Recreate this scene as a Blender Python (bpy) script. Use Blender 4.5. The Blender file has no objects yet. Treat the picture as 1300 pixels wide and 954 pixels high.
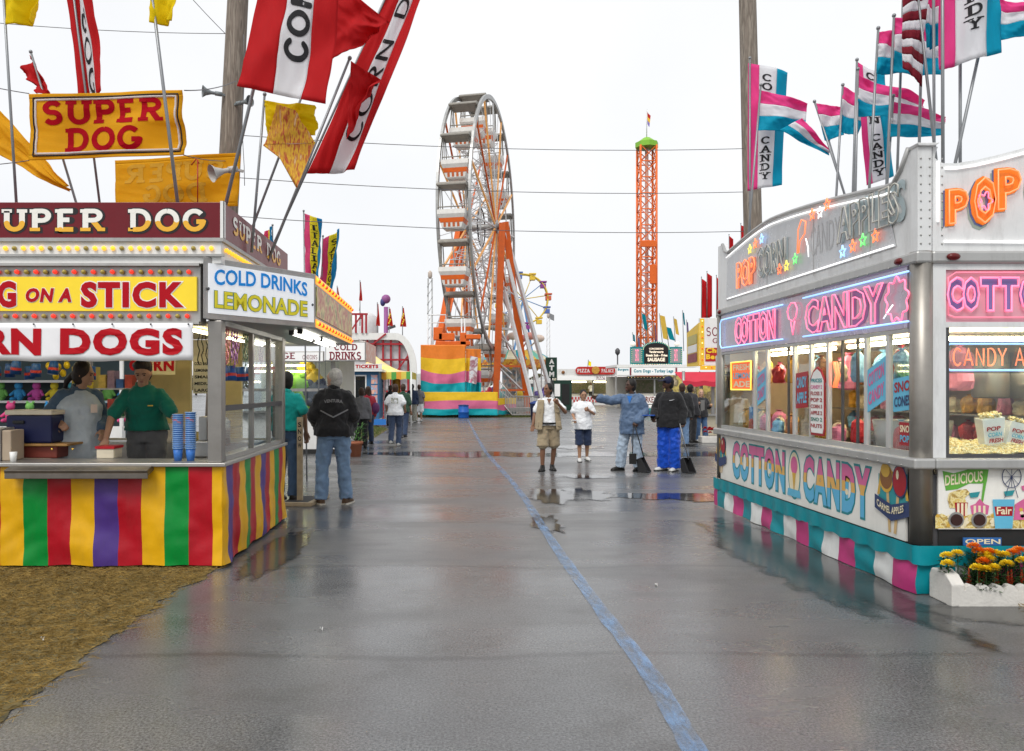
import bpy, math, random
from mathutils import Vector, Matrix, noise as mnoise
from math import sin, cos, pi, radians as RD, atan2, hypot
random.seed(7)
SC = bpy.context.scene
COL = SC.collection

# ------------------------------------------------------------------ camera
EYE = 1.65                      # eye height of the photographer
F, CX, HY = 1000.0, 575.0, 492.0   # focal length, vanishing point column and horizon row in photo pixels (1300 wide)
cam = bpy.data.cameras.new('camera'); camo = bpy.data.objects.new('camera', cam); COL.objects.link(camo)
camo.location = (0, 0, EYE); camo.rotation_euler = (RD(90), 0, 0)
cam.sensor_width = 36; cam.lens = 36 * F / 1300
cam.shift_x = (650 - CX) / 1300; cam.shift_y = (HY - 477) / 1300
cam.clip_start = 0.1; cam.clip_end = 4000
SC.camera = camo
# ------------------------------------------------------------------ sky, sun, exposure (overcast noon)
SUN_EL, SUN_AZ = 52, 205        # azimuth measured from +Y clockwise: sun behind the photographer, a little left
w = bpy.data.worlds.new('World'); SC.world = w; w.use_nodes = True
nt = w.node_tree; nt.nodes.clear()
sky = nt.nodes.new('ShaderNodeTexSky'); sky.sky_type = 'NISHITA'; sky.sun_disc = False
sky.sun_elevation = RD(SUN_EL); sky.sun_rotation = RD(SUN_AZ); sky.air_density = 1.0; sky.dust_density = 6; sky.ozone_density = 1
hs = nt.nodes.new('ShaderNodeHueSaturation'); hs.inputs['Saturation'].default_value = .25; hs.inputs['Value'].default_value = .075
nt.links.new(sky.outputs[0], hs.inputs['Color'])
# thick even cloud cover with soft lighter and greyer patches all over the dome
tc = nt.nodes.new('ShaderNodeTexCoord'); no = nt.nodes.new('ShaderNodeTexNoise')
no.inputs['Scale'].default_value = 1.6; no.inputs['Detail'].default_value = 5
nt.links.new(tc.outputs['Generated'], no.inputs['Vector'])
cr = nt.nodes.new('ShaderNodeValToRGB'); cr.color_ramp.elements[0].position = .3; cr.color_ramp.elements[1].position = .7
cr.color_ramp.elements[0].color = (.715, .74, .775, 1); cr.color_ramp.elements[1].color = (.86, .865, .875, 1)
nt.links.new(no.outputs['Fac'], cr.inputs[0])
mx = nt.nodes.new('ShaderNodeMixRGB'); mx.inputs[0].default_value = .86
nt.links.new(hs.outputs[0], mx.inputs[1]); nt.links.new(cr.outputs[0], mx.inputs[2])
bg = nt.nodes.new('ShaderNodeBackground'); bg.inputs['Strength'].default_value = 1.0
nt.links.new(mx.outputs[0], bg.inputs['Color'])
wo = nt.nodes.new('ShaderNodeOutputWorld'); nt.links.new(bg.outputs[0], wo.inputs['Surface'])
sl = bpy.data.lights.new('sun', 'SUN'); sl.energy = 1.5; sl.angle = RD(25); sl.color = (1, .97, .92)
so = bpy.data.objects.new('sun', sl); COL.objects.link(so)
d_ = Vector((sin(RD(SUN_AZ)) * cos(RD(SUN_EL)), cos(RD(SUN_AZ)) * cos(RD(SUN_EL)), sin(RD(SUN_EL))))
so.rotation_euler = (-d_).to_track_quat('-Z', 'Y').to_euler(); so.location = (0, 0, 60)
vs = SC.view_settings; vs.view_transform = 'Standard'; vs.look = 'None'; vs.gamma = 1; vs.exposure = 0.42
SC.cycles.max_bounces = 8; SC.cycles.transparent_max_bounces = 16; SC.cycles.sample_clamp_indirect = 6

# ------------------------------------------------------------------ helpers
def P(px, py, Y): return Vector(((px - CX) * Y / F, Y, EYE - (py - HY) * Y / F))     # photo pixel at a known distance
def GY(py): return EYE * F / (py - HY)                                              # distance of a ground pixel
def G(px, py): return P(px, py, GY(py))
V = Vector
X_, Y_, Z_ = V((1, 0, 0)), V((0, 1, 0)), V((0, 0, 1))
MATS = {}
def M(name, col=(.5, .5, .5), rough=.5, metal=0, var=.1, scale=5, bump=0, bscale=60, es=0, ecol=None, spec=.32, dirt=0, coat=0, sheen=0, bdist=.01):
    """procedural material: base colour broken up by noise, optional relief, dirt and light"""
    if name in MATS: return MATS[name]
    m = bpy.data.materials.new(name); m.use_nodes = True; MATS[name] = m
    n = m.node_tree.nodes; l = m.node_tree.links; b = n['Principled BSDF']
    t = n.new('ShaderNodeTexCoord'); oi = n.new('ShaderNodeObjectInfo')
    ad = n.new('ShaderNodeVectorMath'); ad.operation = 'ADD'; sc = n.new('ShaderNodeVectorMath'); sc.operation = 'SCALE'
    cb = n.new('ShaderNodeCombineXYZ'); l.new(oi.outputs['Random'], cb.inputs[0]); l.new(oi.outputs['Random'], cb.inputs[2])
    l.new(cb.outputs[0], sc.inputs[0]); sc.inputs['Scale'].default_value = 37
    l.new(t.outputs['Object'], ad.inputs[0]); l.new(sc.outputs[0], ad.inputs[1])
    nz = n.new('ShaderNodeTexNoise'); nz.inputs['Scale'].default_value = scale; nz.inputs['Detail'].default_value = 6; nz.inputs['Roughness'].default_value = .65
    l.new(ad.outputs[0], nz.inputs['Vector'])
    rp = n.new('ShaderNodeValToRGB'); e = rp.color_ramp.elements; e[0].position = .3; e[1].position = .72
    e[0].color = tuple(max(0, c * (1 - var)) for c in col) + (1,); e[1].color = tuple(min(1, c * (1 + var * .7)) for c in col) + (1,)
    l.new(nz.outputs['Fac'], rp.inputs[0]); out = rp.outputs[0]
    if dirt:
        n2 = n.new('ShaderNodeTexNoise'); n2.inputs['Scale'].default_value = 2.3; n2.inputs['Detail'].default_value = 9; n2.inputs['Roughness'].default_value = .75
        mp = n.new('ShaderNodeMapping'); mp.inputs['Scale'].default_value = (3, 3, .6); l.new(ad.outputs[0], mp.inputs[0]); l.new(mp.outputs[0], n2.inputs['Vector'])
        r2 = n.new('ShaderNodeValToRGB'); r2.color_ramp.elements[0].position = .48; r2.color_ramp.elements[1].position = .75
        mm = n.new('ShaderNodeMath'); mm.operation = 'MULTIPLY'; mm.inputs[1].default_value = dirt
        l.new(n2.outputs['Fac'], r2.inputs[0]); l.new(r2.outputs[0], mm.inputs[0])
        mix = n.new('ShaderNodeMixRGB'); mix.inputs[2].default_value = (.11, .095, .075, 1); l.new(mm.outputs[0], mix.inputs[0]); l.new(out, mix.inputs[1]); out = mix.outputs[0]
    l.new(out, b.inputs['Base Color'])
    b.inputs['Metallic'].default_value = metal; b.inputs['Specular IOR Level'].default_value = spec
    mr = n.new('ShaderNodeMapRange'); mr.inputs[3].default_value = max(.02, rough - .1); mr.inputs[4].default_value = min(1, rough + .12)
    l.new(nz.outputs['Fac'], mr.inputs[0]); l.new(mr.outputs[0], b.inputs['Roughness'])
    if coat: b.inputs['Coat Weight'].default_value = coat
    if sheen: b.inputs['Sheen Weight'].default_value = sheen
    if bump:
        nb = n.new('ShaderNodeTexNoise'); nb.inputs['Scale'].default_value = bscale; nb.inputs['Detail'].default_value = 4; l.new(ad.outputs[0], nb.inputs['Vector'])
        bp = n.new('ShaderNodeBump'); bp.inputs['Strength'].default_value = bump; bp.inputs['Distance'].default_value = bdist
        l.new(nb.outputs['Fac'], bp.inputs['Height']); l.new(bp.outputs[0], b.inputs['Normal'])
    if es:
        b.inputs['Emission Strength'].default_value = es; b.inputs['Emission Color'].default_value = tuple(ecol or col) + (1,)
    return m
def glass_mat(name, tint=(.93, .97, .97), refl=.9):
    if name in MATS: return MATS[name]
    m = bpy.data.materials.new(name); m.use_nodes = True; MATS[name] = m; n = m.node_tree.nodes; l = m.node_tree.links; n.clear()
    tr = n.new('ShaderNodeBsdfTransparent'); tr.inputs[0].default_value = tint + (1,)
    gl = n.new('ShaderNodeBsdfGlossy'); gl.inputs['Roughness'].default_value = .02; gl.inputs[0].default_value = (refl, refl, refl, 1)
    t = n.new('ShaderNodeTexCoord'); nz = n.new('ShaderNodeTexNoise'); nz.inputs['Scale'].default_value = 2.2; l.new(t.outputs['Object'], nz.inputs['Vector'])
    bp = n.new('ShaderNodeBump'); bp.inputs['Strength'].default_value = .05; l.new(nz.outputs['Fac'], bp.inputs['Height']); l.new(bp.outputs[0], gl.inputs['Normal'])
    fr = n.new('ShaderNodeFresnel'); gq = n.new('ShaderNodeNewGeometry'); mq = n.new('ShaderNodeMapRange'); mq.inputs[3].default_value = 1.5; mq.inputs[4].default_value = 1 / 1.5; l.new(gq.outputs['Backfacing'], mq.inputs[0]); l.new(mq.outputs[0], fr.inputs[0])
    mx = n.new('ShaderNodeMixShader'); l.new(fr.outputs[0], mx.inputs[0]); l.new(tr.outputs[0], mx.inputs[1]); l.new(gl.outputs[0], mx.inputs[2])
    o = n.new('ShaderNodeOutputMaterial'); l.new(mx.outputs[0], o.inputs[0]); return m
def blot_mat(name, cols, scale=9, rough=.45, es=0, stretch=(1, 1, 1)):
    """painted surface of many soft blots of colour"""
    if name in MATS: return MATS[name]
    m = bpy.data.materials.new(name); m.use_nodes = True; MATS[name] = m; n = m.node_tree.nodes; l = m.node_tree.links; b = n['Principled BSDF']
    t = n.new('ShaderNodeTexCoord'); mp = n.new('ShaderNodeMapping'); mp.inputs['Scale'].default_value = stretch; l.new(t.outputs['Object'], mp.inputs[0])
    nz = n.new('ShaderNodeTexNoise'); nz.inputs['Scale'].default_value = scale; nz.inputs['Detail'].default_value = 3; l.new(mp.outputs[0], nz.inputs['Vector'])
    rp = n.new('ShaderNodeValToRGB'); e = rp.color_ramp.elements
    while len(e) < len(cols): e.new(.5)
    for i, c in enumerate(cols): e[i].position = .28 + .44 * i / (len(cols) - 1); e[i].color = tuple(c) + (1,)
    l.new(nz.outputs['Fac'], rp.inputs[0]); l.new(rp.outputs[0], b.inputs['Base Color']); b.inputs['Roughness'].default_value = rough
    if es: l.new(rp.outputs[0], b.inputs['Emission Color']); b.inputs['Emission Strength'].default_value = es
    return m
WO = {}                                    # world origin of every unrotated parent
class MB:
    def __init__(s): s.v = []; s.f = []; s.m = []; s.s = []
    def add(s, vs, fs, m=0, sm=False):
        o = len(s.v); s.v += [V(p) for p in vs]
        for f in fs: s.f.append([o + i for i in f]); s.m.append(m); s.s.append(sm)
        return s
    def box(s, a, b, m=0):
        (x0, y0, z0), (x1, y1, z1) = a, b
        return s.add([(x0, y0, z0), (x1, y0, z0), (x1, y1, z0), (x0, y1, z0), (x0, y0, z1), (x1, y0, z1), (x1, y1, z1), (x0, y1, z1)],
                     [(0, 3, 2, 1), (4, 5, 6, 7), (0, 1, 5, 4), (1, 2, 6, 5), (2, 3, 7, 6), (3, 0, 4, 7)], m)
    def obox(s, c, ax, ay, az, m=0):
        c, ax, ay, az = V(c), V(ax), V(ay), V(az)
        return s.add([c + ax * i + ay * j + az * k for k in (-1, 1) for i, j in ((-1, -1), (1, -1), (1, 1), (-1, 1))],
                     [(0, 3, 2, 1), (4, 5, 6, 7), (0, 1, 5, 4), (1, 2, 6, 5), (2, 3, 7, 6), (3, 0, 4, 7)], m)
    def bar(s, p, q, w, h=None, m=0, up=Z_):
        p, q = V(p), V(q); h = h or w; d = (q - p)
        if d.length < 1e-6: return s
        dn = d.normalized(); u = V(up)
        if abs(dn.dot(u)) > .98: u = X_
        r = dn.cross(u).normalized(); u = r.cross(dn)
        return s.obox((p + q) / 2, r * w / 2, d / 2, u * h / 2, m)
    def tube(s, pts, r, n=8, m=0, cap=True, sm=True):
        pts = [V(p) for p in pts]; rs = r if isinstance(r, (list, tuple)) else [r] * len(pts)
        o = len(s.v); pu = None; N = len(pts)
        for i, p in enumerate(pts):
            d = (pts[min(i + 1, N - 1)] - pts[max(i - 1, 0)])
            d = d.normalized() if d.length > 1e-9 else Z_
            if pu is None: pu = d.orthogonal().normalized()
            pu = (pu - d * d.dot(pu)); pu = pu.normalized() if pu.length > 1e-6 else d.orthogonal().normalized()
            pv = d.cross(pu)
            for k in range(n): a = 2 * pi * k / n; s.v.append(p + (pu * cos(a) + pv * sin(a)) * rs[i])
        for i in range(N - 1):
            for k in range(n):
                a, b = o + i * n + k, o + i * n + (k + 1) % n; s.f.append([a, b, b + n, a + n]); s.m.append(m); s.s.append(sm)
        if cap:
            s.f.append([o + k for k in range(n)][::-1]); s.f.append([o + (N - 1) * n + k for k in range(n)]); s.m += [m, m]; s.s += [False, False]
        return s
    def sph(s, c, r, n=12, k=8, m=0, fn=None):
        c = V(c); r = (r, r, r) if not isinstance(r, (tuple, list, Vector)) else r
        vs = [V((0, 0, 1))] + [V((sin(pi * j / k) * cos(2 * pi * i / n), sin(pi * j / k) * sin(2 * pi * i / n), cos(pi * j / k))) for j in range(1, k) for i in range(n)] + [V((0, 0, -1))]
        fs = [(0, 1 + i, 1 + (i + 1) % n) for i in range(n)]
        for j in range(k - 2):
            for i in range(n): a = 1 + j * n + i; b = 1 + j * n + (i + 1) % n; fs.append((a, a + n, b + n, b))
        L = len(vs) - 1; fs += [(L, L - n + (i + 1) % n, L - n + i) for i in range(n)]
        if fn: vs = [fn(p) for p in vs]
        return s.add([c + V((p.x * r[0], p.y * r[1], p.z * r[2])) for p in vs], fs, m, True)
    def lathe(s, c, prof, n=16, m=0, cap=True, sm=True):
        c = V(c); o = len(s.v)
        for r, z in prof:
            for k in range(n): a = 2 * pi * k / n; s.v.append(c + V((r * cos(a), r * sin(a), z)))
        for i in range(len(prof) - 1):
            for k in range(n): a, b = o + i * n + k, o + i * n + (k + 1) % n; s.f.append([a, b, b + n, a + n]); s.m.append(m); s.s.append(sm)
        if cap:
            s.f.append([o + k for k in range(n)][::-1]); s.f.append([o + (len(prof) - 1) * n + k for k in range(n)]); s.m += [m, m]; s.s += [False, False]
        return s
    def prism(s, poly, off, m=0, ms=None):
        poly = [V(p) for p in poly]; off = V(off); n = len(poly); o = len(s.v); s.v += poly + [p + off for p in poly]
        s.f.append([o + i for i in range(n)][::-1]); s.f.append([o + n + i for i in range(n)]); s.m += [m, m]; s.s += [False, False]
        for i in range(n): j = (i + 1) % n; s.f.append([o + i, o + j, o + n + j, o + n + i]); s.m.append(m if ms is None else ms); s.s.append(False)
        return s
    def surf(s, fn, nu, nv, m=0, sm=True):
        o = len(s.v)
        for j in range(nv + 1):
            for i in range(nu + 1): s.v.append(V(fn(i / nu, j / nv)))
        for j in range(nv):
            for i in range(nu):
                a = o + j * (nu + 1) + i; s.f.append([a, a + 1, a + nu + 2, a + nu + 1]); s.m.append(m((i + .5) / nu, (j + .5) / nv) if callable(m) else m); s.s.append(sm)
        return s
    def loft(s, rings, m=0, sm=True):
        n = len(rings[0]); o = len(s.v)
        for r in rings: s.v += [V(p) for p in r]
        for i in range(len(rings) - 1):
            for k in range(n): a, b = o + i * n + k, o + i * n + (k + 1) % n; s.f.append([a, b, b + n, a + n]); s.m.append(m); s.s.append(sm)
        s.f.append([o + k for k in range(n)][::-1]); s.f.append([o + (len(rings) - 1) * n + k for k in range(n)]); s.m += [m, m]; s.s += [False, False]
        return s
    def cap(s, p, q, r0, r1, n=10, m=0):          # tapered limb with round ends
        p, q = V(p), V(q); d = (q - p); L = d.length
        if L < 1e-6: return s.sph(p, r0, n, 6, m)
        d /= L; pts = []; rs = []
        for a in (80, 55, 28): pts.append(p - d * r0 * sin(RD(a))); rs.append(r0 * cos(RD(a)))
        pts += [p, q]; rs += [r0, r1]
        for a in (28, 55, 80): pts.append(q + d * r1 * sin(RD(a))); rs.append(r1 * cos(RD(a)))
        return s.tube(pts, rs, n, m)
    def mesh(s, name, origin=V((0, 0, 0))):
        me = bpy.data.meshes.new(name); me.from_pydata([p - origin for p in s.v], [], s.f); me.validate()
        if len(me.polygons) == len(s.f):
            me.polygons.foreach_set('material_index', s.m); me.polygons.foreach_set('use_smooth', s.s)
        return me
    def build(s, name, mats, parent=None, local=False, bevel=0, **tg):
        lo = V((min(p.x for p in s.v), min(p.y for p in s.v), min(p.z for p in s.v))); hi = V((max(p.x for p in s.v), max(p.y for p in s.v), max(p.z for p in s.v)))
        c = (lo + hi) / 2
        if parent is None: c.z = lo.z
        me = s.mesh(name, c)
        for q in (mats if isinstance(mats, (list, tuple)) else [mats]): me.materials.append(q)
        o = bpy.data.objects.new(name, me); COL.objects.link(o)
        if parent is not None: o.parent = parent
        o.location = c if (local or parent is None) else c - WO[parent.name]
        WO[o.name] = c.copy() if not local else V((0, 0, 0))
        if local: WO[o.name] = c.copy()
        if bevel:
            b = o.modifiers.new('bevel', 'BEVEL'); b.width = bevel; b.segments = 2; b.limit_method = 'ANGLE'
        tag(o, **tg); return o
def tag(o, label=None, cat=None, group=None, kind=None):
    if label: o['label'] = label
    if cat: o['category'] = cat
    if group: o['group'] = group
    if kind: o['kind'] = kind
    return o
def thing(name, label, cat, loc=(0, 0, 0), rz=0, group=None):
    o = bpy.data.objects.new(name, None); COL.objects.link(o); o.location = loc; o.rotation_euler = (0, 0, rz); o.empty_display_size = .1
    WO[o.name] = V(loc); return tag(o, label, cat, group)
def inst(src, name, parent, loc, rot=(0, 0, 0), scale=None, world=True):
    """copy of a piece sharing its mesh, as a child"""
    o = bpy.data.objects.new(name, src if isinstance(src, bpy.types.Mesh) else src.data); COL.objects.link(o)
    if parent is not None: o.parent = parent
    o.location = V(loc) - (WO[parent.name] if (parent is not None and world) else V((0, 0, 0))); o.rotation_euler = rot
    if scale: o.scale = (scale,) * 3 if not isinstance(scale, (tuple, list)) else scale
    WO[o.name] = V(loc); return o
def copy_tree(o, parent=None):
    c = o.copy(); COL.objects.link(c); c.parent = parent
    for ch in o.children: copy_tree(ch, c)
    return c
# ---------------------------------------------------------------- lettering
def arc(cx, cy, rx, ry, a0, a1, n=9): return [(cx + rx * cos(RD(a0 + (a1 - a0) * i / n)), cy + ry * sin(RD(a0 + (a1 - a0) * i / n))) for i in range(n + 1)]
GL = {   # letter: width, strokes, slab serifs (x, y, left reach, right reach)
 'A': (1, [[(.06, 0), (.5, 1), (.94, 0)], [(.22, .34), (.78, .34)]], [(.06, 0, 1, 1), (.94, 0, 1, 1)]),
 'B': (.85, [[(.15, 0), (.15, 1), (.55, 1)] + arc(.55, .77, .3, .23, 90, -90) + [(.15, .54)], [(.55, .54)] + arc(.57, .27, .36, .27, 90, -90) + [(.15, 0)]], [(.15, 0, 1, 0), (.15, 1, 1, 0)]),
 'C': (.9, [arc(.52, .5, .46, .5, 42, 318, 16)], [(.86, .8, .2, .2)]),
 'D': (.95, [[(.15, 0), (.15, 1), (.45, 1)] + arc(.45, .5, .48, .5, 90, -90, 12) + [(.15, 0)]], [(.15, 0, 1, 0), (.15, 1, 1, 0)]),
 'E': (.8, [[(.9, 0), (.15, 0), (.15, 1), (.88, 1)], [(.15, .52), (.68, .52)]], [(.15, 0, 1, 0), (.15, 1, 1, 0)]),
 'F': (.78, [[(.15, 0), (.15, 1), (.9, 1)], [(.15, .52), (.7, .52)]], [(.15, 0, 1, 1), (.15, 1, 1, 0)]),
 'G': (.95, [arc(.5, .5, .46, .5, 42, 350, 16) + [(.96, .42), (.6, .42)]], []),
 'H': (.95, [[(.13, 0), (.13, 1)], [(.87, 0), (.87, 1)], [(.13, .5), (.87, .5)]], [(x, y, 1, 1) for x in (.13, .87) for y in (0, 1)]),
 'I': (.42, [[(.5, 0), (.5, 1)]], [(.5, 0, 1, 1), (.5, 1, 1, 1)]),
 'J': (.7, [[(.75, 1), (.75, .25)] + arc(.42, .25, .33, .25, 0, -160)], [(.75, 1, 1, 1)]),
 'K': (.92, [[(.15, 0), (.15, 1)], [(.85, 1), (.18, .45)], [(.38, .58), (.88, 0)]], [(.15, 0, 1, 1), (.15, 1, 1, 1), (.88, 0, 1, 1)]),
 'L': (.78, [[(.15, 1), (.15, 0), (.9, 0)]], [(.15, 1, 1, 1), (.15, 0, 1, 0)]),
 'M': (1.15, [[(.1, 0), (.12, 1), (.5, .3), (.88, 1), (.9, 0)]], [(.1, 0, 1, 1), (.9, 0, 1, 1)]),
 'N': (1, [[(.13, 0), (.13, 1), (.87, 0), (.87, 1)]], [(.13, 0, 1, 1), (.87, 1, 1, 1), (.13, 1, 1, 0)]),
 'O': (1, [arc(.5, .5, .46, .5, 90, 450, 20)], []),
 'P': (.83, [[(.15, 0), (.15, 1), (.55, 1)] + arc(.55, .74, .35, .26, 90, -90) + [(.15, .48)]], [(.15, 0, 1, 1), (.15, 1, 1, 0)]),
 'Q': (1, [arc(.5, .5, .46, .5, 90, 450, 20), [(.6, .3), (.95, -.05)]], []),
 'R': (.92, [[(.15, 0), (.15, 1), (.55, 1)] + arc(.55, .75, .32, .25, 90, -90) + [(.15, .5)], [(.5, .5), (.88, 0)]], [(.15, 0, 1, 1), (.15, 1, 1, 0), (.88, 0, .5, 1)]),
 'S': (.82, [arc(.5, .75, .38, .25, 25, 250, 10) + arc(.5, .26, .4, .26, 75, -150, 10)], []),
 'T': (.88, [[(.5, 0), (.5, 1)], [(.05, 1), (.95, 1)]], [(.5, 0, 1, 1)]),
 'U': (.95, [[(.13, 1), (.13, .35)] + arc(.5, .35, .37, .35, 180, 360, 10) + [(.87, 1)]], [(.13, 1, 1, 1), (.87, 1, 1, 1)]),
 'V': (.95, [[(.06, 1), (.5, 0), (.94, 1)]], [(.06, 1, 1, 1), (.94, 1, 1, 1)]),
 'W': (1.3, [[(.04, 1), (.27, 0), (.5, .9), (.73, 0), (.96, 1)]], [(.04, 1, 1, 1), (.96, 1, 1, 1)]),
 'X': (.95, [[(.08, 0), (.92, 1)], [(.08, 1), (.92, 0)]], [(x, y, 1, 1) for x in (.08, .92) for y in (0, 1)]),
 'Y': (.92, [[(.06, 1), (.5, .48), (.94, 1)], [(.5, .5), (.5, 0)]], [(.06, 1, 1, 1), (.94, 1, 1, 1), (.5, 0, 1, 1)]),
 'Z': (.85, [[(.08, 1), (.9, 1), (.08, 0), (.92, 0)]], []),
 '&': (1, [[(.95, 0), (.25, .75)] + arc(.42, .8, .2, .2, 190, -30) + [(.2, .4)] + arc(.4, .22, .3, .22, 160, 330)], []),
 '-': (.5, [[(.1, .45), (.9, .45)]], []), ' ': (.45, [], []), '.': (.3, [[(.5, 0), (.5, .02)]], []), '$': (.8, [arc(.5, .75, .38, .22, 25, 250, 8) + arc(.5, .27, .4, .22, 75, -150, 8), [(.5, 1.08), (.5, -.08)]], []),
}
def strokes(s, gap=.22, asp=.8):
    x = 0; st = []; se = []
    for ch in s:
        wd, ss, sf = GL.get(ch.upper(), GL[' ']); wd *= asp
        for p in ss: st.append([(x + a * wd, b) for a, b in p])
        for (a, b, l, r) in sf: se.append((x + a * wd, b, l, r))
        x += wd + gap * asp
    return st, se, max(x - gap * asp, .1)
def slab_geo(s, wt=.17, serif=.13, gap=.24, asp=.8, ext=0, sub=1):
    """flat stroke letters with slab serifs; unit cap height"""
    st, se, W = strokes(s, gap, asp); vs = []; fs = []; z = 0
    def quad(p, q, wdt):
        nonlocal z
        d = V((q[0] - p[0], q[1] - p[1])); L = d.length
        if L < 1e-6: return
        d /= L; n_ = V((-d.y, d.x)) * wdt / 2; k = max(1, int(L / .22) if sub > 1 else 1)
        for i in range(k):
            a = V(p) + d * L * i / k; b = V(p) + d * L * (i + 1) / k; o = len(vs)
            vs.extend([(a.x - n_.x, a.y - n_.y, z), (b.x - n_.x, b.y - n_.y, z), (b.x + n_.x, b.y + n_.y, z), (a.x + n_.x, a.y + n_.y, z)]); fs.append((o, o + 1, o + 2, o + 3))
        z += .00016
    def disc(p, r):
        nonlocal z
        o = len(vs); vs.extend([(p[0] + r * cos(2 * pi * i / 10), p[1] + r * sin(2 * pi * i / 10), z) for i in range(10)]); fs.append(tuple(range(o, o + 10))); z += .00016
    for pl in st:
        for i in range(len(pl) - 1): quad(pl[i], pl[i + 1], wt + ext * 2)
        for i, p in enumerate(pl):
            if ext or 0 < i < len(pl) - 1 or not serif: disc(p, wt / 2 + ext)
        z = 0
    if serif:
        for (x, y, l, r) in se: quad((x - l * (wt * .5 + serif) - ext, y), (x + r * (wt * .5 + serif) + ext, y), wt * .75 + ext * 2)
    return vs, fs, W
_tc = {}
def sans_geo(s, bold=.02, shear=0, fill=True, bev=0, res=3, sp=None):
    k = (s, bold, shear, fill, bev, res, sp)
    if k not in _tc:
        cu = bpy.data.curves.new('t', 'FONT'); cu.body = s; cu.offset = bold; cu.shear = shear; cu.resolution_u = res; cu.space_character = sp or 1
        if not fill: cu.fill_mode = 'NONE'; cu.bevel_depth = bev; cu.bevel_resolution = 1
        ob = bpy.data.objects.new('t', cu); me = bpy.data.meshes.new_from_object(ob)
        _tc[k] = ([tuple(v.co) for v in me.vertices], [tuple(p.vertices) for p in me.polygons])
        bpy.data.objects.remove(ob); bpy.data.meshes.remove(me); bpy.data.curves.remove(cu)
    return _tc[k]
def lettering(s, o, rt, up, wd, ht, mat, parent, font='sans', bold=.03, shear=0, dz=.004, ext=0, serif=.13, wt=.17, name='lettering', mapf=None, both=False, arch=0, split=None, mb=None, gap=.24, asp=.8, frame_of=None):
    """paint the words s into the rectangle (o, wd x ht); ext thickens into an outline"""
    if font == 'sans':
        sp = 1.16 if bold >= .045 and len(s) > 1 else None; vs, fs = sans_geo(s, bold + ext, shear, sp=sp)
        ref = sans_geo(s, bold, shear, sp=sp)[0] if ext else vs
        x0 = min(p[0] for p in ref); x1 = max(p[0] for p in ref); y0 = min(p[1] for p in ref); y1 = max(p[1] for p in ref)
    else:
        vs, fs, W = slab_geo(s, wt, serif, gap=gap, asp=asp, ext=ext, sub=2 if mapf else 1); x0, x1, y0, y1 = -wt / 2, W + wt / 2, -wt * .4, 1 + wt * .4
    rt, up, o = V(rt).normalized(), V(up).normalized(), V(o); nn = rt.cross(up)
    out = []
    for (x, y, z) in vs:
        a = (x - x0) / (x1 - x0); b = (y - y0) / (y1 - y0)
        if arch: b = b + arch * (1 - (2 * a - 1) ** 2)
        if mapf: out.append((a, b, dz + z * .3))
        else: out.append(o + rt * a * wd + up * b * ht + nn * (dz + z * .4))
    own = mb is None
    if own: mb = MB()
    if mapf:
        for sg in ((1, -1) if both else (1,)):
            mb.add([mapf(a, b, sg * z) for a, b, z in out], fs)
    else:
        if split: 
            for f in fs:
                c = sum(((out[i] - o).dot(up) for i in f)) / len(f) / ht
                mb.add([out[i] for i in f], [tuple(range(len(f)))], 0 if c > split else 1)
        else: mb.add(out, fs)
    if own: return mb.build(name, mat, parent)
def neon_outline(s, o, rt, up, wd, ht, r, mat, parent, bold=.02, name='neon_tubing', mb=None, m=0, dz=.03, res=2):
    vs0, _ = sans_geo(s, bold, 0, True, 0, res)
    x0 = min(p[0] for p in vs0); x1 = max(p[0] for p in vs0); y0 = min(p[1] for p in vs0); y1 = max(p[1] for p in vs0)
    sx = wd / (x1 - x0); sy = ht / (y1 - y0); vs, fs = sans_geo(s, bold, 0, False, r / ((sx + sy) / 2), res)
    rt, up, o = V(rt).normalized(), V(up).normalized(), V(o); nn = rt.cross(up); own = mb is None
    if own: mb = MB()
    mb.add([o + rt * (x - x0) * sx + up * (y - y0) * sy + nn * (dz + z * (sx + sy) / 2) for x, y, z in vs], fs, m, True)
    if own: return mb.build(name, mat, parent)
def neon_lines(polys, o, rt, up, sx, sy, r, mat, parent, dz=.03, name='neon_tubing', mb=None, m=0):
    rt, up, o = V(rt).normalized(), V(up).normalized(), V(o); nn = rt.cross(up); own = mb is None
    if own: mb = MB()
    for pl in polys: mb.tube([o + rt * x * sx + up * y * sy + nn * dz for x, y in pl], r, 6, m)
    if own: return mb.build(name, mat, parent)
def star(cx, cy, r, n=5): return [(cx + (r if i % 2 == 0 else r * .42) * sin(pi * i / n), cy + (r if i % 2 == 0 else r * .42) * cos(pi * i / n)) for i in range(2 * n + 1)]
# ---------------------------------------------------------------- common materials
m_steel = M('brushed steel', (.46, .45, .43), .40, .85, .14, 3, dirt=.2)
m_alu = M('dull aluminium', (.40, .395, .38), .42, .7, .14, 4, dirt=.25)
m_post = M('brown grey steel', (.30, .285, .265), .38, .7, .2, 2, dirt=.2)
m_white = M('white enamel', (.78, .78, .76), .38, var=.05, dirt=.14)
m_cream = M('cream panel', (.62, .56, .42), .5, var=.08, dirt=.12)
m_black = M('black rubber', (.02, .02, .02), .6)
m_dark = M('dark grey metal', (.09, .09, .095), .45, .5)
m_grey = M('grey pole', (.26, .27, .28), .42, .6, dirt=.15)
m_red = M('red vinyl', (.42, .006, .016), .4, bump=.2, bscale=9, dirt=.13)
m_yel = M('yellow vinyl', (.74, .40, .006), .4, bump=.2, bscale=9, dirt=.13)
m_grn = M('green vinyl', (.0, .24, .035), .4, bump=.2, bscale=9, dirt=.13)
m_pur = M('purple vinyl', (.075, .035, .22), .4, bump=.2, bscale=9, dirt=.13)
m_glass = glass_mat('clear glass')
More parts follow.
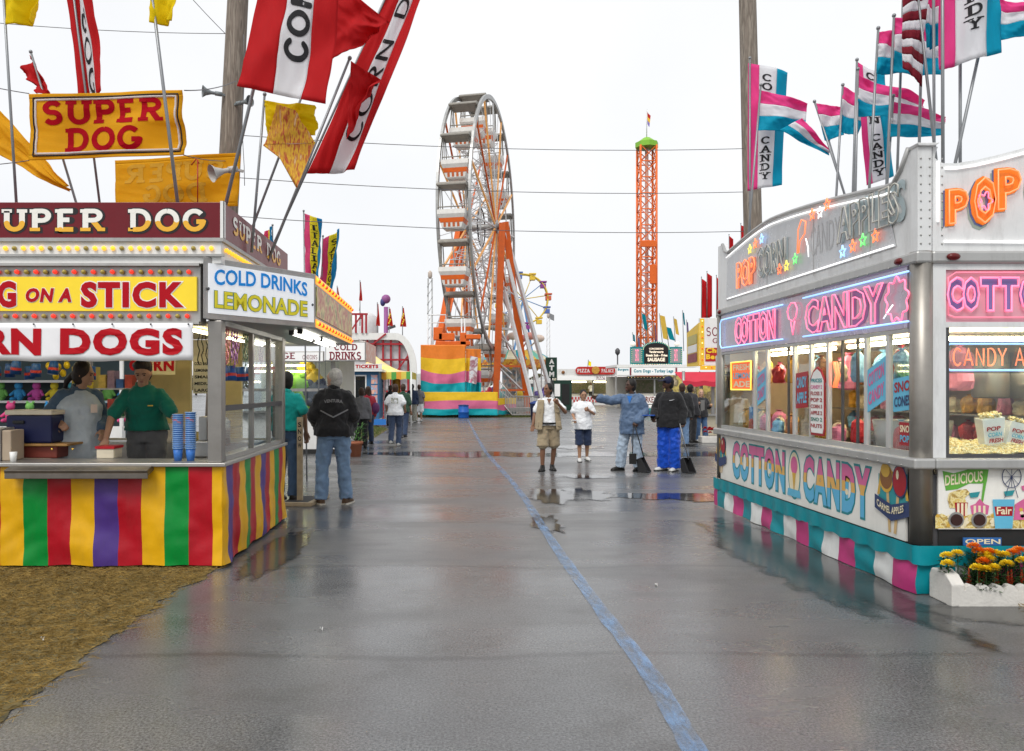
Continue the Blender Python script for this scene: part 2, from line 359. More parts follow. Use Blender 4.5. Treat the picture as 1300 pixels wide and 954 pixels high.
m_tubew = M('lit white tube', (1, 1, .95), .4, es=5, ecol=(1, .97, .86))
m_tubey = M('lit warm tube', (1, .95, .75), .4, es=9, ecol=(1, .86, .5))
m_tubet = M('bright warm tube', (1, .95, .75), .4, es=30, ecol=(1, .84, .5))
m_bulby = M('lit yellow bulb', (.9, .55, .05), .25, es=.75, ecol=(1, .5, .03), var=.02)
m_bulbr = M('lit red bulb', (.8, .05, .03), .25, es=.5, ecol=(1, .05, .03), var=.02)
m_bulbo = M('unlit amber bulb', (.42, .33, .08), .2, var=.05)
m_bulbw = M('warm marquee bulb', (.9, .75, .4), .25, es=1.4, ecol=(1, .75, .3), var=.02)
# ================================================================ the ground
def asphalt():
    m = bpy.data.materials.new('wet asphalt'); m.use_nodes = True; n = m.node_tree.nodes; l = m.node_tree.links; b = n['Principled BSDF']
    t = n.new('ShaderNodeTexCoord'); geo = n.new('ShaderNodeNewGeometry')
    def nz(scale, det=6, rough=.6, vec=None, sc=None):
        q = n.new('ShaderNodeTexNoise'); q.inputs['Scale'].default_value = scale; q.inputs['Detail'].default_value = det; q.inputs['Roughness'].default_value = rough
        if sc:
            mp = n.new('ShaderNodeMapping'); mp.inputs['Scale'].default_value = sc; l.new(geo.outputs['Position'], mp.inputs[0]); l.new(mp.outputs[0], q.inputs['Vector'])
        else: l.new(geo.outputs['Position'], q.inputs['Vector'])
        return q.outputs['Fac']
    def ramp(src, p0, c0, p1, c1):
        r = n.new('ShaderNodeValToRGB'); r.color_ramp.elements[0].position = p0; r.color_ramp.elements[1].position = p1
        r.color_ramp.elements[0].color = tuple(c0) + (1,); r.color_ramp.elements[1].color = tuple(c1) + (1,); l.new(src, r.inputs[0]); return r.outputs[0]
    def mul(a, c, f=1):
        q = n.new('ShaderNodeMixRGB'); q.blend_type = 'MULTIPLY'; q.inputs[0].default_value = f; l.new(a, q.inputs[1]); l.new(c, q.inputs[2]); return q.outputs[0]
    agg = ramp(nz(70, 3, .85), .36, (.05, .051, .053), .68, (.225, .23, .235))
    patch = ramp(nz(.35, 5, .62, sc=(1, .8, 1)), .3, (.66, .66, .67), .7, (1.12, 1.11, 1.09))
    col = mul(agg, patch)
    # stains trodden into the lot
    col = mul(col, ramp(nz(1.7, 7, .7), .28, (.7, .69, .67), .5, (1, 1, 1)))
    # paving joints across the lane
    wv = n.new('ShaderNodeTexWave'); wv.wave_type = 'BANDS'; wv.bands_direction = 'Y'; wv.inputs['Scale'].default_value = .13; wv.inputs['Distortion'].default_value = .8; wv.inputs['Detail'].default_value = 3; wv.inputs['Detail Scale'].default_value = 3
    l.new(geo.outputs['Position'], wv.inputs['Vector'])
    col = mul(col, ramp(wv.outputs['Fac'], .0, (.74, .74, .74), .004, (1, 1, 1)))
    # faint hairline cracks
    vo = n.new('ShaderNodeTexVoronoi'); vo.feature = 'DISTANCE_TO_EDGE'; vo.inputs['Scale'].default_value = .42
    ad = n.new('ShaderNodeMixRGB'); ad.inputs[0].default_value = .08; q = n.new('ShaderNodeTexNoise'); q.inputs['Scale'].default_value = 2.5; q.inputs['Detail'].default_value = 6
    l.new(geo.outputs['Position'], q.inputs['Vector']); l.new(geo.outputs['Position'], ad.inputs[1]); l.new(q.outputs['Color'], ad.inputs[2]); l.new(ad.outputs[0], vo.inputs['Vector'])
    col = mul(col, ramp(vo.outputs['Distance'], .0, (.9, .9, .9), .004, (1, 1, 1)))
    l.new(col, b.inputs['Base Color'])
    wet = nz(.55, 6, .6, sc=(.55, 1.5, 1))
    mr = n.new('ShaderNodeMapRange'); mr.inputs[1].default_value = .32; mr.inputs[2].default_value = .68; mr.inputs[3].default_value = .15; mr.inputs[4].default_value = .42
    l.new(wet, mr.inputs[0]); l.new(mr.outputs[0], b.inputs['Roughness'])
    b.inputs['Specular IOR Level'].default_value = .5
    bp = n.new('ShaderNodeBump'); bp.inputs['Strength'].default_value = .06; bp.inputs['Distance'].default_value = .002; l.new(nz(120, 3, .6), bp.inputs['Height']); l.new(bp.outputs[0], b.inputs['Normal'])
    return m
mb = MB(); mb.surf(lambda u, v: (-600 + 1200 * u, -60 + 1260 * v, 0), 60, 60)
mb.build('ground', asphalt(), kind='structure')
def shore(m):
    n = m.node_tree.nodes; l = m.node_tree.links; at_ = n.new('ShaderNodeAttribute'); at_.attribute_name = 'depth'; g = n.new('ShaderNodeNewGeometry')
    q = n.new('ShaderNodeTexNoise'); q.inputs['Scale'].default_value = 4.5; q.inputs['Detail'].default_value = 8; q.inputs['Roughness'].default_value = .7; l.new(g.outputs['Position'], q.inputs['Vector'])
    a = n.new('ShaderNodeMath'); a.operation = 'ADD'; l.new(at_.outputs['Fac'], a.inputs[0]); l.new(q.outputs['Fac'], a.inputs[1])
    r = n.new('ShaderNodeMapRange'); r.interpolation_type = 'SMOOTHSTEP'; r.inputs[1].default_value = .62; r.inputs[2].default_value = .98; l.new(a.outputs[0], r.inputs[0]); l.new(r.outputs[0], n['Principled BSDF'].inputs['Alpha']); return m
def puddle(c, rx, ry, rag, seed, z, mat):
    rim = blob(c, rx, ry, rag, 48, seed, z); o = V((c[0], c[1], z)); mb = MB(); ks = (0.02, .35, .6, .8, 1.0)
    for k in ks: mb.v += [o.lerp(p, k) for p in rim]
    for j in range(len(ks) - 1):
        for i in range(48): a, b = j * 48 + i, j * 48 + (i + 1) % 48; mb.f.append([a, b, b + 48, a + 48]); mb.m.append(0); mb.s.append(False)
    mb.f.append(list(range(48))); mb.m.append(0); mb.s.append(False)
    ob = mb.build('puddle', mat, kind='structure'); at_ = ob.data.attributes.new('depth', 'FLOAT', 'POINT'); at_.data.foreach_set('value', [d for d in (1, .8, .55, .3, 0) for i in range(48)])
m_water = M('puddle water', (.028, .028, .028), .03, var=.15, scale=3, spec=.5, bump=.02, bscale=6); shore(m_water)
def blob(c, rx, ry, rag=.25, n=40, seed=0, z=.004):
    pts = []
    for i in range(n):
        a = 2 * pi * i / n; k = 1 + rag * (mnoise.noise(V((cos(a) * 2.1 + seed * 7.3, sin(a) * 2.1, seed * 3.1))) + .6 * mnoise.noise(V((cos(a) * 6 + seed, sin(a) * 6, seed * 1.7))))
        pts.append(V((c[0] + rx * k * cos(a), c[1] + ry * k * sin(a), z)))
    return pts
def sheet(name, pts, mat, **k):
    mb = MB(); mb.add(pts, [tuple(range(len(pts)))]); return mb.build(name, mat, **k)
for i, (px, py, rx, ry) in enumerate([(575, 577, 2.9, .95), (690, 578, 1.2, .7), (775, 577, 1.9, .75), (880, 577, 1.8, .8), (845, 630, 1.1, .40), (748, 606, .55, .3), (693, 664, .2, .8), (738, 628, .5, .8), (700, 630, .4, 1.0), (905, 634, .8, .35), (730, 568, 1.0, .8), (610, 660, .0, .0), (1010, 700, .0, .0), (860, 566, .8, .5)]):
    if rx == 0: continue
    c = G(px, py); puddle(c, rx, ry, .55, i + 1, .004 + .0004 * i, m_water)
# rainwater gathered along the skirt of the candy trailer and the corner of the hot dog stand
m_film = M('wet film', (.045, .045, .043), .14, var=.3, scale=2, bump=.25, bscale=45, spec=.5, bdist=.003); shore(m_film)
for k, (c, rx, ry) in enumerate([((3.25, 7.6), .6, 2.7), ((4.4, 5.75), 1.1, .38), ((-1.75, 7.9), .3, 1.3)]):
    puddle(c, rx, ry, .35, 20 + k, .003 + .0004 * k, m_film)
# ---- worn blue line painted along the lane
pl = [(594, 533), (600, 545), (608, 560), (617, 575), (632, 592), (650, 612), (668, 636), (684, 662), (702, 690), (724, 722), (748, 755), (775, 792), (801, 824), (826, 858), (842, 885), (862, 920), (885, 960)]
pts = [G(*p) for p in pl]
def blue_paint():
    m = M('worn blue paint', (.20, .36, .62), .35, var=.25, scale=4); n = m.node_tree.nodes; l = m.node_tree.links
    g = n.new('ShaderNodeNewGeometry'); q = n.new('ShaderNodeTexNoise'); q.inputs['Scale'].default_value = 5; q.inputs['Detail'].default_value = 10; q.inputs['Roughness'].default_value = .75
    mp = n.new('ShaderNodeMapping'); mp.inputs['Scale'].default_value = (2.2, .6, 1); l.new(g.outputs['Position'], mp.inputs[0]); l.new(mp.outputs[0], q.inputs['Vector'])
    r = n.new('ShaderNodeValToRGB'); r.color_ramp.elements[0].position = .40; r.color_ramp.elements[1].position = .66; r.color_ramp.elements[0].color = (.10,) * 3 + (1,); r.color_ramp.elements[1].color = (.68,) * 3 + (1,)
    l.new(q.outputs['Fac'], r.inputs[0]); l.new(r.outputs[0], n['Principled BSDF'].inputs['Alpha']); return m
mb = MB()
def line_pt(u, v):
    f = u * (len(pts) - 1); i = min(int(f), len(pts) - 2); a = pts[i].lerp(pts[i + 1], f - i); d = (pts[i + 1] - pts[i]); d = V((d.y, -d.x, 0)).normalized()
    wd = .095 + .02 * mnoise.noise(V((u * 30, 1, 2)))
    return a + d * (v - .5) * wd * (1 + .25 * u) + V((0, 0, .0075))
mb.surf(line_pt, 160, 2)
mb.build('painted_line', blue_paint(), kind='structure')
# ---- dry lawn on the left and scraps of turf elsewhere
m_soil = blot_mat('matted straw soil', [(.05, .042, .018), (.11, .085, .03), (.16, .12, .045), (.07, .07, .025)], 9, .95)
m_straw = M('dry grass', (.29, .195, .062), .85, var=.5, scale=9, spec=.15)
m_turf = M('green grass', (.10, .13, .035), .85, var=.4, scale=9, spec=.15)
def turf(name, poly, z, n, mat, h=.05, seed=1, label=None, lean=.05):
    rnd = random.Random(seed); sheet('soil', [V((p[0], p[1], z)) for p in poly], m_soil, kind='structure')
    xs = [p[0] for p in poly]; ys = [p[1] for p in poly]
    def inside(x, y):
        c = False
        for i in range(len(poly)):
            (x1, y1), (x2, y2) = poly[i][:2], poly[i - 1][:2]
            if (y1 > y) != (y2 > y) and x < (x2 - x1) * (y - y1) / (y2 - y1) + x1: c = not c
        return c
    vs = []; fs = []; k = 0
    while k < n:
        x = rnd.uniform(min(xs), max(xs)); y = rnd.uniform(min(ys), max(ys))
        if not inside(x + rnd.gauss(0, .07) * rnd.random(), y): continue
        k += 1; a = rnd.uniform(0, 2 * pi); hh = h * rnd.uniform(.35, 1.1); lx = rnd.gauss(0, lean); ly = rnd.gauss(0, lean); wd = .0018 * (1 + rnd.random()); o = len(vs)
        vs += [(x - wd * cos(a), y - wd * sin(a), z), (x + wd * cos(a), y + wd * sin(a), z), (x + lx * .4, y + ly * .4, z + hh * .7), (x + lx, y + ly, z + hh)]
        fs += [(o, o + 1, o + 2), (o, o + 2, o + 3)] if k % 2 else [(o, o + 1, o + 3), (o + 1, o + 3, o + 2)]
    mb = MB(); mb.v = [V(p) for p in vs]; mb.f = [list(f) for f in fs]; mb.m = [0] * len(fs); mb.s = [False] * len(fs)
    return mb.build(name, mat, label=label, cat='grass', kind='stuff')
edge = [(-2.24 + .09 * mnoise.noise(V((y * 2.3, 5, 1))) + .07 * mnoise.noise(V((y * 7, 5, 4))) + .03 * mnoise.noise(V((y * 23, 5, 4))), y) for y in [3 + .04 * i for i in range(107)]]
edge = [(x + .16 * max(0, (y - 6.4)), y) for x, y in edge]
turf('grass', [(-6.5, 3.0)] + edge + [(-2.3, 7.35), (-6.5, 7.35)], .006, 60000, m_straw, .020, 3, 'dry straw coloured lawn in front of the striped hot dog stand')
turf('grass', [(4.15, 5.55), (4.35, 5.42), (5.2, 5.3), (6.5, 5.2), (6.5, 5.92), (4.3, 5.92)], .009, 2600, m_straw, .035, 5, 'patch of straw coloured grass below the white flower box')
turf('grass', [(-4.2, 21.5), (-2.95, 22), (-2.55, 26), (-2.55, 31), (-3.2, 33), (-4.5, 33)], .006, 4000, m_turf, .09, 8, 'strip of greenish grass beside the small blue booth')
turf('grass', [(-2.2, 43), (5.2, 43), (5.6, 46), (-2.2, 46)], .006, 4000, m_turf, .12, 9, 'grass strip along the skirt below the big ferris wheel')
# bits of litter
m_paper = M('scrap of paper', (.8, .8, .78), .7)
for i, (px, py) in enumerate([(54, 818), (833, 744), (408, 800)]):
    c = G(px, py); mb = MB(); r = .009
    mb.surf(lambda u, v: (c.x + (u - .5) * 2 * r, c.y + (v - .5) * 2 * r, .008 + .03 * (1 if i == 0 else .1) + .012 * sin(u * 5 + v * 3)), 4, 4)
    mb.build('paper_scrap', m_paper, label=['crumpled white paper scrap lying on the dry lawn', 'tiny paper scrap lying beside the faded blue line', 'tiny paper scrap lying on asphalt near the lawn'][i], cat='litter')
# ================================================================ people
PENDING = []                                   # meshes grown by remesh modifiers, frozen at the end
_clouds = bpy.data.textures.new('folds', 'CLOUDS'); _clouds.noise_scale = .085; _clouds.noise_depth = 3
def grow(mb, name, mat, parent, voxel=.011, smooth=4, fold=0):
    o = mb.build(name, mat, parent, local=True)
    r = o.modifiers.new('r', 'REMESH'); r.mode = 'VOXEL'; r.voxel_size = voxel; r.use_smooth_shade = True
    if smooth: q = o.modifiers.new('s', 'SMOOTH'); q.factor = .5; q.iterations = smooth
    if fold:
        dm = o.modifiers.new('d', 'DISPLACE'); dm.texture = _clouds; dm.strength = fold; dm.mid_level = .5; dm.texture_coords = 'LOCAL'
    PENDING.append(o); return o
def skin(tone): return M('skin %.2f' % tone[0], tone, .5, var=.12, scale=14, spec=.35)
LIGHT, TAN, BROWN, DARK = (.55, .33, .24), (.38, .21, .13), (.22, .11, .065), (.075, .038, .025)
JD = dict(pelvis=(0, 0, .95), waist=(0, 0, 1.09), chest=(0, .005, 1.29), neck=(0, .02, 1.49), head=(0, -.005, 1.635),
          sa=(-.162, .01, 1.40), ea=(-.225, .03, 1.13), wa=(-.24, -.06, .88), sb=(.162, .01, 1.40), eb=(.225, .03, 1.13), wb=(.24, -.06, .88),
          ha=(-.092, 0, .92), ka=(-.10, -.015, .50), fa=(-.11, .03, .08), hb=(.092, 0, .92), kb=(.10, -.015, .50), fb=(.11, .03, .08))
def ering(c, rx, ry, ax=X_, ay=Y_, n=18): return [V(c) + V(ax) * rx * cos(2 * pi * i / n) + V(ay) * ry * sin(2 * pi * i / n) for i in range(n)]
def person(label, loc, yaw, H=1.75, pose=None, tone=TAN, fat=1.0, top=None, bottom=None, shoes=None, hair=None, headyaw=0, headpitch=0, toe=None, vox=.011, fingers=True, group=None, cat='person', cap=None, extra=None, name='person'):
    """top: dict(mat, sleeve 0..1, hem z, grow); bottom: dict(mat, len 0..1, grow); joints are given for a 1.75 m figure facing -Y"""
    J = {k: V(v) for k, v in JD.items()}
    for k, v in (pose or {}).items():
        if isinstance(v, tuple): J[k] = V(v)
    sc = H / 1.75
    root = thing(name, label, cat, loc, yaw, group); root.scale = (sc,) * 3
    sk = skin(tone)
    lat = (J['sb'] - J['sa']).normalized(); hl = (J['hb'] - J['ha']).normalized()
    fwd = V((lat.y, -lat.x, 0)).normalized(); hf = V((hl.y, -hl.x, 0)).normalized()
    g = fat
    def torso(mb, add, z0=None, k=1.0):
        t = [(J['pelvis'] + V((0, 0, -.07)), .150 * g + add, .112 * g + add, hl, hf), (J['pelvis'] + V((0, 0, .02)), .163 * g + add, .118 * g + add, hl, hf), (J['waist'], .143 * g + add, .108 * g + add, lat.lerp(hl, .5).normalized(), fwd),
             (J['waist'].lerp(J['chest'], .55), .155 * g + add, .115 * g + add, lat, fwd), (J['chest'] + V((0, 0, .03)), .172 + add, .118 * (g * .5 + .5) + add, lat, fwd), (J['chest'].lerp(J['neck'], .6), .122 + add, .086 + add, lat, fwd), (J['neck'] + V((0, 0, -.015)), .075 + add * .6, .062 + add * .6, lat, fwd)]
        mb.loft([ering(c, rx, ry, a, b) for c, rx, ry, a, b in t])
    # ---- body: one continuous surface
    mb = MB(); torso(mb, 0)
    mb.cap(J['neck'] - V((0, 0, .06)), J['head'] - V((0, 0, .06)), .058, .052)
    Rh = Matrix.Rotation(headyaw, 3, 'Z') @ Matrix.Rotation(headpitch, 3, 'X')
    hc = J['head']
    def hd(p):          # skull with jaw, brow and flattened face
        x, y, z = p
        jaw = 1 - .34 * max(0, -z) ** 1.3; x *= jaw
        if y < 0: y *= (.92 if z > -.2 else .95)
        else: y *= 1 - .28 * max(0, -z)
        if z < -.75: z = -.75 + (z + .75) * .8
        return Rh @ V((x * .081, y * .102, z * .127))
    mb.sph(hc, (1, 1, 1), 20, 14, fn=hd)
    H_ = lambda x, y, z: hc + Rh @ V((x, y, z))
    mb.cap(H_(0, -.088, .022), H_(0, -.108, -.026), .009, .014, 8)          # nose
    mb.sph(H_(0, -.088, -.088), (.026, .018, .018), 8, 6)                       # chin
    mb.sph(H_(0, -.088, -.055), (.024, .012, .014), 8, 6)                       # lips
    mb.cap(H_(-.045, -.082, .038), H_(.045, -.082, .038), .011, .011, 8)      # brow
    for s in (-1, 1): mb.sph(H_(s * .078, .012, -.005), (.012, .022, .034), 8, 6)  # ears
    for s in 'ab':
        sg = -1 if s == 'a' else 1
        S, E, W = J['s' + s], J['e' + s], J['w' + s]
        mb.cap(S, E, .046 * (g * .5 + .5), .038, 10); mb.cap(E, W, .041, .028, 10); mb.cap(J['neck'] - V((0, 0, .08)), S, .042, .045)
        d = (W - E).normalized(); side = d.cross(fwd); side = side.normalized() if side.length > .2 else X_.copy()
        curl = pose.get('curl' + s, .35) if pose else .35; pal = d.cross(side).normalized()
        if (J['pelvis'] + V((0, 0, .2)) - W).dot(pal) < 0 and not (pose and pose.get('flip' + s)): pal = -pal
        tw = pal.cross(d).normalized()
        mb.obox(W + d * .055, tw * .040, d * .048, pal * .013)
        for i, (off, ln) in enumerate(((-.032, .07), (-.011, .08), (.011, .076), (.031, .06))):
            b0 = W + d * .098 + tw * off; k1 = b0 + (d * cos(curl) + pal * sin(curl)) * ln * .5; k2 = k1 + (d * cos(curl * 2.2) + pal * sin(curl * 2.2)) * ln * .5
            mb.cap(b0 - d * .02, k1, .0095, .009, 6); mb.cap(k1, k2, .009, .0075, 6)
        th = W + d * .03 - tw * .036 * (1 if fwd.dot(tw) < 0 else -1)
        out = (-tw * (1 if fwd.dot(tw) < 0 else -1))
        mb.cap(th, th + (d * .7 + out * .5 + pal * .3) * .045, .011, .010, 6); mb.cap(th + (d * .7 + out * .5 + pal * .3) * .045, th + (d * .75 + out * .3 + pal * .6) * .078, .010, .008, 6)
        A, K, Fv = J['h' + s], J['k' + s], J['f' + s]
        mb.cap(A, K, .082 * g, .053, 12); mb.cap(K, K.lerp(Fv, .3), .053, .056, 10); mb.cap(K.lerp(Fv, .3), Fv, .056, .036, 10)
        td = V(toe.get(s, (0, -1, 0))) if toe else hf
        td = td.normalized()
        mb.cap(Fv - V((0, 0, .035)), Fv + td * .11 - V((0, 0, .05)), .032, .022, 8)
    grow(mb, 'body', sk, root, vox, 3)
    # ---- clothes follow the limbs
    if bottom:
        mb = MB(); a = .012 + bottom.get('grow', 0)
        t = [(J['pelvis'] + V((0, 0, -.10)), .148, .112), (J['pelvis'] + V((0, 0, .0)), .166, .122), (J['pelvis'] + V((0, 0, .095)), .152, .114)]
        mb.loft([ering(c, rx * g + min(a, .02), ry * g + min(a, .02), hl, hf) for c, rx, ry in t]); Lf = bottom.get('len', 1)
        for s in 'ab':
            A, K, Fv = J['h' + s], J['k' + s], J['f' + s]; fl = bottom.get('flare', .0)
            mb.cap(A, K if Lf > .5 else A.lerp(K, Lf * 2), .085 * g + a, .062 + a + fl * (1.2 if Lf <= .55 else .3), 14)
            if Lf > .5:
                e = K.lerp(Fv + V((0, .0, -.015)), (Lf - .5) * 2); m1 = K.lerp(e, .5)
                mb.tube([K + V((0, 0, .03)), K, m1, e], [.066 + a, .064 + a + fl * .3, .058 + a + fl * .7, .054 + a + fl], 14)
            else:
                e = A.lerp(K, Lf * 2); mb.tube([A, e, e + (K - A).normalized() * .05], [.085 * g + a, .07 + a + fl, .074 + a + fl], 14)
        grow(mb, 'shorts' if Lf < .7 else 'trousers', bottom['mat'], root, .013, 3, bottom.get('fold', .022) * 1.6)
    if top:
        mb = MB(); a = .014 + top.get('grow', 0); hem = top.get('hem', .86)
        t = [(V((J['pelvis'].x, J['pelvis'].y, hem)), .166 * g, .124 * g), (J['pelvis'] + V((0, 0, .02)), .166 * g, .124 * g), (J['waist'], .152 * g, .116 * g), (J['waist'].lerp(J['chest'], .55), .158 * g, .118 * g), (J['chest'] + V((0, 0, .03)), .175, .122 * (g * .5 + .5)), (J['chest'].lerp(J['neck'], .6), .128, .092), (J['neck'] + V((0, .004, top.get('collar', -.005))), .066, .060)]
        mb.loft([ering(c, rx + a + (.024 if i < 2 else .008 if i == 2 else 0), ry + a + (.024 if i < 2 else .008 if i == 2 else 0), lat, fwd) for i, (c, rx, ry) in enumerate(t)]); SL = top.get('sleeve', 1)
        for s in 'ab':
            S, E, W = J['s' + s], J['e' + s], J['w' + s]; b = a + top.get('arm', 0)
            mb.cap(J['neck'] - V((0, 0, .085)), S + V((0, 0, .005)), .045 + a * .4, .043 + a * .55)
            e1 = S.lerp(E, min(1, SL * 2)); mb.cap(S, e1, .047 + b * .75, .043 + b * .75 + (.014 if SL < .5 else 0), 12)
            if SL > .5: e2 = E.lerp(W, (SL - .5) * 2); mb.cap(E, e2, .043 + b * .75, .034 + b * .7, 12)
        grow(mb, top.get('name', 'shirt'), top['mat'], root, .013, 2, top.get('fold', .02) * 1.7)
        nc = J['neck'] + V((0, 0, top.get('collar', -.005))); mb = MB()
        for i in range(18):
            q0, q1 = 2 * pi * i / 18, 2 * pi * (i + 1) / 18
            f = lambda q, r_, z: nc + lat * cos(q) * r_ + (-fwd) * sin(q) * r_ + V((0, 0, z + .022 * sin(q)))
            if abs(sin((q0 + q1) / 2) + 1) < .06: continue
            mb.add([f(q0, .082, -.03), f(q1, .082, -.03), f(q1, .070, .028), f(q0, .070, .028)], [(0, 1, 2, 3)], 0, True)
        o = mb.build('collar', top['mat'], root, local=True); q = o.modifiers.new('s', 'SOLIDIFY'); q.thickness = .012; q.offset = 0
    if shoes:
        for s in 'ab':
            Fv = J['f' + s]; td = (V(toe.get(s, (0, -1, 0))) if toe else hf).normalized(); r = V((td.y, -td.x, 0)).normalized(); mb = MB()
            h = shoes.get('high', .0); up = V((0, 0, 1)); base = Fv - up * .08
            prof = [(-.085, .034, .085 + h), (-.04, .049, .105 + h), (.02, .052, .105 + h), (.07, .053, .088), (.13, .056, .072), (.185, .048, .058), (.215, .024, .036)]
            rings = []
            for y, wd, hh in prof:
                c = base + td * y; rings.append([c + r * wd * cos(q) * (1 if sin(q) < 0 else .85) + up * (.0 + max(0, (sin(q) * .5 + .5)) * hh) for q in [2 * pi * i / 14 for i in range(14)]])
            mb.loft(rings, 0)
            o = mb.build('shoe', shoes['mat'], root, local=True)
            if 'sole' in shoes:
                sb = MB(); poly = []
                for y, wd, hh in prof: poly.append(base + td * y + r * (wd + .004))
                for y, wd, hh in prof[::-1]: poly.append(base + td * y - r * (wd + .004))
                sb.prism([p + V((0, 0, -.001)) for p in poly], V((0, 0, .022))); q = sb.build('sole', shoes['sole'], o, local=True); q.location = V(q.location) - V(o.location)
    if hair:
        mb = MB(); st = hair.get('style', 'short'); k = hair.get('k', 1) * 1.07
        mb.sph(H_(0, .030, .036), (.084 * k, .100 * k, .104 * k), 16, 10, fn=lambda p: V((Rh @ V((p.x, p.y, p.z)))))
        mb.sph(H_(0, .035, -.02), (.078 * k, .080 * k, .095 * k), 14, 10)
        if st == 'tail':
            mb.cap(H_(0, .10, -.01), H_(.02, .17, -.12), .035, .03); mb.cap(H_(.02, .17, -.12), H_(.02, .175, -.24), .03, .012)
        if st == 'long':
            for s in (-1, 1): mb.cap(H_(s * .07, .03, .0), H_(s * .085, .03, -.17), .035, .03)
            mb.cap(H_(0, .07, 0), H_(0, .08, -.18), .06, .05)
        if st == 'full': mb.sph(H_(0, .018, .072), (.092, .098, .072), 14, 10)
        grow(mb, 'hair', M('hair ' + hair['tone'][0], hair['tone'][1], .55, var=.4, scale=30, bump=.5, bscale=90), root, .009, 2, .008)
    if cap:
        mb = MB(); mb.sph(H_(0, .005, .045), (.091, .107, .092), 16, 10); mb.obox(H_(0, -.125, .05), Rh @ V((.07, 0, 0)), Rh @ V((0, .06, 0.008)), Rh @ V((0, 0, .006)))
        grow(mb, 'cap', cap, root, .008, 2)
    mbk = M('brows and eyes', (.02, .013, .01), .4); mlip = M('lips', (.24, .09, .075) if tone[0] > .2 else (.09, .03, .03), .45)
    for s in (-1, 1):
        e = MB(); e.sph(H_(s * .031, -.086, .014), (.0125, .006, .007), 8, 6); e.build('eye', mbk, root, local=True)
        e = MB(); e.cap(H_(s * .018, -.097, .036), H_(s * .05, -.088, .036), .0045, .0035, 6); e.build('eyebrow', mbk, root, local=True)
    e = MB(); e.sph(H_(0, -.099, -.055), (.024, .005, .006), 8, 6); e.build('mouth', mlip, root, local=True)
    return root, J
def cloth(name, col, rough=.85, var=.12, scale=12): return M(name, col, rough, var=var, scale=scale, bump=.25, bscale=180, sheen=.2, bdist=.004)
c_jean = cloth('blue denim', (.12, .20, .33)); c_ljean = cloth('faded denim', (.38, .47, .58), var=.3); c_djean = cloth('dark denim', (.03, .05, .10)); c_black = cloth('black cloth', (.012, .012, .014)); c_white = cloth('white cotton', (.78, .80, .82), var=.04)
c_khaki = cloth('khaki cotton', (.36, .29, .19)); c_navy = cloth('navy cotton', (.018, .032, .075)); c_teal = cloth('teal cotton', (.0, .30, .28)); c_green = cloth('bottle green pique', (.0, .13, .085)); c_bjack = cloth('blue grey nylon', (.085, .14, .24), .5); c_royal = cloth('royal blue nylon', (.0, .065, .50), .5)
c_smock = cloth('pale grey smock', (.42, .47, .50)); c_slate = cloth('slate shirt', (.06, .10, .15)); c_gtrou = cloth('grey trousers', (.12, .12, .12)); c_redj = cloth('red jacket', (.4, .02, .04)); c_gsweat = cloth('grey sweater', (.14, .14, .15)); c_camo = blot_mat('camouflage cloth', [(.25, .25, .2), (.45, .44, .38), (.2, .2, .16), (.5, .48, .42)], 16, .9); c_dgreen = cloth('dark green shirt', (.02, .06, .035))
s_black = dict(mat=M('black leather', (.015, .014, .013), .4), sole=M('black sole', (.02, .02, .02), .7)); s_white = dict(mat=M('white trainers', (.62, .62, .6), .5), sole=M('dark sole', (.03, .03, .03), .7)); s_brown = dict(mat=M('brown suede', (.10, .06, .035), .7), sole=M('pale sole', (.6, .57, .5), .7))
h_black = dict(tone=('black', (.012, .010, .009))); h_brown = dict(tone=('brown', (.05, .025, .015))); h_grey = dict(tone=('grey', (.42, .41, .39))); h_blond = dict(tone=('blond', (.42, .27, .11)), style='long')
def at(px, Y, z=0): return V(((px - CX) * Y / F, Y, z))
PEOPLE = []
# man in fishing vest, striding and looking aside, fist at his chin
r, J = person('man in khaki vest and shorts over white shirt, fist raised to chin', at(696, 15.55), 0, 1.70, dict(
    head=(-.01, -.02, 1.645), sa=(-.17, .0, 1.405), ea=(-.27, .03, 1.17), wa=(-.32, -.07, .93), sb=(.17, 0, 1.405), eb=(.33, -.10, 1.20), wb=(.16, -.25, 1.38), curlb=1.2, flipb=1, curla=.5,
    ha=(-.095, 0, .92), ka=(-.12, -.06, .50), fa=(-.12, -.02, .08), hb=(.095, 0, .92), kb=(.13, .06, .51), fb=(.10, .16, .08)),
    BROWN, 1.12, dict(mat=c_white, sleeve=.36, grow=.012, hem=.93), dict(mat=c_khaki, len=.44, grow=.02, flare=.02), dict(s_black, high=.05), dict(h_black, k=.98), headyaw=RD(-48), vox=.009, toe={'a': (-.35, -1, 0), 'b': (.1, -1, 0)})
PEOPLE.append(r)
mb = MB()
for s in (-1, 1):      # two open fronts of the vest, a back, pockets
    mb.surf(lambda u, v: (s * (.095 + .05 * v + (.11 + .03 * v) * sin(u * pi / 2)), -.150 - .03 * v + (.155 + .02 * v) * (1 - cos(u * pi / 2)), 1.44 - .60 * v + .012 * sin(v * 17 + u * 4)), 8, 14)
mb.surf(lambda u, v: (-.2 - .03 * v + (.4 + .06 * v) * u, .03 + .115 * sin(pi * u) + .02 * v, 1.47 - .62 * v), 10, 14)
o = mb.build('vest', c_khaki, r, local=True); sd = o.modifiers.new('s', 'SOLIDIFY'); sd.thickness = .018; sd.offset = 1
mb = MB(); mb.add([(-.05, -.155, 1.47), (.05, -.155, 1.47), (.0, -.172, 1.36)], [(0, 1, 2)]); mb.build('open_collar', skin(BROWN), r, local=True)
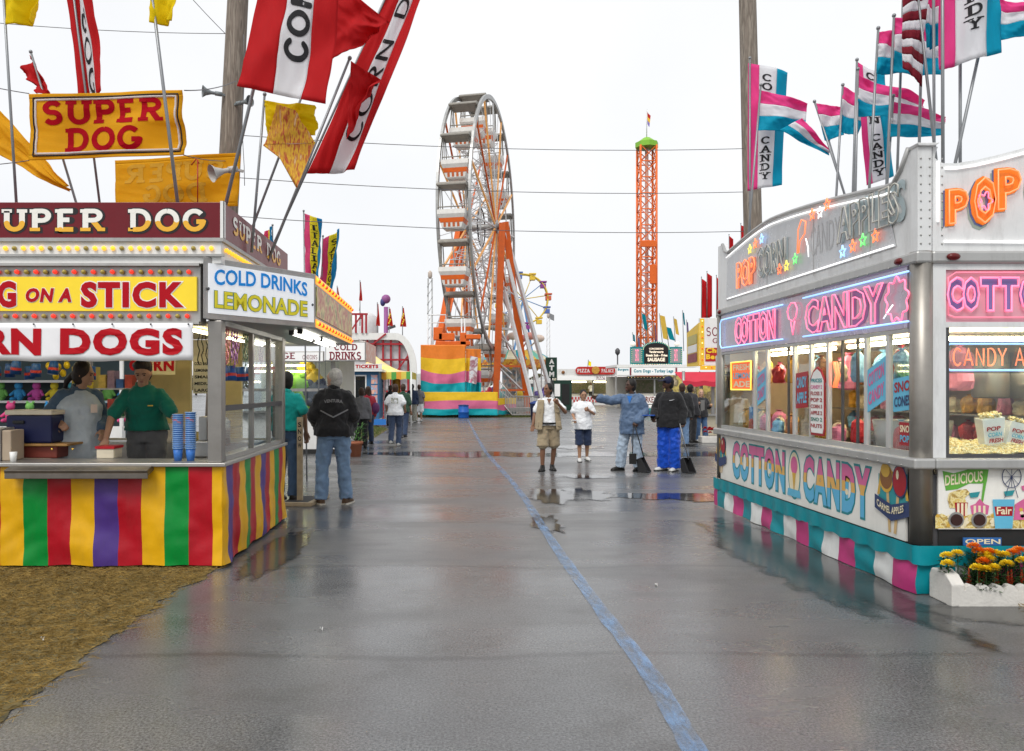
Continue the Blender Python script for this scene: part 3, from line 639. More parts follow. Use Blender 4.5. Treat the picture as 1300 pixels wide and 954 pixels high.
for (x, z) in ((-.19, .96), (.19, .96), (-.15, 1.23), (.16, 1.24)):
    mb = MB(); mb.box((x - .045, -.172 if z > 1.1 else -.178, z - .05), (x + .045, -.135, z + .05)); mb.build('pocket', c_khaki, r, local=True, bevel=.008)
mb = MB(); mb.loft([ering((0, 0, z), .252, .196) for z in (.950, .992)]); mb.build('belt', M('black belt', (.01, .01, .01), .4), r, local=True)
# boy in white shirt and navy shorts eating
r, J = person('boy in white shirt and long navy shorts eating while walking', at(740, 17.5), 0, 1.58, dict(
    head=(.01, -.03, 1.63), ea=(-.25, .0, 1.17), wa=(-.24, -.19, 1.06), eb=(.27, -.02, 1.18), wb=(.10, -.22, 1.27), flipb=1, curlb=1.0, curla=.9,
    ka=(-.09, -.04, .50), fa=(-.09, -.04, .08), kb=(.11, .02, .51), fb=(.12, .13, .10)),
    TAN, .98, dict(mat=c_white, sleeve=.34, grow=.03, hem=.80), dict(mat=c_navy, len=.60, grow=.03, flare=.02), s_white, dict(h_black), headpitch=RD(8), toe={'a': (-.1, -1, 0), 'b': (.15, -1, 0)})
PEOPLE.append(r)
mb = MB(); mb.sph((.07, -.25, 1.33), (.02, .02, .03), 8, 6); mb.build('food_stick', M('fried batter', (.3, .14, .04), .7), r, local=True)
mb = MB(); mb.box((-.30, -.30, 1.02), (-.18, -.18, 1.04)); mb.build('paper_tray', c_white, r, local=True)
# man in blue jacket, pointing
r, J = person('man in blue jacket and faded jeans pointing with outstretched arm', at(802, 15.6), RD(-28), 1.78, dict(
    head=(-.02, -.01, 1.65), sa=(-.165, -.01, 1.405), ea=(-.36, -.20, 1.36), wa=(-.54, -.36, 1.41), curla=.15, sb=(.165, .01, 1.405), eb=(.25, .03, 1.15), wb=(.15, -.17, .97), curlb=1.2,
    ka=(-.17, -.05, .50), fa=(-.22, -.03, .08), kb=(.10, .0, .50), fb=(.12, .05, .08)),
    DARK, 1.0, dict(mat=c_bjack, sleeve=1, grow=.04, hem=.72, name='jacket', arm=.012, fold=.03), dict(mat=c_ljean, len=1, grow=.02, flare=.012, fold=.03), s_black, dict(h_black), headyaw=RD(-42), toe={'a': (-.7, -1, 0), 'b': (-.1, -1, 0)})
PEOPLE.append(r)
mb = MB(); mb.add([(-.05, -.150, 1.455), (.05, -.150, 1.455), (.005, -.178, 1.31)], [(0, 1, 2)]); mb.build('undershirt', M('bright blue cotton', (.03, .16, .5), .8), r, local=True)
# man in black pullover and royal blue trousers
r, J = person('man in black pullover, royal blue trousers and navy cap', at(849, 15.55), RD(-32), 1.84, dict(
    head=(-.01, -.02, 1.645), ea=(-.26, .0, 1.16), wa=(-.22, -.20, 1.02), curla=1.0, eb=(.26, .04, 1.16), wb=(.27, -.05, .92), curlb=1.3,
    ka=(-.10, -.02, .50), kb=(.11, -.02, .50)),
    DARK, 1.0, dict(mat=c_black, sleeve=1, grow=.028, hem=.82, name='pullover', arm=.012), dict(mat=c_royal, len=1, grow=.025, flare=.03, fold=.03), s_white, dict(h_black, k=.97), headyaw=RD(-42), toe={'a': (-.6, -1, 0), 'b': (-.1, -1, 0)}, cap=M('navy cap', (.012, .016, .05), .8))
PEOPLE.append(r)
mb = MB(); mb.add([(.06, -.168, 1.32), (.16, -.155, 1.35), (.10, -.166, 1.325), (.07, -.168, 1.335)], [(0, 1, 2), (0, 2, 3)]); mb.build('emblem', c_white, r, local=True)
mb = MB(); mb.obox((-.30, -.32, 1.05), (.13, .02, .0), (-.02, .10, 0), (0, 0, .008), 0); mb.build('folded_paper', M('blue leaflet', (.02, .09, .4), .5), r, local=True)
# the man in black jacket with his back to us
r, J = person('grey haired man in black jacket and blue jeans seen from behind', at(424, 11.15), RD(186), 1.88, dict(
    head=(.0, .01, 1.645), ea=(-.25, .02, 1.17), wa=(-.20, -.16, 1.00), eb=(.25, .02, 1.17), wb=(.20, -.16, 1.00), curla=.9, curlb=.9,
    ha=(-.098, 0, .92), ka=(-.13, -.01, .50), fa=(-.16, .03, .08), hb=(.098, 0, .92), kb=(.15, -.01, .50), fb=(.17, .03, .08)),
    LIGHT, 1.14, dict(mat=c_black, sleeve=1, grow=.04, hem=.90, name='jacket', arm=.02, fold=.03, collar=.03), dict(mat=cloth('worn blue jeans', (.17, .27, .42), var=.22, scale=5), len=1, grow=.012, fold=.03, flare=.008), s_brown, dict(h_grey, k=1.0), headyaw=RD(52), vox=.009, toe={'a': (-.35, -1, 0), 'b': (.4, -1, 0)})
PEOPLE.append(r)
jm = M('grey jacket print', (.20, .20, .21), .8)
vs, fs = sans_geo('VENTURA', .04); x0 = min(p[0] for p in vs); x1 = max(p[0] for p in vs)
mb = MB(); mb.add([(-(-.12 + .24 * (x - x0) / (x1 - x0)), .196 - 1.4 * (-.12 + .24 * (x - x0) / (x1 - x0)) ** 2, 1.33 + .055 * y + .014 * (1 - (2 * (x - x0) / (x1 - x0) - 1) ** 2)) for x, y, z in vs], fs); mb.build('back_print', jm, r, local=True)
mb = MB()
for s in (-1, 1): mb.surf(lambda u, v: (s * .235 * u, .205 - .13 * u * u, 1.14 + .12 * u + .02 * v), 6, 1)
mb.build('back_piping', jm, r, local=True)
# teal shirted man behind the stand's corner
r, J = person('man in teal polo shirt and jeans behind the stand corner', at(364, 11.5), RD(170), 1.86, dict(eb=(.24, .0, 1.16), wb=(.22, -.12, .95), ea=(-.26, .02, 1.18), wa=(-.24, -.10, .93)), TAN, 1.06, dict(mat=c_teal, sleeve=.36, grow=.02, hem=.96), dict(mat=cloth('mid denim', (.05, .10, .19)), len=1, grow=.012), s_black, dict(h_black), headyaw=RD(20))
PEOPLE.append(r)
mb = MB(); mb.loft([ering((0, 0, z), .195, .148) for z in (.965, .995)]); mb.build('belt', M('brown belt', (.12, .05, .02), .5), r, local=True)
# walkers further up the lane
r, J = person('man in printed white t-shirt walking away in dark jeans', at(502, 22.2), RD(176), 1.72, dict(ea=(-.27, .06, 1.18), wa=(-.26, -.12, 1.05), eb=(.27, .06, 1.18), wb=(.26, -.10, 1.04), ka=(-.09, -.10, .52), fa=(-.09, .02, .08), kb=(.10, .05, .50), fb=(.10, .22, .16)), TAN, 1.08, dict(mat=c_white, sleeve=.36, grow=.025, hem=.88), dict(mat=cloth('indigo jeans', (.045, .07, .13)), len=1, grow=.012), s_white, dict(h_brown), vox=.013)
mb = MB(); mb.surf(lambda u, v: (-.10 + .2 * u, .168 - .9 * (u - .5) ** 2 * .06, 1.22 + .16 * v), 6, 4); mb.build('back_print', blot_mat('faded shirt print', [(.7, .7, .7), (.2, .22, .15), (.75, .75, .74), (.3, .25, .1)], 16), r, local=True)
person('person in dark green shirt walking ahead of white t-shirt man', at(512, 25.5), RD(172), 1.74, dict(ka=(-.09, .04, .50), fa=(-.09, .18, .12), kb=(.10, -.08, .52), fb=(.10, -.02, .08)), TAN, 1, dict(mat=c_dgreen, sleeve=.5, grow=.02), dict(mat=c_djean, len=1, grow=.012), s_black, h_brown, vox=.014)
person('person in navy jacket and camouflage trousers near the striped wheel skirt', at(523.5, 37), RD(180), 1.78, None, TAN, 1.08, dict(mat=c_navy, sleeve=1, grow=.04, hem=.84, name='jacket'), dict(mat=c_camo, len=1, grow=.03, flare=.02), s_white, h_black, vox=.016)
person('person in grey shirt and white shorts near the striped wheel skirt', at(532, 38), RD(186), 1.76, None, TAN, 1, dict(mat=c_gsweat, sleeve=.4, grow=.02), dict(mat=c_white, len=.46, grow=.03, flare=.02), s_white, h_brown, vox=.016)
person('dark dressed person under the yellow tent canopy edge', at(496, 34), RD(160), 1.72, None, TAN, 1, dict(mat=c_black, sleeve=.5, grow=.02), dict(mat=c_djean, len=1, grow=.012), s_black, h_brown, vox=.016)
r, J = person('woman in red jacket with purple bag in front of blue booth', at(467, 23), RD(205), 1.66, None, LIGHT, 1.05, dict(mat=c_redj, sleeve=1, grow=.03, hem=.9, name='jacket'), dict(mat=c_djean, len=1, grow=.012), s_black, dict(h_brown, style='long'), vox=.014)
mb = MB(); mb.sph((-.2, .16, 1.1), (.13, .09, .18), 10, 8); mb.build('shoulder_bag', M('purple bag', (.14, .03, .12), .6), r, local=True)
person('person in charcoal jacket beside woman in red jacket', at(459, 21.5), RD(180), 1.62, None, TAN, 1.05, dict(mat=c_gsweat, sleeve=1, grow=.035, name='jacket'), dict(mat=c_black, len=1, grow=.012), s_black, dict(h_brown), vox=.014)
person('person in black hooded jacket and jeans behind pullover man', at(866, 22), RD(165), 1.74, None, BROWN, 1.1, dict(mat=c_black, sleeve=1, grow=.05, hem=.82, name='jacket', arm=.02), dict(mat=c_jean, len=1, grow=.015), s_black, h_brown, vox=.014)
person('person in dark jacket talking beside the hooded one', at(877, 23.5), RD(120), 1.72, None, BROWN, 1.05, dict(mat=cloth('charcoal cloth', (.03, .03, .035)), sleeve=1, grow=.04, hem=.84, name='jacket'), dict(mat=c_black, len=1, grow=.015), s_black, h_black, vox=.014)
r, J = person('blond woman in open dark jacket holding a snack', at(890, 24), RD(0), 1.58, dict(ea=(-.27, .0, 1.16), wa=(-.20, -.20, 1.25), eb=(.27, .0, 1.16), wb=(.24, -.2, 1.2), ka=(-.11, -.01, .5), fa=(-.13, .02, .08), kb=(.12, -.02, .5), fb=(.16, .0, .08)), LIGHT, 1, dict(mat=cloth('black jacket', (.02, .02, .022)), sleeve=1, grow=.035, hem=.82, name='jacket'), dict(mat=cloth('bright denim', (.07, .14, .27)), len=1, grow=.012, flare=.02), s_white, h_blond, vox=.014)
mb = MB(); mb.surf(lambda u, v: (-.07 + .14 * u, -.185 + .03 * abs(u - .5), .84 + .56 * v), 4, 6); mb.build('sweater_front', cloth('mid grey knit', (.17, .17, .165)), r, local=True)
mb = MB(); mb.lathe((.25, -.30, 1.18), [(.03, 0), (.04, .1)], 10); mb.build('drink_cup', M('tan cup', (.5, .3, .15), .6), r, local=True)
# the two attendants inside the hot dog stand (its floor is raised)
r, J = person('attendant in pale smock over dark shirt, dark ponytail, at the counter', at(101, 8.05, .24), RD(38), 1.66, dict(
    head=(.03, -.06, 1.625), ea=(-.30, .05, 1.20), wa=(-.24, -.16, 1.12), eb=(.24, .0, 1.15), wb=(.18, -.22, 1.02), curla=.9), TAN, 1.16, dict(mat=c_slate, sleeve=.92, grow=.012, hem=.9, arm=.012), dict(mat=c_gtrou, len=1, grow=.012), s_black, dict(tone=('dark brown', (.018, .010, .008)), style='tail', k=1.06), headyaw=RD(52), headpitch=RD(14), vox=.009)
mb = MB(); J2 = J
mb.loft([ering(c, rx, ry) for c, rx, ry in (((0, 0, .62), .29, .24), ((0, 0, .85), .27, .225), ((0, 0, 1.08), .235, .195), ((0, 0, 1.28), .240, .185), ((0, 0, 1.38), .185, .14), ((0, .01, 1.455), .095, .09))]); grow(mb, 'smock', c_smock, r, .012, 3, .03)
mb = MB(); mb.obox((.10, -.192, 1.26), (.035, .008, 0), (0, 0, .045), (0, -.004, 0)); mb.build('name_badge', M('badge', (.75, .6, .5), .5), r, local=True)
r, J = person('attendant in bottle green polo shirt leaning on the counter', at(183, 8.15, .24), RD(8), 1.72, dict(
    pelvis=(0, .14, .95), waist=(0, .10, 1.09), chest=(0, .0, 1.28), neck=(0, -.05, 1.46), head=(.02, -.13, 1.585), sa=(-.165, -.03, 1.355), sb=(.165, -.03, 1.355), ea=(-.29, -.14, 1.12), wa=(-.30, -.30, .90), eb=(.32, -.10, 1.14), wb=(.44, -.30, .97), curla=.6, curlb=.6, ha=(-.092, .14, .92), hb=(.092, .14, .92), ka=(-.1, .1, .5), kb=(.1, .1, .5), fa=(-.11, .16, .08), fb=(.11, .16, .08)),
    TAN, 1.10, dict(mat=c_green, sleeve=.38, grow=.018, hem=.98), dict(mat=c_gtrou, len=1, grow=.015), s_black, dict(tone=('dark brown', (.018, .010, .008)), style='full'), headpitch=RD(28), vox=.009)
PEOPLE.append(r)
mb = MB(); mb.obox((.10, -.165, 1.245), (.025, .004, 0), (0, 0, .006), (0, -.003, 0)); mb.build('emblem', M('gold thread', (.6, .4, .05), .6), r, local=True)
person('small figure in white behind the pizza stand counter', at(750, 76, .4), RD(10), 1.7, None, TAN, 1, dict(mat=c_white, sleeve=.4), dict(mat=c_black, len=1), None, h_brown, vox=.022)
# ---- lobby dustpans and brush held by the sweepers
def dustpan(label, top, foot, yaw):
    o = thing('dustpan', label, 'dustpan', foot, 0, 'long handled dustpans')
    mb = MB(); mb.tube([top, foot + V((0, 0, .26))], .011, 8); mb.build('handle', m_grey if 'black pullover' in label else m_black, o)
    c, s_ = cos(yaw), sin(yaw); ax = V((c, s_, 0)); ay = V((-s_, c, 0)); mb = MB()
    poly = lambda k: [foot + ax * k * .10 + ay * y + V((0, 0, z)) for y, z in ((-.11, .012), (.09, .012), (.12, .25), (.04, .29), (-.02, .18))]
    mb.prism(poly(-1), ax * .012); mb.prism(poly(1), -ax * .012)
    for (y0, z0), (y1, z1) in (((-.11, .012), (.09, .012)), ((.09, .012), (.12, .25)), ((.12, .25), (.04, .29))): mb.obox(foot + ay * (y0 + y1) / 2 + V((0, 0, (z0 + z1) / 2)), ax * .095, ay * (y1 - y0) / 2 + V((0, 0, (z1 - z0) / 2)), V((0, 0, .006)) if z0 == z1 else ay * .006)
    mb.build('pan', M('black plastic', (.025, .025, .027), .5), o)
f = at(818, 15.3); dustpan('black dustpan held upright by man in blue jacket', P(806, 541, 15.25), f, 1.0)
f = at(874, 15.2); dustpan('black dustpan on grey handle held by man in black pullover', P(863, 538, 15.25), f, .5)
o = thing('hand_broom', 'small black broom held beside blue jacket man\'s dustpan', 'broom', at(803, 15.2))
mb = MB(); mb.tube([P(804, 540, 15.22), P(803, 576, 15.2)], .009, 8); mb.build('handle', m_black, o)
mb = MB(); mb.box((3.4565 - .05, 15.17, .17), (3.4765 + .06, 15.23, .37)); mb.build('bristles', M('black bristle', (.02, .02, .02), .9, bump=.8, bscale=120), o)
# ================================================================ hot dog stand
SX, SY0, SY1, SL = -2.10, 7.17, 9.82, -6.1        # right wall, front, back, left end
stand = thing('hot_dog_stand', 'hot dog stand with striped skirt and maroon roof sign', 'food stand', ((SX + SL) / 2, (SY0 + SY1) / 2, 0))
def fx(px, Y=SY0): return (px - CX) * Y / F
def fz(py, Y=SY0): return EYE - (py - HY) * Y / F
# striped vinyl skirt, hung in panels round the stand
per = [V((SL, SY0, 0)), V((SX, SY0, 0)), V((SX, SY1, 0)), V((SL, SY1, 0))]
lens = [(per[i + 1] - per[i]).length for i in range(3)]; tot = sum(lens)
def along(s):
    for i in range(3):
        if s <= lens[i] or i == 2: break
        s -= lens[i]
    d = (per[i + 1] - per[i]).normalized(); return per[i] + d * s, V((d.y, -d.x, 0))
seq = ['y', 'r', 'g', 'y', 'r', 'p']; SWD = .214
edges = sorted(set([0, lens[0], lens[0] + lens[1], tot] + [lens[0] + .125 - SWD * k for k in range(-30, 40) if 0 < lens[0] + .125 - SWD * k < tot]))
mb = MB(); mi = dict(r=0, y=1, g=2, p=3)
for a, b in zip(edges, edges[1:]):
    k = math.floor(((a + b) / 2 - (lens[0] + .125 - SWD)) / SWD); c = ['y', 'p', 'r', 'y', 'g', 'r'][k % 6]
    def fn(u, v, a=a, b=b):
        s = a + (b - a) * u; p, n_ = along(min(s, tot - 1e-4)); z = .93 - .90 * v
        f = .012 * sin(s * 9.5) * v + .030 * mnoise.noise(V((s * 2.2 + z * 2.5, z * 2.2 - s * 1.3, 1))) * (.35 + v) + .016 * abs(mnoise.noise(V((s * 4 - z * 5, z * 4 + s * 3, 7)))) + .003 * sin(s * 29 + z * 5)
        return p + n_ * (f + .006) + V((0, 0, z + (.012 * mnoise.noise(V((s * 4, 3, 1))) if v == 1 else 0)))
    mb.surf(fn, 8, 26, mi[c])
mb.build('skirt', [m_red, m_yel, m_grn, m_pur], stand)
mb = MB(); mb.box((SL + .05, SY0 + .06, .02), (SX - .05, SY1 - .05, .24)); mb.build('floor', m_dark, stand)
mb = MB(); mb.box((SL, SY0 - .05, .93), (SX + .04, SY0 + .42, .965)); mb.box((SX - .30, SY0 + .42, .93), (SX + .04, SY1, .965)); mb.build('counter', m_steel, stand, bevel=.006)
mb = MB(); mb.obox(((fx(18) + fx(196)) / 2, SY0 - .085, .905), (-(fx(18) - fx(196)) / 2, 0, 0), (0, .075, .022), (0, .008, -.028)); mb.box((fx(18), SY0 - .16, .835), (fx(196), SY0 - .145, .885)); mb.build('fold_down_shelf', M('stained steel with brown reflection', (.20, .18, .16), .35, .8, .3, 3, dirt=.3), stand, bevel=.004)  # steel coloured darker for its brown reflection, with random stains over it
# posts and window frames
for (x, y) in ((SX - .135, SY0), (SX - .12, SY1 - .13), (-4.62, SY1 - .12), (-5.98, SY0), (-5.98, SY1 - .13)):
    mb = MB(); mb.box((x, y, .966), (x + .13, y + .13, 2.26)); mb.build('post', m_post, stand, bevel=.008)
for y in (8.32, 9.1):
    mb = MB(); mb.box((SX - .06, y, .966), (SX - .015, y + .06, 2.25)); mb.build('mullion', m_post, stand)
mb = MB(); mb.box((SX - .07, SY0 + .132, 1.43), (SX - .005, SY1 - .132, 1.48)); mb.build('side_rail', m_dark, stand)
mb = MB(); mb.box((SX - .07, SY0 + .132, .967), (SX - .005, SY1 - .132, 1.01)); mb.build('side_rail', m_alu, stand)
for (y0, y1, z0, z1) in ((7.31, 8.315, 1.012, 1.428), (8.385, 9.095, 1.012, 1.428), (9.165, 9.68, 1.012, 1.428), (8.385, 9.095, 1.482, 2.24), (9.165, 9.68, 1.482, 2.24)):
    mb = MB(); mb.box((SX - .045, y0, z0), (SX - .039, y1, z1)); mb.build('window_pane', m_glass, stand)
# header: grey back board, yellow board with two rows of bulbs
zt, zb = fz(336), fz(413)
mb = MB(); mb.box((SL, SY0 - .05, zb), (fx(257), SY0 + .12, zt)); mb.box((SX - .14, SY0 + .12, zb), (SX, SY1, zt + .02)); mb.build('header_beam', m_alu, stand, bevel=.006)
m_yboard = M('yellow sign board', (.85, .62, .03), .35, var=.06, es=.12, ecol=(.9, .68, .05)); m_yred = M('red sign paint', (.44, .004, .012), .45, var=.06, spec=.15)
yb = MB(); yb.box((SL, SY0 - .075, fz(396)), (fx(253), SY0 - .052, fz(353))); yb = yb.build('sign_board', m_yboard, stand)
mb = MB()
for z in (fz(338), fz(411)): mb.box((SL, SY0 - .10, z - .012), (fx(257), SY0 - .051, z + .012))
mb.build('trim', m_steel, stand)
m_out = M('white outline paint', (.85, .84, .8), .4, var=.04)
yf = SY0 - .075
def front_text(s, px0, px1, py0, py1, mat, parent, y=yf, **k): return lettering(s, (fx(px0, y), y, fz(py1, y)), X_, Z_, fx(px1, y) - fx(px0, y), fz(py0, y) - fz(py1, y), mat, parent, **k)
for s, a, b, c, d, sh in (('HOT DOG', -150, 21, 357, 391, 0), ('ON A', 33, 91, 366, 384, .18), ('STICK', 103, 234, 358, 391, 0)):
    front_text(s, a, b, c, d, m_out, yb, bold=.05, ext=.032, dz=.003, shear=sh); front_text(s, a, b, c, d, m_yred, yb, bold=.05, dz=.007, shear=sh)
bm = MB(); bm.sph((0, 0, 0), (.021, .026, .021), 10, 6); bm = bm.mesh('bulb'); bms = {}
def bulbs(pts, mats, parent):
    for i, p in enumerate(pts):
        mt = mats[i % len(mats)]
        if mt.name not in bms: q = bm.copy(); q.materials.append(mt); bms[mt.name] = q
        inst(bms[mt.name], 'bulb', parent, p)
for py in (347, 402.5): bulbs([V((fx(243 - 12 * i + (0 if py < 380 else -2)), SY0 - .075, fz(py))) for i in range(0, 27)], [m_bulbr, m_bulbo], stand)
# white canvas banner
cb = MB(); bz0, bz1 = fz(459), fz(411.5)
bw = lambda u, v: (fx(250) - 3.4 * (1 - u), SY0 - .118 - .012 * sin(u * 23) * (1 - v) - .006 * sin(u * 61), bz0 + (bz1 - bz0) * v + .006 * sin(u * 40) * (1 - v))
cb.surf(bw, 90, 6); cb = cb.build('canvas_banner', M('white banner vinyl', (.80, .80, .82), .45, var=.04, bump=.1, bscale=10), stand); sd = cb.modifiers.new('s', 'SOLIDIFY'); sd.thickness = .004
def on_banner(a, b, z):
    x = fx(-98) + (fx(238) - fx(-98)) * a; u = 1 - (fx(250) - x) / 3.4; v = (fz(452) + (fz(418) - fz(452)) * b - bz0) / (bz1 - bz0); p = V(bw(u, v)); return p + V((0, -z - .004, 0))
lettering('CORN DOGS', V((0, 0, 0)), X_, Z_, 1, 1, m_yred, cb, bold=.055, dz=.002, mapf=on_banner)
for px in (4, 52, 101, 150, 198, 245):
    mb = MB(); mb.sph((fx(px), SY0 - .125, bz1 - .012), .009, 8, 6); mb.build('grommet', m_dark, stand)
# cornice with yellow bulbs, then the maroon roof sign
mb = MB(); mb.box((SL, SY0 - .03, fz(336) + .003), (SX + .0, SY1 + .1, fz(304))); mb.build('cornice', m_white, stand, bevel=.006)
mb = MB(); mb.box((SL, SY0 - .055, fz(308)), (SX + .025, SY1 + .1, fz(303.5))); mb.box((SL, SY0 - .06, fz(327)), (SX + .03, SY0 - .0301, fz(324))); mb.build('trim', m_alu, stand)
bulbs([V((fx(270 - 11.3 * i), SY0 - .042, fz(316.5))) for i in range(27)], [m_bulby, m_bulby, m_bulbo, m_bulby], stand)
bulbs([V((SX + .018, SY0 + .08 + .10 * i, fz(316.5))) for i in range(19)], [m_bulby], stand)
m_maroon = M('maroon enamel', (.15, .005, .012), .32, var=.08, dirt=.06)
rs = MB(); rs.box((SL, SY0 - .03, fz(303.5) + .002), (SX + .02, SY1 + .1, fz(258))); rs = rs.build('roof_sign', m_maroon, stand, bevel=.004)
mb = MB(); mb.box((SX - .008, SY0 - .036, fz(303)), (SX + .026, SY0 - .0301, fz(258) + .01)); mb.box((SX + .0201, SY0 - .036, fz(303)), (SX + .026, SY0 + .02, fz(258) + .01)); mb.build('trim', m_white, stand)
m_lw = M('cream sign letters', (.86, .84, .78), .35, var=.03); m_lo = M('amber sign letters', (.85, .45, .04), .35, var=.04); m_ld = M('dark sign outline', (.02, .018, .02), .4)
yf2 = SY0 - .03
for s, a, b in (('SUPER', -30, 134), ('DOG', 162, 263)):
    front_text(s, a + 1, b + 1, 266, 295, m_ld, rs, y=yf2, font='slab', wt=.25, serif=.1, ext=.07, dz=.0012, gap=.34, asp=.95); front_text(s, a, b, 266, 294, [m_lw, m_lo], rs, y=yf2, font='slab', wt=.25, serif=.1, dz=.006, split=.45, gap=.34, asp=.95)
lettering('SUPER', (SX + .02, 7.42, 3.10), Y_, Z_, 1.15, .17, [m_lw, m_lo], rs, font='slab', wt=.25, serif=.1, split=.45, gap=.34, asp=.95); lettering('DOG', (SX + .02, 8.78, 3.10), Y_, Z_, .72, .17, [m_lw, m_lo], rs, font='slab', wt=.25, serif=.1, split=.45, gap=.34, asp=.95)
mb = MB(); mb.box((SL + .1, SY0 + .05, 3.0), (SX - .1, SY1, 3.02)); mb.build('roof', m_alu, stand)
# lit sign box wrapped round the corner, raised like an awning
A, B, C, D = V((-2.24, 7.06, 0)), V((-1.43, 8.17, 0)), V((-1.47, 11.45, 0)), V((-2.24, 11.45, 0)); z0, z1 = 2.265, 2.825
ab = MB(); ab.prism([p + V((0, 0, z0)) for p in (A, B, C, D)], V((0, 0, z1 - z0))); ab = ab.build('awning_box', m_alu, stand, bevel=.006)
def on(a, b, u, z, off=.004): d = (b - a); n_ = V((d.y, -d.x, 0)).normalized(); return a + d * u + n_ * off + V((0, 0, z))
m_sign = M('backlit white panel', (.85, .87, .9), .3, var=.02, es=.16, ecol=(.95, .98, 1))
mb = MB(); mb.obox(on(A, B, .51, (z0 + z1) / 2, .006), (B - A) * .47, ((B - A).cross(Z_)).normalized() * .006, (0, 0, .225)); pb = mb.build('lit_panel', m_sign, ab)
m_sblue = M('blue sign paint', (.0, .28, .80), .35, var=.05); m_syel = M('yellow sign paint', (.82, .72, .03), .35, var=.05); m_snavy = M('green sign outline', (.04, .2, .16), .4)
dr = (B - A).normalized(); L = (B - A).length
lettering('COLD DRINKS', on(A, B, .08, 2.575, .013), dr, Z_, L * .83, .145, m_sblue, pb, bold=.025, arch=.22)
lettering('LEMONADE', on(A, B, .08, 2.37, .013), dr, Z_, L * .83, .16, m_snavy, pb, bold=.03, ext=.02); lettering('LEMONADE', on(A, B, .08, 2.37, .016), dr, Z_, L * .83, .16, m_syel, pb, bold=.025)
m_flor = blot_mat('airbrushed flower panel', [(.5, .36, .06), (.72, .60, .24), (.50, .07, .06), (.75, .62, .25), (.22, .25, .04), (.66, .30, .25)], 4.2, .35)
mb = MB(); mb.obox(on(B, C, .5, (z0 + z1) / 2, .006), (C - B) * .485, ((C - B).cross(Z_)).normalized() * .005, (0, 0, .155)); mb.build('painted_panel', m_flor, ab)
m_strip = M('amber light strip', (.85, .35, .03), .3, es=.7, ecol=(1, .35, .02))
for z in (z0 + .055, z1 - .055):
    mb = MB(); mb.obox(on(B, C, .5, z, .004), (C - B) * .49, ((C - B).cross(Z_)).normalized() * .004, (0, 0, .042)); mb.build('light_strip', m_strip, ab)
    bulbs([on(B, C, .02 + .96 * i / 25, z, .014) for i in range(26)], [m_bulby, m_bulbr], ab)
for k, (x, y0) in enumerate(((-1.62, 8.35), (-1.74, 8.5), (-1.64, 9.75), (-1.76, 9.9))):
    mb = MB(); mb.tube([(x, y0, 2.235), (x, y0 + 1.2, 2.235)], .02, 8); mb.build('fluorescent_tube', m_tubew, ab)
    mb = MB()
    for e in (0, 1.2): mb.box((x - .025, y0 + e - .03, 2.215), (x + .025, y0 + e + .03, 2.264))
    mb.build('tube_holder', m_black, ab)
for (s, px, py) in ((-1, 262, 375), (1, 394, 380)):
    mb = MB(); mb.sph(on(A, B, .035 if s < 0 else .965, fz(py, 7.6), .012), .014, 8, 6); mb.build('screw', m_dark, ab)
# inside: lining, back wall with an open hatch, shelves
mb = MB(); mb.box((SL, SY0 + .12, 2.24), (SX - .15, SY1 - .13, 2.262)); mb.build('ceiling_lining', m_cream, stand)
mb = MB(); mb.box((SL, SY1 - .06, .24), (-4.9, SY1, 1.12)); mb.box((-4.9, SY1 - .06, .24), (SX - .12, SY1, 1.02)); mb.build('back_wall', m_cream, stand)
mb = MB(); mb.box((-3.82, SY1 - .06, 1.02), (-3.25, SY1, 2.24)); mb.box((-2.86, SY1 - .06, 1.02), (-2.62, SY1, 2.24)); mb.build('back_panel', M('yellowed panel', (.55, .44, .2), .5, dirt=.15), stand)
mb = MB(); mb.box((SL, SY1 - .05, 1.98), (SX - .12, SY1 - .01, 2.24)); mb.build('back_header', m_cream, stand)
mb = MB(); mb.box((-4.62, 9.55, .24), (-4.36, 9.74, 1.9)); mb.build('locker', M('mustard locker', (.55, .42, .03), .45), stand)
mb = MB(); mb.tube([(-5.9, 8.7, 2.2), (-3.0, 8.7, 2.2)], .018, 8); mb.build('fluorescent_tube', m_tubey, stand)
mb = MB(); mb.tube([(-2.5, 7.6, 2.2), (-2.5, 9.4, 2.2)], .018, 8); mb.build('fluorescent_tube', m_tubey, stand)
for z in (1.28, 1.62):
    mb = MB(); mb.box((-4.30, 9.45, z), (-3.84, 9.75, z + .02)); mb.build('shelf', m_alu, stand)
mb = MB(); mb.box((-4.3, 9.3, .24), (-2.3, 9.74, 1.0)); mb.build('back_counter', m_steel, stand, bevel=.01)
menu = MB(); menu.box((fx(245, 8.9), 8.9, 1.58), (fx(272, 8.9), 8.91, 2.0)); menu = menu.build('menu_card', M('buff card', (.62, .57, .42), .6), stand)
for i, s in enumerate(('COLD DRINKS', 'LEMONADE', 'SMALL', 'MEDIUM', 'LARGE')):
    lettering(s, (fx(247, 8.9), 8.9, 1.90 - .075 * i), X_, Z_, .2, .035, m_ld, menu, bold=.03, dz=.002)
sg = MB(); sg.box((fx(176, 9.3), 9.3, 1.80), (fx(222, 9.3), 9.315, 2.02)); sg = sg.build('inner_sign', M('cream sign', (.72, .64, .40), .5), stand)
lettering('CORN', (fx(164, 9.3), 9.3, 1.84), X_, Z_, (fx(221, 9.3) - fx(164, 9.3)), .14, m_yred, sg, bold=.05, dz=.003)
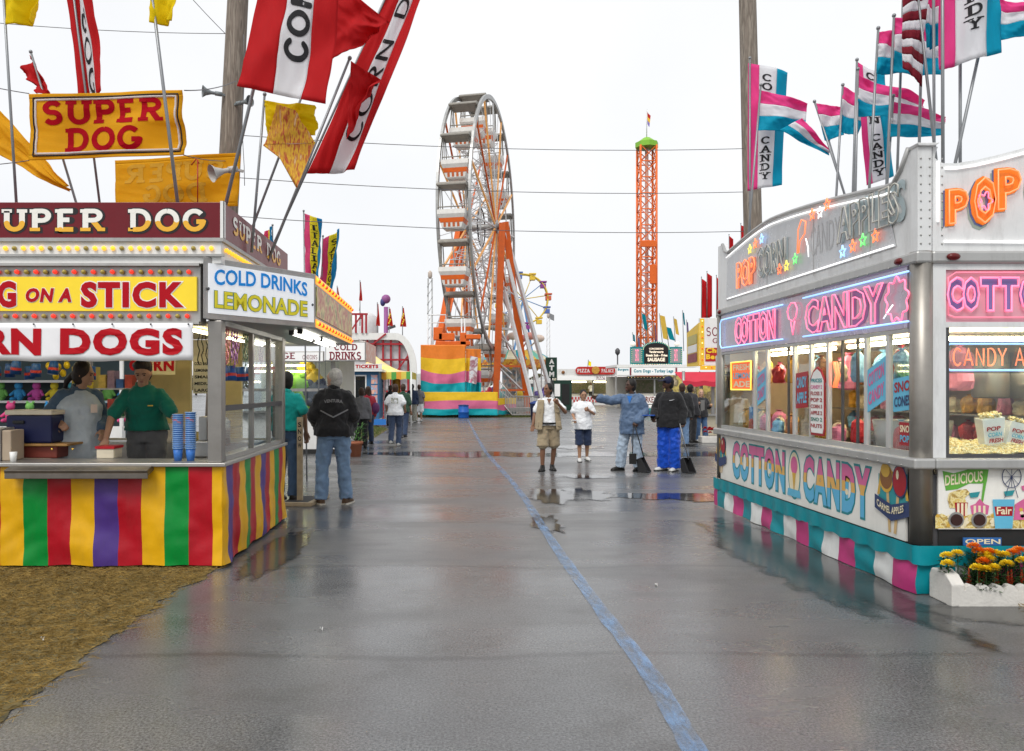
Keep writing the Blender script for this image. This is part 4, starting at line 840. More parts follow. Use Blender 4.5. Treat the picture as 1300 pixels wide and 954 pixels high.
# ---- things standing in and hanging from the stand
def cooler():
    o = thing('cooler', 'navy blue cool box with cream lid on stand counter', 'cooler', (fx(48, 7.75), 7.75, 1.11)); mb = MB(); mb.box((fx(18, 7.75), 7.6, 1.11), (fx(75, 7.75), 7.95, 1.38)); mb.build('tub', M('navy plastic', (.01, .014, .06), .4), o, bevel=.02)
    mb = MB(); mb.box((fx(17, 7.75), 7.59, 1.382), (fx(76, 7.75), 7.96, 1.43)); mb.build('lid', M('cream plastic', (.62, .55, .42), .45), o, bevel=.012)
    mb = MB(); mb.box((fx(28, 7.75), 7.575, 1.30), (fx(42, 7.75), 7.599, 1.33)); mb.build('handle', m_black, o, bevel=.006)
cooler()
o = thing('wooden_tray', 'wooden board on low metal warmer under the cool box', 'board', (fx(50, 7.7), 7.7, .966))
mb = MB(); mb.box((fx(16, 7.72), 7.55, 1.085), (fx(96, 7.72), 8.0, 1.108)); mb.build('board', M('varnished wood', (.32, .17, .05), .45, var=.3, scale=12), o, bevel=.006)
mb = MB(); mb.box((fx(22, 7.72), 7.6, .966), (fx(80, 7.72), 7.95, 1.084)); mb.build('warmer', M('dark red enamel', (.16, .03, .02), .4), o, bevel=.01)
for px in (70, 96): mb = MB(); mb.sph((fx(px, 7.6), 7.54, 1.06), .012, 8, 6); mb.build('knob', M('brass', (.8, .5, .1), .25, .9), o)
o = thing('napkin_dispenser', 'grey metal dispenser box at the end of the counter', 'dispenser', (fx(8, 7.4), 7.4, .966))
mb = MB(); mb.box((fx(-14, 7.4), 7.3, .966), (fx(8, 7.4), 7.55, 1.27)); mb.build('front', m_alu, o, bevel=.01); mb = MB(); mb.box((fx(8.2, 7.4), 7.32, .966), (fx(20, 7.4), 7.55, 1.25)); mb.build('side', M('tan metal', (.38, .30, .22), .5), o, bevel=.01)
mb = MB(); mb.lathe((fx(17, 7.25), 7.25, .966), [(.025, 0), (.033, .09)], 14); mb.build('paper_cup', c_white if False else m_white, label='single small white cup on the counter edge', cat='cup')
cupm = M('printed blue cup', (.04, .16, .50), .4, var=.2, scale=25); cupr = M('cup red swoosh', (.6, .03, .04), .4)
mb = MB(); mb.lathe((0, 0, 0), [(.034, 0), (.045, .113)], 18, 0); mb.lathe((0, 0, .113), [(.045, 0), (.053, .002), (.053, .009), (.045, .008)], 18, 1); proto = mb.mesh('paper_cup'); proto.materials.append(cupm); proto.materials.append(M('pale blue cup rim', (.25, .42, .68), .4))
for px, n_, nm in ((226, 17, 'nearer the green shirted attendant'), (242, 18, 'nearer the corner post')):
    for k in range(n_): q = inst(proto, 'paper_cup', None, (fx(px, 7.36), 7.36, .966 + .0195 * k), (0, 0, k * 1.3)); tag(q, 'blue paper cup nested in the tall stack ' + nm, 'cup', 'nested cups ' + nm)
    topz = .966 + .0195 * (n_ - 1); mb = MB()
    mb.surf(lambda u, v: (fx(px, 7.36) + .0455 * sin(-1 + 2 * u), 7.36 - .0455 * cos(-1 + 2 * u), topz + .045 + .02 * v + .015 * sin(u * 5)), 10, 2); sw = mb.build('printed_band', [cupr], q, local=True); q.rotation_euler = (0, 0, 0); sw.location = V(sw.location) - V(q.location)
o = thing('drink_dispenser', 'grey drink dispenser behind the cup stacks', 'dispenser', (fx(258, 7.8), 7.8, .966)); mb = MB(); mb.box((fx(250, 7.8), 7.7, .966), (fx(272, 7.8), 8.1, 1.12)); mb.box((fx(252, 7.8), 7.8, 1.12), (fx(262, 7.8), 8.1, 1.36)); mb.build('housing', m_alu, o, bevel=.01); mb = MB(); mb.lathe((fx(268, 7.9), 7.9, 1.12), [(.05, 0), (.05, .2)], 14); mb.build('tank', M('amber tea', (.35, .14, .02), .2), o)
o = thing('food_basket', 'red and white food basket on the counter by her hand', 'basket', (fx(136, 7.65), 7.65, .966)); mb = MB(); mb.box((fx(128, 7.65), 7.55, .966), (fx(150, 7.65), 7.75, 1.06)); mb.build('basket', M('cream plastic', (.62, .55, .42), .45), o, bevel=.01); mb = MB(); mb.box((fx(127, 7.65), 7.54, 1.061), (fx(151, 7.65), 7.76, 1.085)); mb.build('rim', m_red, o)
for i, (y, c, w_) in enumerate(((7.55, (.55, .01, .03), .1), (7.80, (.33, .02, .33), .14), (8.25, (.05, .16, .02), .11), (8.75, (.75, .5, .0), .07), (8.95, (.45, .0, .06), .08))):
    mb = MB(); m_ = M('foil streamer %d' % i, c, .22, .5, .5, 40)
    for k in range(9): yy = y + w_ * 2 * k / 9; mb.surf(lambda u, v: (SX - .10 + .012 * sin(v * 9 + k * 2), yy + u * w_ * .26, 2.255 - v * (.36 + .05 * sin(k * 5.1))), 1, 8)
    mb.build('foil_streamer', m_, label=['red', 'purple', 'green', 'yellow', 'crimson'][i] + ' foil fringe streamer hanging inside the stand window', cat='streamer', group='foil streamers in the stand')
mb = MB(); mb.lathe((0, 0, 0), [(.06, 0), (.045, .15)], 14, 0); mb.lathe((0, 0, 0), [(.0585, .045), (.0555, .075)], 14, 1, False); hc_ = mb.mesh('souvenir_cup'); hc_.materials.append(M('souvenir blue', (.02, .09, .32), .4, var=.25, scale=14)); hc_.materials.append(M('swoosh red', (.55, .05, .04), .4)); 
hp = [(x, 8.95 + .1 * (k % 2), 1.74 + .03 * (k % 3)) for k, x in enumerate([-5.2, -5.09, -4.97, -4.86, -4.74, -4.6, -4.12])] + [(SX - .18, y, 1.72) for y in (7.62, 7.75, 8.1, 8.45, 8.8)]
for k, p in enumerate(hp):
    q = inst(hc_, 'souvenir_cup', None, p, (.1 * sin(k), .1 * cos(k * 2), k)); tag(q, 'blue souvenir cup hung ' + ('behind the counter, above the smock attendant' if k < 7 else 'inside the side window under the foil streamers'), 'cup', 'hanging souvenir cups ' + ('rear' if k < 7 else 'side'))
    mb = MB(); mb.tube([V(p) + V((0, 0, .14)), V((p[0], p[1], 2.25))], .002, 4); mb.build('hanging_string', m_dark, q, local=True).location = V((0, 0, (2.25 - p[2] + .14) / 2))
for k, (px, py) in enumerate(((67, 470), (74, 466), (80, 474), (71, 478), (62, 465), (85, 464))):
    p = P(px, py, 9.2); mb = MB(); mb.sph(p, (.035, .035, .045), 10, 8, 0); mb.tube([p + V((0, 0, .04)), V((p.x, p.y, 2.24))], .002, 4, 1); mb.build('lemon', [M('lemon peel', (.75, .55, .02), .45), m_dark], label='yellow plastic lemon hung in a bunch over the counter', cat='lemon', group='hanging lemons')
for k in range(4):
    mb = MB(); x = fx(252 + 4 * k, 8.3); mb.tube([V((x + .012 * sin(i * 1.9 + k), 8.3 + .03 * k, 2.24 - .05 * i)) for i in range(8)], .006, 6); mb.build('twisted_ribbon', m_black, label='black twisted ribbon hanging beside the corner post', cat='ribbon', group='twisted ribbons')
m_case = [M('snack box %d' % i, c, .5, var=.3, scale=20) for i, c in enumerate(((.04, .12, .4), (.5, .08, .06), (.05, .25, .1), (.6, .55, .5), (.55, .4, .1), (.3, .2, .3)))]
bxi = 0
for z in (1.30, 1.64, 1.0):
    for k in range(4):
        x = -4.26 + .105 * k + (.0 if z > 1.1 else .5 + .18 * k); h = .11 + .05 * ((k * 7 + int(z * 10)) % 3); mb = MB(); mb.box((x, 9.47, z + .001), (x + .085, 9.62, z + h)); mb.build('snack_box', m_case[bxi % 6], label=('blue', 'red', 'green', 'pale', 'tan', 'mauve')[bxi % 6] + ' snack box on the ' + ('upper shelf' if z > 1.5 else 'middle shelf' if z > 1.1 else 'back counter') + ' inside the hot dog stand', cat='box', group='snack boxes %d %d' % (int(z * 10), bxi % 6)); bxi += 1
mb = MB(); mb.lathe((fx(262, 8.6), 9.2, 1.0), [(.09, 0), (.09, .25), (.05, .30)], 16); mb.build('urn', m_steel, label='steel urn on the back counter of hot dog stand', cat='urn')
# a game booth seen through the open back of the stand
gb = thing('game_booth', 'open game booth with white rails behind the hot dog stand', 'booth', (-8.6, 15.5, 0))
mb = MB(); mb.box((-11.5, 15, 0), (-6.3, 15.15, .9)); mb.build('counter', m_white, gb); mb = MB(); mb.box((-11.5, 17, 0), (-6.3, 17.1, 3.2)); mb.build('back_wall', M('booth backing', (.09, .13, .14), .7), gb)
mb = MB(); mb.box((-11.6, 14.8, 2.7), (-6.2, 17.2, 2.9)); mb.build('roof', m_white, gb)
for x in (-11.5, -8.9, -6.35): mb = MB(); mb.box((x, 15, .9), (x + .06, 15.06, 2.7)); mb.build('post', m_white, gb)
for z in (1.32, 1.75): mb = MB(); mb.box((-11.4, 16.55, z), (-6.4, 16.99, z + .05)); mb.build('shelf', m_white, gb)
pc = [(.7, .08, .25), (.1, .45, .55), (.75, .6, .05), (.6, .1, .4), (.05, .3, .6), (.2, .5, .12)]
for z in (1.37, .96):
    for k in range(13):
        x = -11.1 + .38 * k + .1 * sin(z * 9); y = 16.75 if z > 1 else 15.6; q = pc[(k * 5 + int(z * 7)) % 6]; mb = MB()
        mb.sph((x, y, z + .13), (.11, .09, .13), 10, 7); mb.sph((x, y - .02, z + .31), (.085, .08, .08), 10, 7)
        for s in (-1, 1): mb.sph((x + s * .06, y, z + .39), .03, 6, 5); mb.cap((x + s * .08, y, z + .2), (x + s * .15, y - .06, z + .12), .035, .03, 6); mb.cap((x + s * .05, y - .03, z + .04), (x + s * .08, y - .15, z + .035), .042, .04, 6)
        cn = ('pink', 'turquoise', 'yellow', 'magenta', 'blue', 'green')[(k * 5 + int(z * 7)) % 6]
        mb.build('plush_toy', M('plush ' + cn, q, .95, var=.2, scale=20, bump=.4, bscale=70), label=cn + ' plush toy ' + ('on top shelf' if z > 1.6 else 'on lower shelf' if z > 1.1 else 'on floor') + ' of the game booth', cat='plush toy', group='plush toys %s %d' % (cn, int(z * 10)))
# ---- wooden height post on a plank base beside the stand
o = thing('wooden_sign_post', 'pale wooden post sign on plank base beside jacket man', 'sign', at(383, 11.3))
x, y = at(380, 11.3).x, 11.3
m_pine = M('weathered pine', (.45, .36, .24), .7, var=.25, scale=8)
mb = MB(); mb.box((x - .035, y, .03), (x + .045, y + .05, 1.22)); pp = mb.build('post', m_pine, o)
for i, ch in enumerate('SNOW'): lettering(ch, (x - .02, y, 1.08 - .10 * i), X_, Z_, .05, .07, m_ld, pp, dz=.002)
b0 = G(363, 643); mb = MB(); mb.box((x - .18, 10.95, .004), (x + .22, 11.75, .03)); mb.build('mat', M('rubber mat', (.05, .05, .05), .8), o)
for (p, q) in (((x + .22, 10.9, .03), (x + .32, 11.8, .03)), ((x - .2, 10.93, .03), (x + .24, 10.9, .03))): mb = MB(); mb.bar(p, q, .07, .05); mb.build('plank', m_pine, o)
# ================================================================ cotton candy trailer
TX, TY0, TY1, TR = 3.72, 6.30, 11.05, 6.2
tr = thing('candy_trailer', 'cotton candy trailer with neon signs and painted candy lettering', 'food trailer', ((TX + TR) / 2, (TY0 + TY1) / 2, 0))
m_tsil = M('satin aluminium sheet', (.44, .44, .43), .40, .5, .08, 2.2, dirt=.22); m_twhite = M('trailer white paint', (.68, .69, .69), .35, var=.06, dirt=.3); m_mural = M('mural white', (.80, .79, .74), .4, var=.05, dirt=.13)
def tz(py, Y=TY0): return EYE - (py - HY) * Y / F
def tx(px, Y=TY0): return (px - CX) * Y / F
def sy(px): return TX * F / (px - CX)                     # distance of a point on the side wall seen at photo column px
zC, zW, zB, zP = 1.05, 2.13, 2.74, .385
# shell: roof, back and floor
mb = MB(); mb.box((TX + .02, TY0 + .02, .3), (TR, TY1 - .02, .95)); mb.build('floor_tank', m_dark, tr)
mb = MB(); mb.box((TX + .03, TY0 + .03, 2.66), (TR, TY1 - .03, 2.72)); mb.build('roof', m_tsil, tr)
mb = MB(); mb.box((TX + 1.9, TY0 + .05, .951), (TX + 1.93, TY1 - .05, 2.66)); mb.box((TX + .02, TY1 - .05, .951), (TR, TY1 - .02, 2.66)); mb.build('inner_wall', M('trailer lining', (.66, .54, .38), .5, dirt=.1), tr)
# corner columns
for (x, y) in ((TX, TY0), (TX, TY1 - .1)):
    mb = MB(); mb.tube([(x + .06, y + .06, zP), (x + .06, y + .06, zB)], .085, 16); mb.build('corner_column', M('rolled steel column', (.33, .31, .28), .42, .75, .2, 2, dirt=.25), tr)
# counter band
mb = MB(); mb.box((TX - .075, TY0 - .075, 1.0), (TX + .1, TY1, 1.085)); mb.box((TX + .1, TY0 - .075, 1.0), (TR, TY0 + .1, 1.085)); mb.build('counter_band', m_tsil, tr, bevel=.015)
# murals
sp = MB(); sp.box((TX - .004, TY0 + .17, zP), (TX + .016, TY1 - .12, .998)); sp = sp.build('side_mural', m_mural, tr)
fp = MB(); fp.box((TX + .16, TY0 - .004, tz(672)), (TR, TY0 + .016, .998)); fp = fp.build('front_mural', m_mural, tr)
mb = MB(); mb.box((TX + .02, TY0 + .05, zP), (TX + .16, TY0 + .06, .998)); mb.box((TX + .17, TY0 + .012, .28), (TR, TY0 + .03, tz(672) - .002)); mb.build('shadow_gap', m_black, tr)
# banded letters: three painted zones
def banded(name, cols, stops):
    m = bpy.data.materials.new(name); m.use_nodes = True; n = m.node_tree.nodes; l = m.node_tree.links
    g = n.new('ShaderNodeNewGeometry'); s = n.new('ShaderNodeSeparateXYZ'); l.new(g.outputs['Position'], s.inputs[0])
    q = n.new('ShaderNodeTexNoise'); q.inputs['Scale'].default_value = 1.3; mr = n.new('ShaderNodeMath'); mr.operation = 'MULTIPLY_ADD'; mr.inputs[1].default_value = .10; l.new(q.outputs['Fac'], mr.inputs[0]); l.new(s.outputs[2], mr.inputs[2])
    r = n.new('ShaderNodeValToRGB'); r.color_ramp.interpolation = 'CONSTANT'; e = r.color_ramp.elements; e.new(.5)
    for i in range(3): e[i].position = stops[i]; e[i].color = tuple(cols[i]) + (1,)
    l.new(mr.outputs[0], r.inputs[0]); l.new(r.outputs[0], n['Principled BSDF'].inputs['Base Color']); n['Principled BSDF'].inputs['Roughness'].default_value = .4; return m
m_band1 = banded('cotton lettering', [(.10, .42, .66), (.70, .40, .10), (.62, .13, .30)], (0, .71, .81)); m_pinkp = M('pink paint', (.62, .13, .30), .4); m_tealp = M('teal outline paint', (.03, .27, .30), .4); m_skyp = M('sky blue paint', (.12, .45, .65), .4)
NEG = V((0, -1, 0))
def side_text(s, px0, px1, z0, z1, mat, parent, x=TX - .004, **k):
    a, b = sy(px0), sy(px1); return lettering(s, (x, a, z0), NEG, Z_, a - b, z1 - z0, mat, parent, **k)
for s, a, b in (('COTTON', 931, 997), ('CANDY', 1021, 1106)):
    side_text(s, a - .5, b + .5, .46, .935, m_tealp, sp, bold=.055, ext=.03, dz=.002); side_text(s, a, b, .465, .93, m_band1, sp, bold=.05, dz=.005)
def disc(mb, y, z, ry, rz, x, m=0, n=20, a0=0): mb.add([(x, y - ry * cos(2 * pi * i / n + a0), z + rz * sin(2 * pi * i / n + a0)) for i in range(n)], [tuple(range(n))], m)
def paint(name, shapes, mats, parent):
    mb = MB()
    for i, f in enumerate(shapes): f(mb, TX - .006 - .0012 * i)
    return mb.build(name, mats, parent)
m_choc = M('toffee brown paint', (.24, .10, .03), .35); m_apple = M('apple red paint', (.35, .01, .02), .3); m_navyp = M('navy ribbon paint', (.03, .05, .14), .4); m_cr = M('cream paint', (.8, .72, .5), .4); m_goldp = M('gold paint', (.62, .38, .06), .4); m_stickp = M('stick paint', (.6, .42, .2), .5); m_grnp = M('leaf green paint', (.12, .38, .05), .4)
def apples(yc, zc, s, parent):
    pal = [m_tealp, m_choc, m_apple, m_navyp, m_cr, m_goldp, m_stickp]
    D = lambda dy, dz, ry, rz, m, n=20: (lambda mb, x: disc(mb, yc - dy * s, zc + dz * s, ry * s, rz * s, x, m, n))
    Q = lambda pts, m: (lambda mb, x: mb.add([(x, yc - a * s, zc + b * s) for a, b in pts], [tuple(range(len(pts)))], m))
    return paint('candy_apple_emblem', [Q([(-.22, -.12), (-.22, .16), (.22, .20), (.22, -.1)], 0), Q([(-.24, -.02), (-.18, .2), (.18, .2), (.24, -.02), (.2, -.02), (.16, .17), (-.16, .17), (-.2, -.02)], 5), Q([(-.06, -.32), (-.02, -.32), (-.06, .1), (-.1, .1)], 6), Q([(.02, -.32), (.06, -.32), (.12, .1), (.08, .1)], 6), D(-.09, .13, .105, .12, 5), D(-.09, .14, .095, .10, 1), D(-.1, .2, .07, .06, 5), D(.12, .13, .11, .14, 3), D(.12, .13, .098, .125, 2), D(.09, .18, .02, .04, 4, 10), Q([(-.26, -.14), (0, -.22), (.27, -.14), (.27, -.02), (0, -.08), (-.26, -.02)], 3)], pal, parent)
em = apples(sy(1134), .74, 1.0, sp)
a, b = sy(1117), sy(1151); lettering('CARMEL APPLES', (TX - .026, a, .628), NEG, Z_, a - b, .06, m_cr, em, bold=.02, dz=.001, arch=-.75)
apples(sy(916), .74, .85, sp)
yc = sy(1009)
paint('oval_emblem', [lambda mb, x: disc(mb, yc, .70, .155, .27, x, 0, 28), lambda mb, x: disc(mb, yc, .70, .135, .245, x, 1, 28), lambda mb, x: disc(mb, yc, .80, .085, .10, x, 2), lambda mb, x: mb.add([(x, yc - .045, .72), (x, yc + .045, .72), (x, yc, .50)], [(0, 1, 2)], 3), lambda mb, x: mb.add([(x, yc - .17, .46), (x, yc - .15, .54), (x, yc + .15, .54), (x, yc + .17, .46)], [(0, 1, 2, 3)], 4)], [m_tealp, m_cr, m_pinkp, m_goldp, m_skyp], sp)
for px in (943, 978, 1076):      # little cones painted inside the letters
    y = sy(px); paint('cone_motif', [lambda mb, x: disc(mb, y, .80, .055, .06, x, 0), lambda mb, x: mb.add([(x, y - .035, .76), (x, y + .035, .76), (x, y + .02, .60), (x, y - .02, .60)], [(0, 1, 2, 3)], 1), lambda mb, x: disc(mb, y, .665, .03, .03, x, 2, 12)], [m_goldp, m_skyp, m_cr], sp)
# front mural
m_popc = blot_mat('painted popcorn', [(.75, .62, .2), (.35, .2, .03), (.8, .7, .35), (.62, .42, .06), (.82, .75, .45)], 22, .4)
yf = TY0 - .004
def fpoly(pts, y, mat, name, parent=fp):
    mb = MB(); mb.add([(tx(a, TY0), y, tz(b, TY0)) for a, b in pts], [tuple(range(len(pts)))[::-1]]); return mb.build(name, mat, parent)
fpoly([(1187, 655), (1195, 652), (1203, 656), (1215, 650), (1228, 654), (1240, 651), (1252, 656), (1262, 650), (1275, 645), (1290, 640), (1320, 636), (1420, 640), (1420, 671), (1187, 671)], yf - .001, m_popc, 'popcorn_heap')
for k in range(46):                     # painted kernels standing out of the heap
    a = 1190 + (k * 37 % 130); b = 655 + (k * 53 % 15) - (8 if a > 1265 else 0); mb = MB(); mb.add([(tx(a + 2.6 * cos(q) * (1 + .2 * sin(3 * q + k)), TY0), yf - .0022 - .0001 * k, tz(b + 2.4 * sin(q), TY0)) for q in [2 * pi * i / 9 for i in range(9)]], [tuple(range(9))]); mb.build('kernel', (m_cr, m_goldp)[k % 3 == 0], fp)
fg = fpoly([(1196, 598), (1210, 601), (1225, 597), (1240, 592), (1255, 592), (1252, 612), (1245, 614), (1230, 614), (1215, 621), (1200, 623)], yf - .003, m_grnp, 'painted_pennant')
lettering('DELICIOUS', (tx(1199), yf - .003, tz(617)), V((1, 0, .12)), Z_, tx(1247) - tx(1199), .085, m_cr, fg, bold=.02, dz=.002)
fpoly([(1250, 592), (1255, 592), (1245, 650), (1243, 650)], yf - .0045, m_grnp, 'painted_staff')
fpoly([(1205, 645), (1228, 645), (1224, 632), (1231, 626), (1226, 621), (1216, 622), (1204, 626), (1202, 634)], yf - .005, m_popc, 'painted_popcorn_box'); fpoly([(1213, 655), (1226, 655), (1228, 638), (1211, 638)], yf - .006, m_apple, 'painted_box'); [fpoly([(1214 + 5 * k, 655), (1217 + 5 * k, 655), (1217 + 5 * k, 639), (1214 + 5 * k, 639)], yf - .0066, m_cr, 'box_stripe') for k in range(3)]
for cx_ in (1213, 1242):
    fpoly([(cx_ + 10 * cos(q), 660 + 10 * sin(q)) for q in [2 * pi * i / 24 for i in range(24)]], yf - .007, m_alu, 'vent_ring'); mb = MB(); mb.tube([(tx(cx_), TY0 - .02, tz(660)), (tx(cx_), TY0 + .01, tz(660))], .046, 20); mb.build('round_vent', M('dark vent', (.04, .015, .012), .4), tr)
tent = fpoly([(1233, 653), (1253, 653), (1255, 642), (1249, 640), (1243, 633), (1237, 640), (1231, 642)], yf - .0052, m_pinkp, 'painted_tent')
for k in range(3): fpoly([(1235 + 6 * k, 653), (1238 + 6 * k, 653), (1238 + 6 * k, 642), (1235 + 6 * k, 642)], yf - .0062, m_cr, 'tent_stripe')
cup = fpoly([(1262, 671), (1284, 671), (1287, 634), (1259, 634)], yf - .0075, m_skyp, 'painted_cup'); fpoly([(1263, 655), (1284, 655), (1285, 643), (1261, 643)], yf - .0082, m_apple, 'painted_cup_label'); lettering('Fair', (tx(1264), yf - .0085, tz(653)), X_, Z_, tx(1283) - tx(1264), .06, m_cr, fp, bold=.02, dz=.001)
mb = MB()
for k in range(8): q = pi * k / 4; mb.bar((tx(1283), yf - .009, tz(605)), (tx(1283 + 12 * cos(q)), yf - .009, tz(605 + 14 * sin(q))), .004, .002)
mb.tube([(tx(1283 + 12 * cos(q)), yf - .009, tz(605 + 14 * sin(q))) for q in [2 * pi * i / 24 for i in range(25)]], .003, 5); mb.bar((tx(1283), yf - .009, tz(605)), (tx(1274), yf - .009, tz(632)), .005, .002); mb.bar((tx(1283), yf - .009, tz(605)), (tx(1291), yf - .009, tz(632)), .005, .002); mb.build('painted_wheel', m_navyp, fp)
for (a, b, c) in ((1229, 626, m_tealp), (1273, 624, m_tealp), (1295, 617, m_pinkp)): fpoly([(a, b), (a + 14, b - 2), (a + 11, b + 5), (a + 2, b + 6)], yf - .0095, c, 'painted_flag')
ft = fpoly([(1286, 660), (1330, 660), (1330, 640), (1308, 628), (1288, 640)], yf - .0053, m_pinkp, 'painted_tent')
os_ = MB(); os_.box((tx(1220), TY0 - .03, tz(692)), (tx(1268), TY0 - .02, tz(682))); os_ = os_.build('open_sign', M('blue sign', (.03, .14, .4), .5), tr)
lettering('OPEN', (tx(1222), TY0 - .03, tz(690)), X_, Z_, .28, .04, m_cr, os_, bold=.02, dz=.003)
# skirt: teal scalloped valance over striped panels
m_tvin = M('teal vinyl', (.0, .24, .29), .4, bump=.3, bscale=7, dirt=.12); m_pvin = M('magenta vinyl', (.46, .04, .18), .4, bump=.3, bscale=7, dirt=.12); m_wvin = M('white vinyl', (.70, .72, .71), .42, bump=.3, bscale=7, dirt=.22)
per2 = [V((TX - .05, TY1, 0)), V((TX - .05, TY0 - .05, 0)), V((TR, TY0 - .05, 0))]; l2 = [(per2[1] - per2[0]).length, (per2[2] - per2[1]).length]; t2 = sum(l2)
def along2(s):
    i = 0 if s <= l2[0] else 1; s -= 0 if i == 0 else l2[0]; d = (per2[i + 1] - per2[i]).normalized(); return per2[i] + d * s, V((d.y, -d.x, 0))
ed = sorted(set([0, l2[0], t2] + [l2[0] - .0 - .312 * k for k in range(-9, 20) if 0 < l2[0] - .312 * k < t2])); mb = MB()
for a, b in zip(ed, ed[1:]):
    k = math.floor(((a + b) / 2 - l2[0]) / .312)
    mb.surf(lambda u, v: (lambda s, z: along2(s)[0] + along2(s)[1] * (.010 * sin(s * 10) * v + .03 * mnoise.noise(V((s * 2.6 + z * 4, z * 4 - s, 4))) * (.4 + v)) + V((0, 0, z)))(a + (b - a) * u, .33 - .322 * v), 6, 8, [0, 1, 2][(k) % 3])
mb.build('skirt', [m_tvin, m_wvin, m_pvin], tr)
mb = MB(); mb.surf(lambda u, v: (lambda s: along2(s)[0] + along2(s)[1] * (.016 + .010 * sin(s * 21) * v) + V((0, 0, .395 - (.135 + .02 * abs(sin(s * 10))) * v)))(u * t2), 260, 4); mb.build('valance', m_tvin, tr)
# side windows
frames = [957, 973, 1007, 1028, 1050, 1098, 1126]; ends = [sy(909), sy(1157)]
mb = MB(); mb.box((TX + .0, TY0 + .13, zW - .03), (TX + .045, TY1 - .13, zW)); mb.box((TX, TY0 + .13, 1.086), (TX + .045, TY1 - .13, 1.13)); mb.build('window_frame', m_tsil, tr)
m_msil = M('bright window frame', (.60, .60, .59), .35, .6, .08, 3, dirt=.12)
ys = [ends[0]] + [sy(p) for p in frames] + [ends[1]]
for y in ys:
    mb = MB(); mb.box((TX + .001, y - .024, 1.131), (TX + .04, y + .024, zW - .031)); mb.build('mullion', m_msil, tr, bevel=.004)
for p in (998, 1066, 1085): y = sy(p); mb = MB(); mb.box((TX + .02, y - .012, 1.131), (TX + .04, y + .012, zW - .031)); mb.build('sash_bar', m_dark, tr)
for k, (a, b) in enumerate(zip(ys, ys[1:])):
    if k in (2, 5): continue                               # the serving hatches are slid open
    mb = MB(); mb.box((TX + .022, b + .025, 1.131), (TX + .027, a - .025, zW - .031)); mb.build('window_pane', m_glass, tr)
# neon fascia on the side
m_fas = M('neon tinted fascia board', (.46, .42, .49), .25, .3, .12, 3, dirt=.15)  # lavender glow of the neon is put into the board colour
fs_ = MB(); fs_.box((TX + .0, TY0 + .15, zW + .005), (TX + .03, TY1 - .13, zB - .10)); fs_ = fs_.build('neon_fascia', m_fas, tr)
n_pink = M('pink neon', (.9, .25, .38), .3, es=.95, ecol=(1, .14, .27)); n_blue = M('blue neon', (.4, .6, .95), .3, es=1.1, ecol=(.25, .5, 1)); n_red = M('red orange neon', (.95, .3, .15), .3, es=1.15, ecol=(1, .16, .05)); n_white = M('white neon', (.95, .95, .95), .3, es=.7, ecol=(1, 1, 1)); n_grn = M('green neon', (.3, .9, .3), .3, es=.55, ecol=(.15, 1, .2)); n_yel = M('yellow neon', (.95, .85, .2), .3, es=.7, ecol=(1, .8, .1)); n_off = M('unlit neon tube', (.50, .49, .44), .3)
def side_neon(s, px0, px1, z0, z1, r, mat, parent=fs_, **k): a, b = sy(px0), sy(px1); return neon_outline(s, (TX, a, z0), NEG, Z_, a - b, z1 - z0, r, mat, parent, **k)
m_shad = M('violet sign paint', (.22, .16, .34), .4)
for s, a, b in (('COTTON', 936, 987), ('CANDY', 1026, 1125)):
    side_text(s, a, b + .8, 2.205, 2.545, m_shad, fs_, x=TX, bold=.03, dz=.003); side_neon(s, a, b, 2.21, 2.55, .0068, n_pink, bold=.035)
def box_line(y0, y1, z0, z1, r=.03):
    return [[(0, z0), (0, z1), (y0 - y1, z1)], [(0, z0), (y0 - y1, z0)]]
a, b = sy(917), sy(997); neon_lines([[(a - b, 2.575), (.05, 2.575), (0, 2.53), (0, 2.24), (.05, 2.19), (a - b, 2.19)]], (TX, a, 0), NEG, Z_, 1, 1, .008, n_blue, fs_)
a, b = sy(1023), sy(1158); neon_lines([[(0, 2.59), (a - b, 2.59)], [(0, 2.185), (a - b, 2.185)]], (TX, a, 0), NEG, Z_, 1, 1, .008, n_blue, fs_)
a = sy(1010); neon_lines([[(-.1, .42), (-.14, .36), (-.1, .26), (0, .22), (.08, .27), (.11, .37), (.05, .45), (-.04, .46), (-.1, .42)], [(-.05, .22), (0, .05), (.05, .22)]], (TX, a, 2.18), NEG, Z_, 1, .85, .008, n_pink, fs_)
a = sy(1143); neon_lines([[(.16 * cos(q) * (1 + .12 * sin(q * 9)), .18 + .17 * sin(q) * (1 + .12 * sin(q * 9))) for q in [2 * pi * i / 60 for i in range(61)]]], (TX, a, 2.2), NEG, Z_, 1, 1, .008, n_pink, fs_); neon_lines([[(-.2, -.0), (-.12, .06), (-.06, .1)]], (TX, a, 2.24), NEG, Z_, 1, 1, .007, n_white, fs_)
# belt moulding under the parapet
mb = MB(); mb.box((TX - .03, TY0 - .03, zB - .10), (TX + .1, TY1, zB)); mb.box((TX + .1, TY0 - .03, zB - .10), (TR, TY0 + .1, zB)); mb.build('belt_moulding', m_tsil, tr, bevel=.02)
m_lamp = M('red marker lens', (.12, .008, .008), .25)
for p in ((TX - .03, 6.52), (TX - .03, 10.9)): mb = MB(); mb.sph((p[0], p[1], zB - .05), (.03, .055, .03), 12, 8); mb.build('marker_lamp', m_lamp, tr)
mb = MB(); mb.sph((tx(1207), TY0 - .035, zB - .05), (.055, .03, .03), 12, 8); mb.build('marker_lamp', m_lamp, tr)
